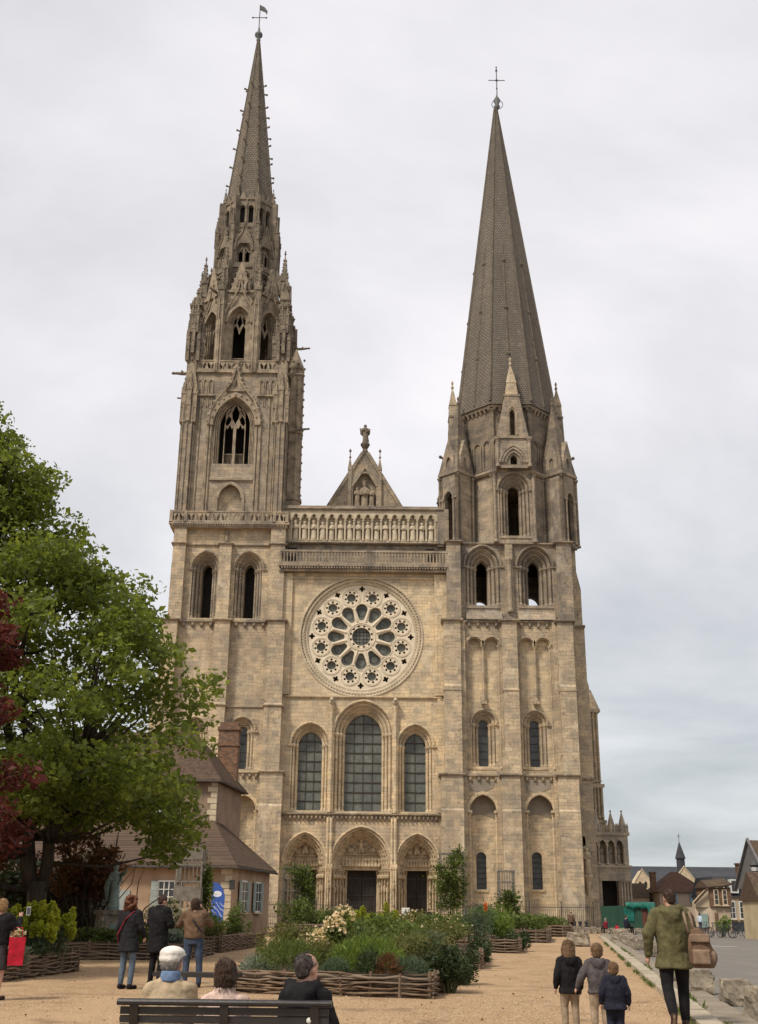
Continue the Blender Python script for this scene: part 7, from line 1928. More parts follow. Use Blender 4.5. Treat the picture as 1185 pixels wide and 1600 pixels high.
# slate mansard house with white dormers
h = thing('mansard_house', 'grey stone house with a slate mansard and white dormer windows', 'house', (38.0, 126, 0))
b = MB(); b.box(-2.0, 7, 0, 8, 0, 3.4); b.build('wall', 'wall_cream', h)
b = MB(); b.rings([[(-2.2, -.2, 3.4), (7.2, -.2, 3.4), (7.2, 8, 3.4), (-2.2, 8, 3.4)], [(-1.7, .6, 5.5), (6.8, .6, 5.5), (6.8, 7.4, 5.5), (-1.7, 7.4, 5.5)]]); b.build('roof', 'slate', h)
for x in (-1.2, .3, 1.8, 3.3):
    b = MB(); b.box(x - .42, x + .42, -.35, 1.2, 3.8, 5.2); d = b.build('dormer', 'wframe', h); b = MB(); b.box(x - .28, x + .28, -.38, -.35, 4.0, 5.05); b.build('pane', 'winglass', d)
for x in (-1.3, -.1, 1.1, 2.3, 3.5): house_window(front(), x, 1.3, 2.9, .3, h, False, None, 'shutter', MB, (2, 3))
b = MB(); b.box(-2.05, 7, -.06, 0, 0, .9); b.build('plinth', 'slate', h)
b = MB(); b.box(2.2, 3.0, 4, 5.0, 5, 6.9); b.box(2.1, 3.1, 3.9, 5.1, 6.9, 7.05); b.build('chimney', 'brick', h)
# steep half-timbered house at the right edge
h = thing('timbered_house', 'tall half timbered house with a steep brown roof at the right edge', 'house', (37.5, 107, 0), -.0)
b = MB(); b.box(-1.4, 8, 0, 9, 0, 4.4); b.build('wall', 'wall_pale', h)
b = MB(); b.prism_x([(-.5, 4.0), (9.5, 4.0), (4.5, 8.35)], -1.7, 9); b.build('roof', 'tile', h)
b = MB(); b.add([(-1.75, -.6, 4.0), (-1.75, 4.5, 8.3), (-1.75, 9.6, 4.0), (-1.5, -.6, 4.0), (-1.5, 4.5, 8.3), (-1.5, 9.6, 4.0)], [(0, 1, 2), (5, 4, 3), (0, 3, 4, 1), (1, 4, 5, 2)]); b.build('gable', 'timber_blue', h)
b = MB(); b.tube([(-1.85, -.8, 4.0), (-1.85, 4.5, 8.45), (-1.85, 9.8, 4.0)], .16, 5); b.build('bargeboard', 'timber_blue', h)
for k in range(9):
    b = MB(); x = -1.3 + k * .62; b.box(x - .07, x + .07, -.06, .02, 0, 4.4); b.build('timber_post', 'timber_blue', h)
for z in (1.4, 2.9, 4.2):
    b = MB(); b.box(-1.4, 8, -.075, .02, z, z + .14); b.build('timber_rail', 'timber_blue', h)
for x in (-.7, .5, 1.75): house_window(front(), x, 3.05, 4.0, .22, h, False, None, 'shutter', MB, (2, 2))
# yellow shop with awning
h = thing('corner_shop', 'yellow corner shop with a white awning and a tiled roof at the right edge', 'shop', (27.05, 80, 0))
b = MB(); b.box(-1.0, 8, 0, 4, 0, 2.55); b.build('wall', 'wall_yellow', h)
b = MB(); b.prism_x([(-.4, 2.5), (2.0, 4.4), (4.3, 2.5)], -1.15, 8.4); b.build('roof', 'tile', h)
b = MB(); b.rings([[(-1.6, -1.6, 2.0), (4, -1.6, 2.0), (4, 0, 2.45), (-1.05, 0, 2.45)], [(-1.6, -1.6, 2.1), (4, -1.6, 2.1), (4, 0, 2.55), (-1.05, 0, 2.55)]]); b.build('awning', 'awning', h)
b = MB(); b.box(-.2, 3.8, -.06, .0, .3, 2.0); b.build('shopfront', 'winglass', h); b = MB(); b.box(-.55, -.4, -.08, 0, 0, 2.4); b.build('pilaster', 'quoin', h)
# lamp bracket and foliage by the shop
t = thing('street_lamp', 'dark lantern on a post before the timbered house', 'lamp', (27.35, 84.5, 0)); b = MB(); b.tube([(0, 0, 0), (0, 0, 4.3)], [.06, .04], 6); b.build('post', 'iron', t); b = MB(); b.frustum(0, 0, [(.12, 4.2), (.28, 4.9), (.34, 4.95), (.1, 5.25)], 6); b.build('lantern', 'iron', t); b = MB(); b.frustum(0, 0, [(.14, 4.3), (.26, 4.8)], 6); b.build('globe', 'wframe', t)
shrub(25.6, 88, .9, .9, 1.7, 'leaf_bright', 'small green street tub plant behind the bicycles', 600, .16, 90, .5, .3, group='street plants')

# ---- bicycles in the rack
M['rubber'] = plain('tyre_rubber', (.015, .015, .015), (.03, .03, .03), 3, .8, .1)
M['frame_blue'] = plain('dark_blue_frame', (.03, .04, .06), (.05, .06, .085), 3, .4, .05, spec=.5)
def bike():
    t = thing('bicycle', 'x', 'bicycle', (0, 0, 0))
    for x in (-.52, .52):
        b = MB(); b.tube([(x + .34 * cos(a), 0, .35 + .34 * sin(a)) for a in [2 * pi * i / 24 for i in range(25)]], .022, 6, False); w = b.build('wheel', 'rubber', t)
        b = MB(); [b.tube([(x, 0, .35), (x + .33 * cos(a), 0, .35 + .33 * sin(a))], .006, 3) for a in [2 * pi * i / 12 for i in range(12)]]; b.ball((x, 0, .35), .04); o = b.build('spoke', 'iron', w); o['kind'] = 'stuff'
    b = MB(); P = dict(r=(-.52, 0, .35), f=(.52, 0, .35), c=(-.08, 0, .3), s=(-.22, 0, .82), h=(.36, 0, .85))
    for a, c in ('rc', 'rs', 'cs', 'ch', 'sh', 'hf'): b.tube([P[a], P[c]], .022, 6)
    b.build('frame', 'frame_blue', t)
    b = MB(); b.tube([(.36, 0, .83), (.34, 0, 1.0)], .018, 5); b.tube([(.28, -.26, 1.02), (.38, -.14, 1.02), (.38, .14, 1.02), (.28, .26, 1.02)], .016, 5); b.build('handlebar', 'iron', t)
    b = MB(); b.tube([P['s'], (-.24, 0, .95)], .016, 5); b.ball((-.25, 0, .97), .14, .08, .04); b.build('saddle', 'rubber', t)
    b = MB(); b.tube([(-.08, -.05, .3), (-.02, -.1, .16)], .015, 4); b.tube([(-.08, .05, .3), (-.14, .1, .44)], .015, 4); b.box(-.06, .04, -.2, -.1, .13, .17); b.build('crank', 'iron', t)
    return t
def copy_tree(o, parent=None):
    c = o.copy(); COL.objects.link(c); c.parent = parent
    for ch in list(o.children): copy_tree(ch, c)
    return c
bk = bike()
spots = [(22.6, 88.0, -.9), (23.3, 87.6, -1.1), (24.0, 87.2, -1.0), (24.7, 86.6, -1.2), (25.3, 86.0, -1.0), (26.0, 85.0, .15)]
nm = ['first', 'second', 'third', 'fourth', 'fifth']
for i, (x, y, a) in enumerate(spots):
    o = bk if i == 0 else copy_tree(bk)
    o.location = (x, y, .01); o.rotation_euler = (0, 0, a); o['group'] = 'bicycles parked across the road'
    o['label'] = (nm[i] + ' dark bicycle from the left in the row across the road') if i < 5 else 'rightmost bicycle, standing side on with both wheels seen'

# ================================================================== people
def cloth(name, c, rough=.9, var=.35, sc=9):
    t = NT(name); p = t.objc(); n = t.noise(p, sc, 5, .6); w = t.noise(p, 90, 2, .6)
    t.bump(t.math('ADD', n, t.math('MULTIPLY', w, .15)), .5, .03)
    return t.fin(t.mix(t.rng(n, .3, .7), tuple(x * (1 - var) for x in c), tuple(min(1, x * (1 + var)) for x in c)), rough, .15)
for k, c in dict(black=(.012, .011, .012), blackcoat=(.016, .015, .017), olive=(.095, .085, .040), navy=(.016, .017, .028), greyhood=(.075, .065, .066), beige=(.36, .275, .175), pink=(.52, .375, .31), khaki=(.27, .205, .14), jeans=(.045, .062, .095), jeans_grey=(.085, .11, .14), brownj=(.125, .078, .048), white=(.66, .62, .56), red=(.38, .015, .03), bluescarf=(.13, .19, .30), bag=(.13, .08, .05), bag2=(.19, .13, .09), skirt=(.045, .04, .042), wine=(.15, .02, .03), grey=(.2, .19, .19), shirt=(.42, .5, .58), leather=(.05, .03, .025)).items(): M['c_' + k] = cloth('cloth_' + k, c)
M['skin'] = plain('skin', (.42, .235, .165), (.50, .29, .21), 4, .6, .1, 30, .3)
for k, c in dict(brown=(.045, .024, .014), dark=(.018, .012, .009), blond=(.25, .145, .065), darkblond=(.13, .075, .037), auburn=(.115, .04, .018), grey=(.22, .20, .18), grizzle=(.05, .04, .035)).items():
    t = NT('hair_' + k); p = t.objc(); n = t.noise(t.scale(p, (40, 40, 6)), 1.5, 4, .6); t.bump(n, .9, .02); M['h_' + k] = t.fin(t.mix(t.rng(n, .3, .7), tuple(x * .55 for x in c), tuple(x * 1.5 for x in c)), .6, .3)

def cap(mb, p0, p1, r0, r1, n=10):
    p0, p1 = Vector(p0), Vector(p1); d = (p1 - p0)
    if d.length < 1e-6: d = Vector((0, 0, 1e-3))
    u = d.normalized()
    mb.tube([p0 - u * r0 * .95, p0 - u * r0 * .6, p0, p1, p1 + u * r1 * .6, p1 + u * r1 * .95], [r0 * .25, r0 * .8, r0, r1, r1 * .8, r1 * .25], n)
def chain(mb, pts, rs, n=10):
    for (a, b), (ra, rb) in zip(zip(pts, pts[1:]), zip(rs, rs[1:])): cap(mb, a, b, ra, rb, n)
def loft(mb, secs, n=16):
    """secs: (x, y, z, rx, ry)"""
    r = [[(x + rx * cos(2 * pi * i / n), y + ry * sin(2 * pi * i / n), z) for i in range(n)] for x, y, z, rx, ry in secs]
    x, y, z, rx, ry = secs[0]; x2, y2, z2, a2, b2 = secs[-1]
    mb.rings([[(x + .3 * rx * cos(2 * pi * i / n), y + .3 * ry * sin(2 * pi * i / n), z) for i in range(n)]] + r + [[(x2 + .3 * a2 * cos(2 * pi * i / n), y2 + .3 * b2 * sin(2 * pi * i / n), z2) for i in range(n)]])
def soft(mb, name, mat, parent, vox=.014, it=5):
    o = mb.build(name, mat, parent, True)
    m = o.modifiers.new('remesh', 'REMESH'); m.mode = 'VOXEL'; m.voxel_size = vox; m.use_smooth_shade = True
    if it: s = o.modifiers.new('smooth', 'SMOOTH'); s.factor = .5; s.iterations = it
    return o
def V3(*a): return Vector(a)
STAND = dict(pelvis=(0, 0, .95), chest=(0, 0, 1.30), neck=(0, -.01, 1.50), head=(0, .02, 1.635), shL=(-.185, 0, 1.43), shR=(.185, 0, 1.43), elL=(-.245, -.03, 1.15), elR=(.245, -.03, 1.15), wrL=(-.25, .06, .90), wrR=(.25, .06, .90), hipL=(-.095, 0, .93), hipR=(.095, 0, .93), knL=(-.105, .02, .50), knR=(.105, .02, .50), anL=(-.11, -.03, .085), anR=(.11, -.03, .085), toL=(-.13, .15, .035), toR=(.13, .15, .035))
SIT = dict(pelvis=(0, 0, .52), chest=(0, -.02, .86), neck=(0, -.0, 1.05), head=(0, .03, 1.175), shL=(-.15, -.01, .97), shR=(.15, -.01, .97), elL=(-.20, .06, .72), elR=(.20, .06, .72), wrL=(-.12, .28, .60), wrR=(.12, .28, .60), hipL=(-.1, .05, .50), hipR=(.1, .05, .50), knL=(-.12, .45, .50), knR=(.12, .45, .50), anL=(-.12, .48, .085), anR=(.12, .48, .085), toL=(-.13, .68, .035), toR=(.13, .68, .035))
def person(label, loc, rz, H, pose=None, base=STAND, top=None, bottom=None, hair=None, shoes='c_black', build=1.0, vox=.016, headturn=0.0, headtilt=0.0, group=None, female=False, child=False):
    """top: dict(mat, hem, flare, hood, collar); bottom: dict(mat, kind); hair: dict(mat, kind)"""
    s = H / 1.75
    J = {k: Vector(v) for k, v in base.items()}
    for k, v in (pose or {}).items(): J[k] = Vector(v)
    if child:      # shorter legs, longer trunk for the height
        lo = lambda z: z * .86 if z < .95 else .817 + (z - .95) * 1.03
        for k in J: J[k].z = lo(J[k].z)
        if top: top = dict(top); top['hem'] = lo(top.get('hem', .82))
    t = thing('person', label, 'person', loc, rz, group); t.scale = (s, s, s)
    v = vox / s; hs = 1.0 if not child else 1.48
    up = (J['neck'] - J['pelvis']).normalized()
    # --- body: one continuous figure
    b = MB()
    pel, ch, nk, hd = J['pelvis'], J['chest'], J['neck'], J['head']
    w = build
    loft(b, [(pel.x, pel.y, pel.z - .10, .13 * w, .10 * w), (pel.x, pel.y, pel.z, .165 * w, .115 * w), ((pel.x + ch.x) / 2, (pel.y + ch.y) / 2, (pel.z + ch.z) / 2, .135 * w, .10 * w), (ch.x, ch.y, ch.z, .165 * w, .115 * w), (nk.x * .8 + ch.x * .2, nk.y, nk.z - .06, .15 * w, .085 * w), (nk.x, nk.y, nk.z - .015, .075, .07)])
    cap(b, nk - Vector((0, 0, .05)), hd - Vector((0, .015, .06)), .056, .052)
    HM = Matrix.Translation(hd) @ Matrix.Rotation(headturn, 4, 'Z') @ Matrix.Rotation(headtilt, 4, 'X') @ Matrix.Scale(hs, 4)
    def P(x, y, z): return HM @ Vector((x, y, z))
    b.M = HM
    b.ball((0, -.005, .025), .078, .098, .098, 12, 8); b.ball((0, .035, -.05), .058, .062, .062, 10, 6)      # skull, jaw
    b.ball((0, .098, -.02), .014, .022, .026, 6, 5); b.ball((0, .09, -.062), .024, .012, .008, 6, 4)          # nose, lips
    for sx in (-1, 1):
        b.ball((sx * .08, .005, -.008), .012, .024, .034, 6, 5)                                               # ears
        b.ball((sx * .03, .083, .012), .014, .012, .010, 6, 4)                                                # eyes
        b.ball((sx * .03, .088, .032), .02, .01, .007, 6, 4)
    b.M = None
    for S in 'LR':
        sx = -1 if S == 'L' else 1
        chain(b, [J['sh' + S], J['el' + S], J['wr' + S]], [.055 * w, .043 * w, .029])
        wr = J['wr' + S]; d = (wr - J['el' + S]).normalized()
        side = d.cross(Vector((0, 1, 0))); side = side.normalized() if side.length > .1 else Vector((1, 0, 0)); nrm = d.cross(side).normalized()
        pc = wr + d * .055; cap(b, wr + d * .01, wr + d * .075, .026, .034, 8); b.ball(tuple(pc), .036, .03, .036)
        for q, (ln, off) in enumerate(((.060, -.030), (.072, -.010), (.068, .010), (.052, .029))):
            a = wr + d * .085 + nrm * off; m = a + d * ln * .55 + side * -.008 * sx; e = m + d * ln * .4 + side * -.022 * sx; chain(b, [a, m, e], [.0115, .0105, .009], 6)
        th = wr + d * .035 + nrm * .034; chain(b, [th, th + nrm * .022 + d * .03, th + nrm * .024 + d * .062], [.013, .012, .0105], 6)
        chain(b, [J['hip' + S], J['kn' + S], J['an' + S]], [.082 * w, .058 * w, .04]); cap(b, J['an' + S], J['to' + S], .04, .032)
    soft(b, 'body', 'skin', t, min(v, .013 / s), 2)
    # --- shoes
    b = MB()
    for S in 'LR':
        a, e = J['an' + S], J['to' + S]; d = (e - a); d.z = 0
        heel = a - d * .28; heel.z = a.z - .035
        cap(b, a + Vector((0, 0, .0)), a - Vector((0, 0, .02)), .052, .052); cap(b, heel, e, .045, .042); cap(b, (heel + e) / 2, e, .047, .046)
    soft(b, 'shoes', shoes, t, v, 2)
    # --- trousers, skirt
    if bottom:
        b = MB(); k = bottom.get('kind', 'trousers'); lg = bottom.get('loose', 1.0)
        loft(b, [(pel.x, pel.y, pel.z - .12, .15 * w, .12 * w), (pel.x, pel.y, pel.z, .18 * w, .13 * w), (pel.x, pel.y, pel.z + .12, .16 * w, .115 * w)])
        if k == 'skirt':
            loft(b, [(pel.x, pel.y, .52, .22, .17), (pel.x, pel.y, .75, .2, .155), (pel.x, pel.y, pel.z, .182, .135)])
        else:
            for S in 'LR':
                an = J['an' + S] + (J['kn' + S] - J['an' + S]).normalized() * .02
                chain(b, [J['hip' + S], (J['hip' + S] + J['kn' + S]) / 2, J['kn' + S], (J['kn' + S] + an) / 2, an], [.098 * w * lg, .086 * w * lg, .068 * w * lg, .064 * w * lg, .056 * lg])
        soft(b, k, bottom['mat'], t, v, 4)
    # --- jacket or coat
    if top:
        b = MB(); hem = top.get('hem', .82); fl = top.get('flare', 1.0); pf = top.get('puff', 1.0)
        secs = []
        if hem < pel.z - .05:
            secs.append((pel.x, pel.y, hem, .205 * w * fl, .155 * w * fl)); 
            if pel.z - hem > .2: secs.append((pel.x, pel.y, (hem + pel.z) / 2, .2 * w * (fl + 1) / 2, .15 * w * (fl + 1) / 2))
        secs += [(pel.x, pel.y, pel.z, .195 * w, .145 * w), ((pel.x + ch.x) / 2, (pel.y + ch.y) / 2, (pel.z + ch.z) / 2, .175 * w * pf, .14 * w * pf), (ch.x, ch.y, ch.z, .195 * w * pf, .145 * w * pf), (nk.x * .6 + ch.x * .4, nk.y, nk.z - .09, .185 * w, .12 * w), (nk.x, nk.y, nk.z - .02, .105 * w, .092)]
        loft(b, secs)
        for S in 'LR':
            e = J['wr' + S] - (J['wr' + S] - J['el' + S]).normalized() * .015
            sh = J['sh' + S]
            cap(b, (sh * .55 + Vector((nk.x, nk.y, nk.z - .05)) * .45), sh, .07 * w, .076 * w); chain(b, [sh, (sh + J['el' + S]) / 2, J['el' + S], (J['el' + S] + e) / 2, e], [.078 * w * pf, .07 * w * pf, .063 * w * pf, .057 * pf, .05])
        if top.get('collar'):
            loft(b, [(nk.x, nk.y, nk.z - .05, .105, .095), (nk.x, nk.y + .005, nk.z + .02, .085, .085), (nk.x, nk.y + .01, nk.z + top['collar'], .082, .084)])
        if top.get('hood'):
            for i in range(9):
                a = pi + pi * i / 8
                b.ball((nk.x + .115 * cos(a), nk.y - .035 + .075 * sin(a), nk.z + .0 - .015 * sin(a) * -1), .05, .048, .055, 8, 6)
            loft(b, [(nk.x, nk.y - .13, nk.z - .20, .035, .03), (nk.x, nk.y - .14, nk.z - .12, .1, .055), (nk.x, nk.y - .12, nk.z - .03, .13, .07), (nk.x, nk.y - .08, nk.z + .03, .10, .06)])
        if top.get('hood_up'):
            pass
        o = soft(b, top.get('name', 'jacket'), top['mat'], t, v, 4)
        if top.get('wrinkle', 1):
            tx = bpy.data.textures.get('folds') or bpy.data.textures.new('folds', 'CLOUDS'); tx.noise_scale = .11; tx.noise_depth = 2
            dm = o.modifiers.new('folds', 'DISPLACE'); dm.texture = tx; dm.strength = .04; dm.mid_level = .38; dm.texture_coords = 'LOCAL'
    # --- hair
    if hair:
        b = MB(HM); k = hair['kind']
        if k == 'receding': b.ball((0, -.034, .036), .086, .09, .084, 12, 8); b.ball((0, -.055, -.01), .08, .055, .07, 10, 6)
        if k in ('short', 'bald'):
            if k == 'short': b.ball((0, -.018, .045), .087, .1, .092, 12, 8); b.ball((0, -.055, -.01), .078, .055, .07, 10, 6)
            else:
                b.ball((0, -.05, .0), .085, .066, .068, 10, 6); 
                for sx in (-1, 1): b.ball((sx * .062, -.01, .02), .026, .06, .045, 8, 6)
        if k == 'long':
            b.ball((0, -.02, .045), .092, .104, .095, 12, 8); loft(b, [(0, -.075, -.24, .07, .03), (0, -.08, -.15, .088, .045), (0, -.065, -.05, .092, .065), (0, -.045, .04, .09, .075)])
            for sx in (-1, 1): cap(b, (sx * .075, -.01, .02), (sx * .08, -.02, -.17), .03, .02)
        if k == 'bob':
            b.ball((0, -.02, .04), .1, .108, .1, 12, 8); loft(b, [(0, -.05, -.09, .085, .06), (0, -.045, -.02, .1, .08), (0, -.03, .04, .095, .085)])
        if k == 'curly':
            q = random.Random(3)
            b.ball((0, -.025, .03), .11, .115, .11, 10, 7); b.ball((0, -.06, -.08), .11, .08, .1, 10, 7)
            for i in range(40):
                a, z = q.uniform(0, 2 * pi), q.uniform(-.16, .13)
                if sin(a) > .45 and z < .07: continue
                rr = .122 if z > -.05 else .128
                b.ball((rr * cos(a) * (1 - max(0, z) * 2.4), -.025 + rr * sin(a) * (1 - max(0, z) * 2.4), z), .038 + .012 * q.random(), .04, .036, 6, 5)
        o = soft(b, 'hair', hair['mat'], t, min(v, .011 / s), 1)
        tx = bpy.data.textures.get('locks') or bpy.data.textures.new('locks', 'CLOUDS'); tx.noise_scale = .03; tx.noise_depth = 3
        dm = o.modifiers.new('locks', 'DISPLACE'); dm.texture = tx; dm.strength = .022; dm.mid_level = .5; dm.texture_coords = 'LOCAL'
        if vox <= .016:       # loose strands over the moulded mass
            rr_ = np.random.default_rng(len(label)); n_ = {'curly': 2600, 'long': 1100, 'bob': 900}.get(k, 520)
            d_ = rr_.normal(size=(n_, 3)); d_ /= np.linalg.norm(d_, axis=1, keepdims=True)
            if k == 'curly': keep = ~((d_[:, 1] > .45) & (d_[:, 2] < .5)); pts_ = np.array([0, -.03, -.015]) + d_ * np.array([.128, .128, .155]) * rr_.uniform(.8, 1.06, (n_, 1)); ln, sz, asp_ = d_ * .6 + rr_.normal(size=(n_, 3)) * .7, .05, .18
            elif k in ('long', 'bob'):
                lo_ = -.24 if k == 'long' else -.1
                keep = d_[:, 1] < .3; pts_ = np.array([0, -.03, .04]) + d_ * np.array([.096, .1, .096]); pts_[:, 2] -= rr_.random(n_) * (.04 - lo_) * (d_[:, 2] < .3); ln, sz, asp_ = np.array([0, 0, -1.0]) + d_ * .3, (.06 if k == 'long' else .035), .12
            elif k == 'bald': keep = (d_[:, 1] < .1) & (d_[:, 2] < .35); pts_ = np.array([0, -.03, .01]) + d_ * np.array([.088, .09, .08]); ln, sz, asp_ = np.array([0, -.2, -1.0]) + d_ * .4, .025, .15
            else: keep = (d_[:, 1] < .45) & (d_[:, 2] > -.6); pts_ = np.array([0, -.022, .04]) + d_ * np.array([.09, .102, .094]); ln, sz, asp_ = np.array([0, -.5, -.5]) + d_ * .6, .03, .15
            pw_ = [tuple(HM @ Vector(q_)) for q_ in pts_[keep]]
            leaves('hair_strands', pw_, sz, hair['mat'], t, 3, asp_, 0, None, ln[keep])['kind'] = 'stuff'
    return t

def extra(t, name, fn, mat, vox=.012):
    """a garment or band worn by person t, in the person's own units"""
    b = MB(); fn(b); return soft(b, name, mat, t, vox, 2)
# 1 man in parka, mid stride, walking away
pm = person('man in an olive hooded parka and black trousers walking away on the right', (4.2, 16.9, .0), -.1, 1.80, dict(hipL=(-.1, 0, .93), knL=(-.11, -.03, .52), anL=(-.10, -.36, .19), toL=(-.10, -.31, .03), hipR=(.1, 0, .93), knR=(.12, .12, .51), anR=(.12, .12, .085), toR=(.14, .31, .035), elL=(-.32, -.04, 1.17), wrL=(-.335, .04, .90), elR=(.30, -.02, 1.18), wrR=(.2, .22, 1.12)),
       top=dict(mat='c_olive', hem=.74, flare=1.16, hood=True, puff=1.14, name='parka'), bottom=dict(mat='c_black', loose=1.12), hair=dict(mat='h_brown', kind='short'), build=1.08, headturn=.45, vox=.014, shoes='c_leather')
extra(pm, 'shoe_sole', lambda b: (cap(b, (-.10, -.415, .17), (-.10, -.37, .06), .02, .03)), 'c_bag2')
bt = thing('backpack', 'brown leather backpack hanging from the right shoulder of the man in the parka', 'backpack', (4.50, 16.55, .78), -.35)
b = MB(); loft(b, [(.02, 0, 0, .14, .08), (.02, 0, .06, .18, .11), (.0, 0, .22, .175, .11), (-.02, 0, .36, .145, .10), (-.03, 0, .43, .12, .08), (-.05, 0, .52, .05, .05)]); soft(b, 'bag_body', 'c_bag', bt, .014, 4)
b = MB(); b.box(-.1, .13, -.15, -.08, .05, .24); b.box(-.13, .14, -.13, -.05, .33, .44); b.ball((.15, .0, .14), .07, .08, .11, 8, 6); soft(b, 'bag_pocket', 'c_bag2', bt, .014, 3)
b = MB(); b.tube([(-.08, -.02, .5), (-.10, .02, .62), (-.13, .12, .72), (-.10, .28, .66), (-.06, .3, .4)], .022, 6); b.tube([(-.14, -.09, .45), (-.17, -.06, .6), (-.2, .02, .72)], .018, 6); b.build('strap', 'c_bag2', bt, True)
# 2-4 children
person('girl with long fair hair in a black jacket, left of three children', (2.66, 16.5, 0), .08, 1.14, dict(elL=(-.27, -.05, 1.14), wrL=(-.29, .03, .92), knL=(-.11, .06, .5), anL=(-.11, .02, .085), toL=(-.13, .2, .035)), top=dict(mat='c_black', hem=.80, flare=1.1, hood=True, puff=1.15), bottom=dict(mat='c_khaki', loose=1.15), hair=dict(mat='h_darkblond', kind='long'), build=1.05, child=True, shoes='c_bag', vox=.011)
person('boy in a grey hooded top, middle of three children', (2.98, 16.1, 0), -.1, 1.12, dict(elL=(-.36, -.03, 1.16), wrL=(-.44, .03, .98), knR=(.12, .08, .5), anR=(.12, .04, .085), toR=(.14, .24, .035)), top=dict(mat='c_greyhood', hem=.86, flare=1.1, hood=True, puff=1.22), bottom=dict(mat='c_khaki', loose=1.2), hair=dict(mat='h_darkblond', kind='short'), build=1.05, child=True, vox=.011)
person('small boy in a navy hooded jacket and dark trousers, right of three children', (2.99, 15.1, 0), -.05, .92, dict(elL=(-.3, -.03, 1.15), wrL=(-.32, .05, .93), elR=(.3, -.03, 1.15), wrR=(.33, .05, .90), knL=(-.11, .08, .5), toL=(-.13, .2, .035)), top=dict(mat='c_navy', hem=.78, flare=1.18, hood=True, puff=1.18), bottom=dict(mat='c_navy', loose=1.2), hair=dict(mat='h_darkblond', kind='short'), build=1.22, child=True, vox=.010)
# 5-8 standing on the left
p5 = person('woman with curly auburn hair in a long black coat and jeans', (-4.85, 23.7, 0), -.35, 1.70, dict(elR=(.25, .03, 1.15), wrR=(.23, .18, .98)), top=dict(mat='c_blackcoat', hem=.70, flare=1.12, name='coat'), bottom=dict(mat='c_jeans_grey'), hair=dict(mat='h_auburn', kind='curly'), female=True, headturn=-.35)
extra(p5, 'bag_strap', lambda b: chain(b, [(.12, -.08, 1.47), (-.02, -.165, 1.32), (-.2, -.13, 1.02), (-.24, 0, .86)], [.02, .02, .02, .02], 6), 'c_wine')
person('man in a black overcoat with his head bent to the right', (-4.55, 25.2, 0), -.5, 1.76, dict(head=(.02, .05, 1.62), elR=(.27, .04, 1.18), wrR=(.16, .26, 1.14), elL=(-.27, .04, 1.18), wrL=(-.12, .26, 1.12)), top=dict(mat='c_black', hem=.62, flare=1.05, puff=1.12, collar=.05, name='overcoat'), bottom=dict(mat='c_black'), hair=dict(mat='h_brown', kind='short'), build=1.1, headturn=-.5, headtilt=-.3)
p7 = person('woman in a short brown jacket and jeans raising a camera to her eye', (-3.68, 24.4, 0), .0, 1.69, dict(elL=(-.33, .10, 1.22), wrL=(-.13, .2, 1.52), elR=(.33, .10, 1.24), wrR=(.10, .2, 1.56), head=(.0, .03, 1.63), hipL=(-.105, 0, .93), hipR=(.105, 0, .93), anL=(-.14, -.02, .085), anR=(.16, -.02, .085), knL=(-.13, .02, .5), knR=(.14, .02, .5)), top=dict(mat='c_brownj', hem=.92, flare=1.0, puff=1.1), bottom=dict(mat='c_jeans'), hair=dict(mat='h_brown', kind='bob'), female=True, headtilt=.25, build=1.08, shoes='c_black')
extra(p7, 'bag_strap', lambda b: chain(b, [(-.11, -.07, 1.47), (.0, -.18, 1.3), (.19, -.15, 1.08)], [.016, .016, .016], 6), 'c_navy')
ct = thing('camera', 'small camera held up by the woman in the brown jacket', 'camera', (-3.64, 24.68, 1.58), .1); b = MB(); b.box(-.06, .06, -.03, .03, -.04, .04); b.build('camera_body', 'rubber', ct); b = MB(); b.M = Matrix.Rotation(-pi / 2, 4, 'X'); b.lathe([(.035, .02), (.035, .09), (.03, .1)], (0, 0, 0), 10); b.build('lens', 'rubber', ct)
p8 = person('fair haired woman in black at the left edge holding up a phone', (-6.42, 20.5, 0), -.25, 1.60, dict(elR=(.30, .1, 1.2), wrR=(.20, .33, 1.42), elL=(-.28, .0, 1.15), wrL=(-.1, .3, 1.35)), top=dict(mat='c_black', hem=.93, collar=.0, name='cardigan'), bottom=dict(mat='c_skirt', kind='skirt'), hair=dict(mat='h_blond', kind='bob'), female=True, build=1.1, shoes='c_leather')
ct = thing('phone', 'pale mobile phone held up at the left edge', 'phone', (-6.03, 20.72, 1.42), .3); b = MB(); b.box(-.035, .035, -.006, .006, -.07, .07); b.build('phone_body', 'wframe', ct); b = MB(); b.box(-.03, .03, -.008, -.006, -.06, .06); b.build('screen', 'winglass', ct)
ct = thing('shopping_bag', 'bright red paper shopping bag at the left edge', 'bag', (-6.1, 20.5, .55), .25); b = MB(); b.box(-.125, .125, -.07, .07, 0, .45, -.01, .0); b.build('bag_body', 'c_red', ct)
for y in (-.06, .06): b = MB(); b.tube([(-.08, y, .45), (-.06, y * .6, .6), (.06, y * .6, .6), (.08, y, .45)], .008, 5); b.build('handle', 'c_red', ct)
leaves('tissue', blob_pts((0, 0, .5), (.12, .06, .08), 60, np.random.default_rng(2), .3), .09, 'petal_white', ct, 3, .9)
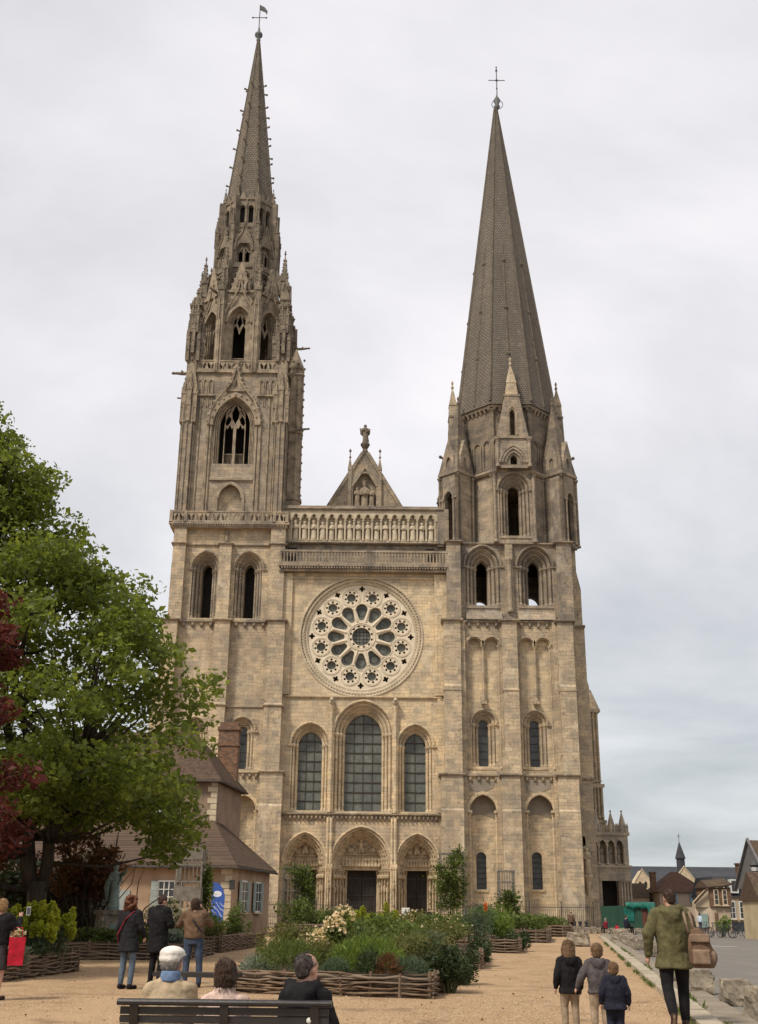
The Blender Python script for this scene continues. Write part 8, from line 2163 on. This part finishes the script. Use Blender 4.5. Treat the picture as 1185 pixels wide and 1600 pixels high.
# bench sitters
ps = person('old man in a white flat cap and beige jacket on the bench', (-1.51, 9.0, 0.0), .0, 1.61, base=SIT, top=dict(mat='c_beige', hem=.44, collar=.02, puff=1.0, name='jacket'), bottom=dict(mat='c_khaki'), hair=dict(mat='h_grey', kind='bald'), build=.95, vox=.012, headturn=-.35)
def capfn(b):
    b.M = Matrix.Translation((0, .03, 1.175)) @ Matrix.Rotation(-.35, 4, 'Z')
    b.ball((0, -.01, .075), .1, .12, .058, 14, 8); b.ball((0, .1, .06), .07, .05, .018, 10, 5); b.ball((0, -.045, .04), .096, .085, .06, 12, 6)
extra(ps, 'flat_cap', capfn, 'c_white', .01)
extra(ps, 'scarf', lambda b: loft(b, [(0, -.01, 1.04, .085, .085), (0, -.01, 1.09, .083, .085), (0, -.005, 1.12, .075, .08)]), 'c_bluescarf', .01)
person('woman with short brown hair in a pale pink jacket on the bench', (-1.10, 8.95, -.02), .05, 1.52, base=SIT, top=dict(mat='c_pink', hem=.44, collar=.05, puff=.95), bottom=dict(mat='c_black'), hair=dict(mat='h_brown', kind='bob'), build=.84, vox=.012, female=True)
person('balding man in a black hooded jacket at the right end of the bench', (-.50, 8.85, 0), -.35, 1.57, base=SIT, pose=dict(elR=(.23, .05, .72), wrR=(.2, .3, .58)), top=dict(mat='c_black', hem=.44, hood=True, puff=1.0), bottom=dict(mat='c_jeans'), hair=dict(mat='h_grizzle', kind='receding'), build=.98, vox=.012, headturn=-.45)
# far people
person('lone man in a brown jacket standing by the railing beyond the path', (16.5, 100, 0), -.2, 1.74, top=dict(mat='c_brownj', hem=.85, puff=1.15), bottom=dict(mat='c_black'), hair=dict(mat='h_brown', kind='bald'), vox=.03, group='distant people')
person('white haired person in dark red clothes sitting before the hoarding', (18.9, 97.5, .0), .4, 1.65, base=SIT, top=dict(mat='c_wine', hem=.45), bottom=dict(mat='c_black'), hair=dict(mat='h_grey', kind='short'), vox=.03, group='distant people')
person('person in dark blue sitting sideways on the end block of the row', (17.4, 82.5, .2), -1.2, 1.72, base=SIT, top=dict(mat='c_navy', hem=.45), bottom=dict(mat='c_black'), hair=dict(mat='h_brown', kind='short'), vox=.03, group='distant people')
person('small child in bright red beside the seated person in dark blue', (16.9, 83.2, 0), -.8, .95, top=dict(mat='c_red', hem=.75), bottom=dict(mat='c_red'), hair=dict(mat='h_brown', kind='short'), vox=.03, child=True, group='distant people')
person('grey haired person in light clothes by the right portal', (3.75, 106, .1), .3, 1.68, top=dict(mat='c_grey', hem=.85), bottom=dict(mat='c_khaki'), hair=dict(mat='h_grey', kind='short'), vox=.035, group='distant people')
person('person in black by the right portal, right of the grey haired one', (4.9, 108, .1), -.3, 1.75, top=dict(mat='c_black', hem=.8), bottom=dict(mat='c_black'), hair=dict(mat='h_dark', kind='short'), vox=.035, group='distant people')
person('dark haired person in black between the left and middle doors', (-4.3, 108, .1), -.3, 1.75, top=dict(mat='c_black', hem=.8), bottom=dict(mat='c_black'), hair=dict(mat='h_dark', kind='short'), vox=.035, group='distant people')
person('person in a pale top walking past the grey green shutters across the road', (30.6, 112, 0), -1.0, 1.7, top=dict(mat='c_shirt', hem=.9), bottom=dict(mat='c_jeans'), hair=dict(mat='h_dark', kind='short'), vox=.035, group='distant people')
# ---- notice by the door
t = thing('notice_board', 'small white notice on a post by the right portal', 'sign', (2.75, 106, .1)); b = MB(); b.box(-.03, .03, -.03, .03, 0, 1.3); b.build('post', 'iron', t); b = MB(); b.box(-.36, .36, -.05, -.03, 1.15, 1.8); bd = b.build('board', 'wframe', t)
b = MB(); b.box(-.02, .07, -.056, -.05, 1.28, 1.68); b.build('mark', 'frame_blue', bd)

# ================================================================== benches
M['bench'] = plain('dark_painted_bench_wood', (.012, .010, .010), (.026, .022, .021), 4, .42, .25, 25, .5)
t = thing('bench', 'long dark slatted bench in the foreground seen from behind', 'bench', (-1.05, 8.62, 0), -.02)
w = .755
b = MB(); b.box(-w, w, -.06, .03, .822, .862, .0, .005); b.tube([(-w, -.05, .842), (w, -.05, .842)], .02, 8); b.build('top_rail', 'bench', t)
for k in range(6):
    z = .787 - k * .056
    b = MB(); b.box(-w + .02, w - .02, -.03 + k * .008, -.005 + k * .008, z - .0245, z + .0245); b.build('back_slat', 'bench', t)
for k in range(5):
    b = MB(); b.box(-w, w, .06 + k * .085, .13 + k * .085, .425, .45); b.build('seat_slat', 'bench', t)
for x in (-w + .12, .0, w - .12):
    b = MB(); b.prism_x([(-.06, .84), (-.03, .84), (.07, .42), (.46, .42), (.47, .38), (.42, .38), (.47, 0), (.42, 0), (.36, .36), (.08, .36), (.0, 0), (-.05, 0), (.02, .4)], x - .03, x + .03); b.build('leg', 'bench', t)
b = MB(); b.M = Matrix.Rotation(pi / 2, 4, 'X'); b.lathe([(.02, .0), (.02, .012), (.008, .018)], (.60, .735, .025), 10); b.build('bolt', 'wframe', t)
t = thing('bench', 'low dark backless bench behind the old man in the white cap', 'bench', (-3.05, 20.9, 0), -.25)
for k in range(4): b = MB(); b.box(-.75, .75, -.2 + k * .105, -.11 + k * .105, .38, .45); b.build('seat_slat', 'bench', t)
for x in (-.6, .6): b = MB(); b.prism_x([(-.2, .4), (.2, .4), (.22, 0), (.17, 0), (.14, .34), (-.14, .34), (-.17, 0), (-.22, 0)], x - .03, x + .03); b.build('leg', 'bench', t)
t = thing('handbag', 'dark handbag lying on the end of the backless bench', 'bag', (-2.55, 20.75, .44), -.2)
b = MB(); loft(b, [(0, 0, 0, .13, .07), (0, 0, .07, .14, .075), (0, 0, .14, .1, .05)]); soft(b, 'bag_body', 'c_leather', t, .012, 3); b = MB(); b.tube([(-.08, 0, .12), (-.05, 0, .22), (.05, 0, .22), (.08, 0, .12)], .01, 5); b.build('handle', 'c_leather', t)
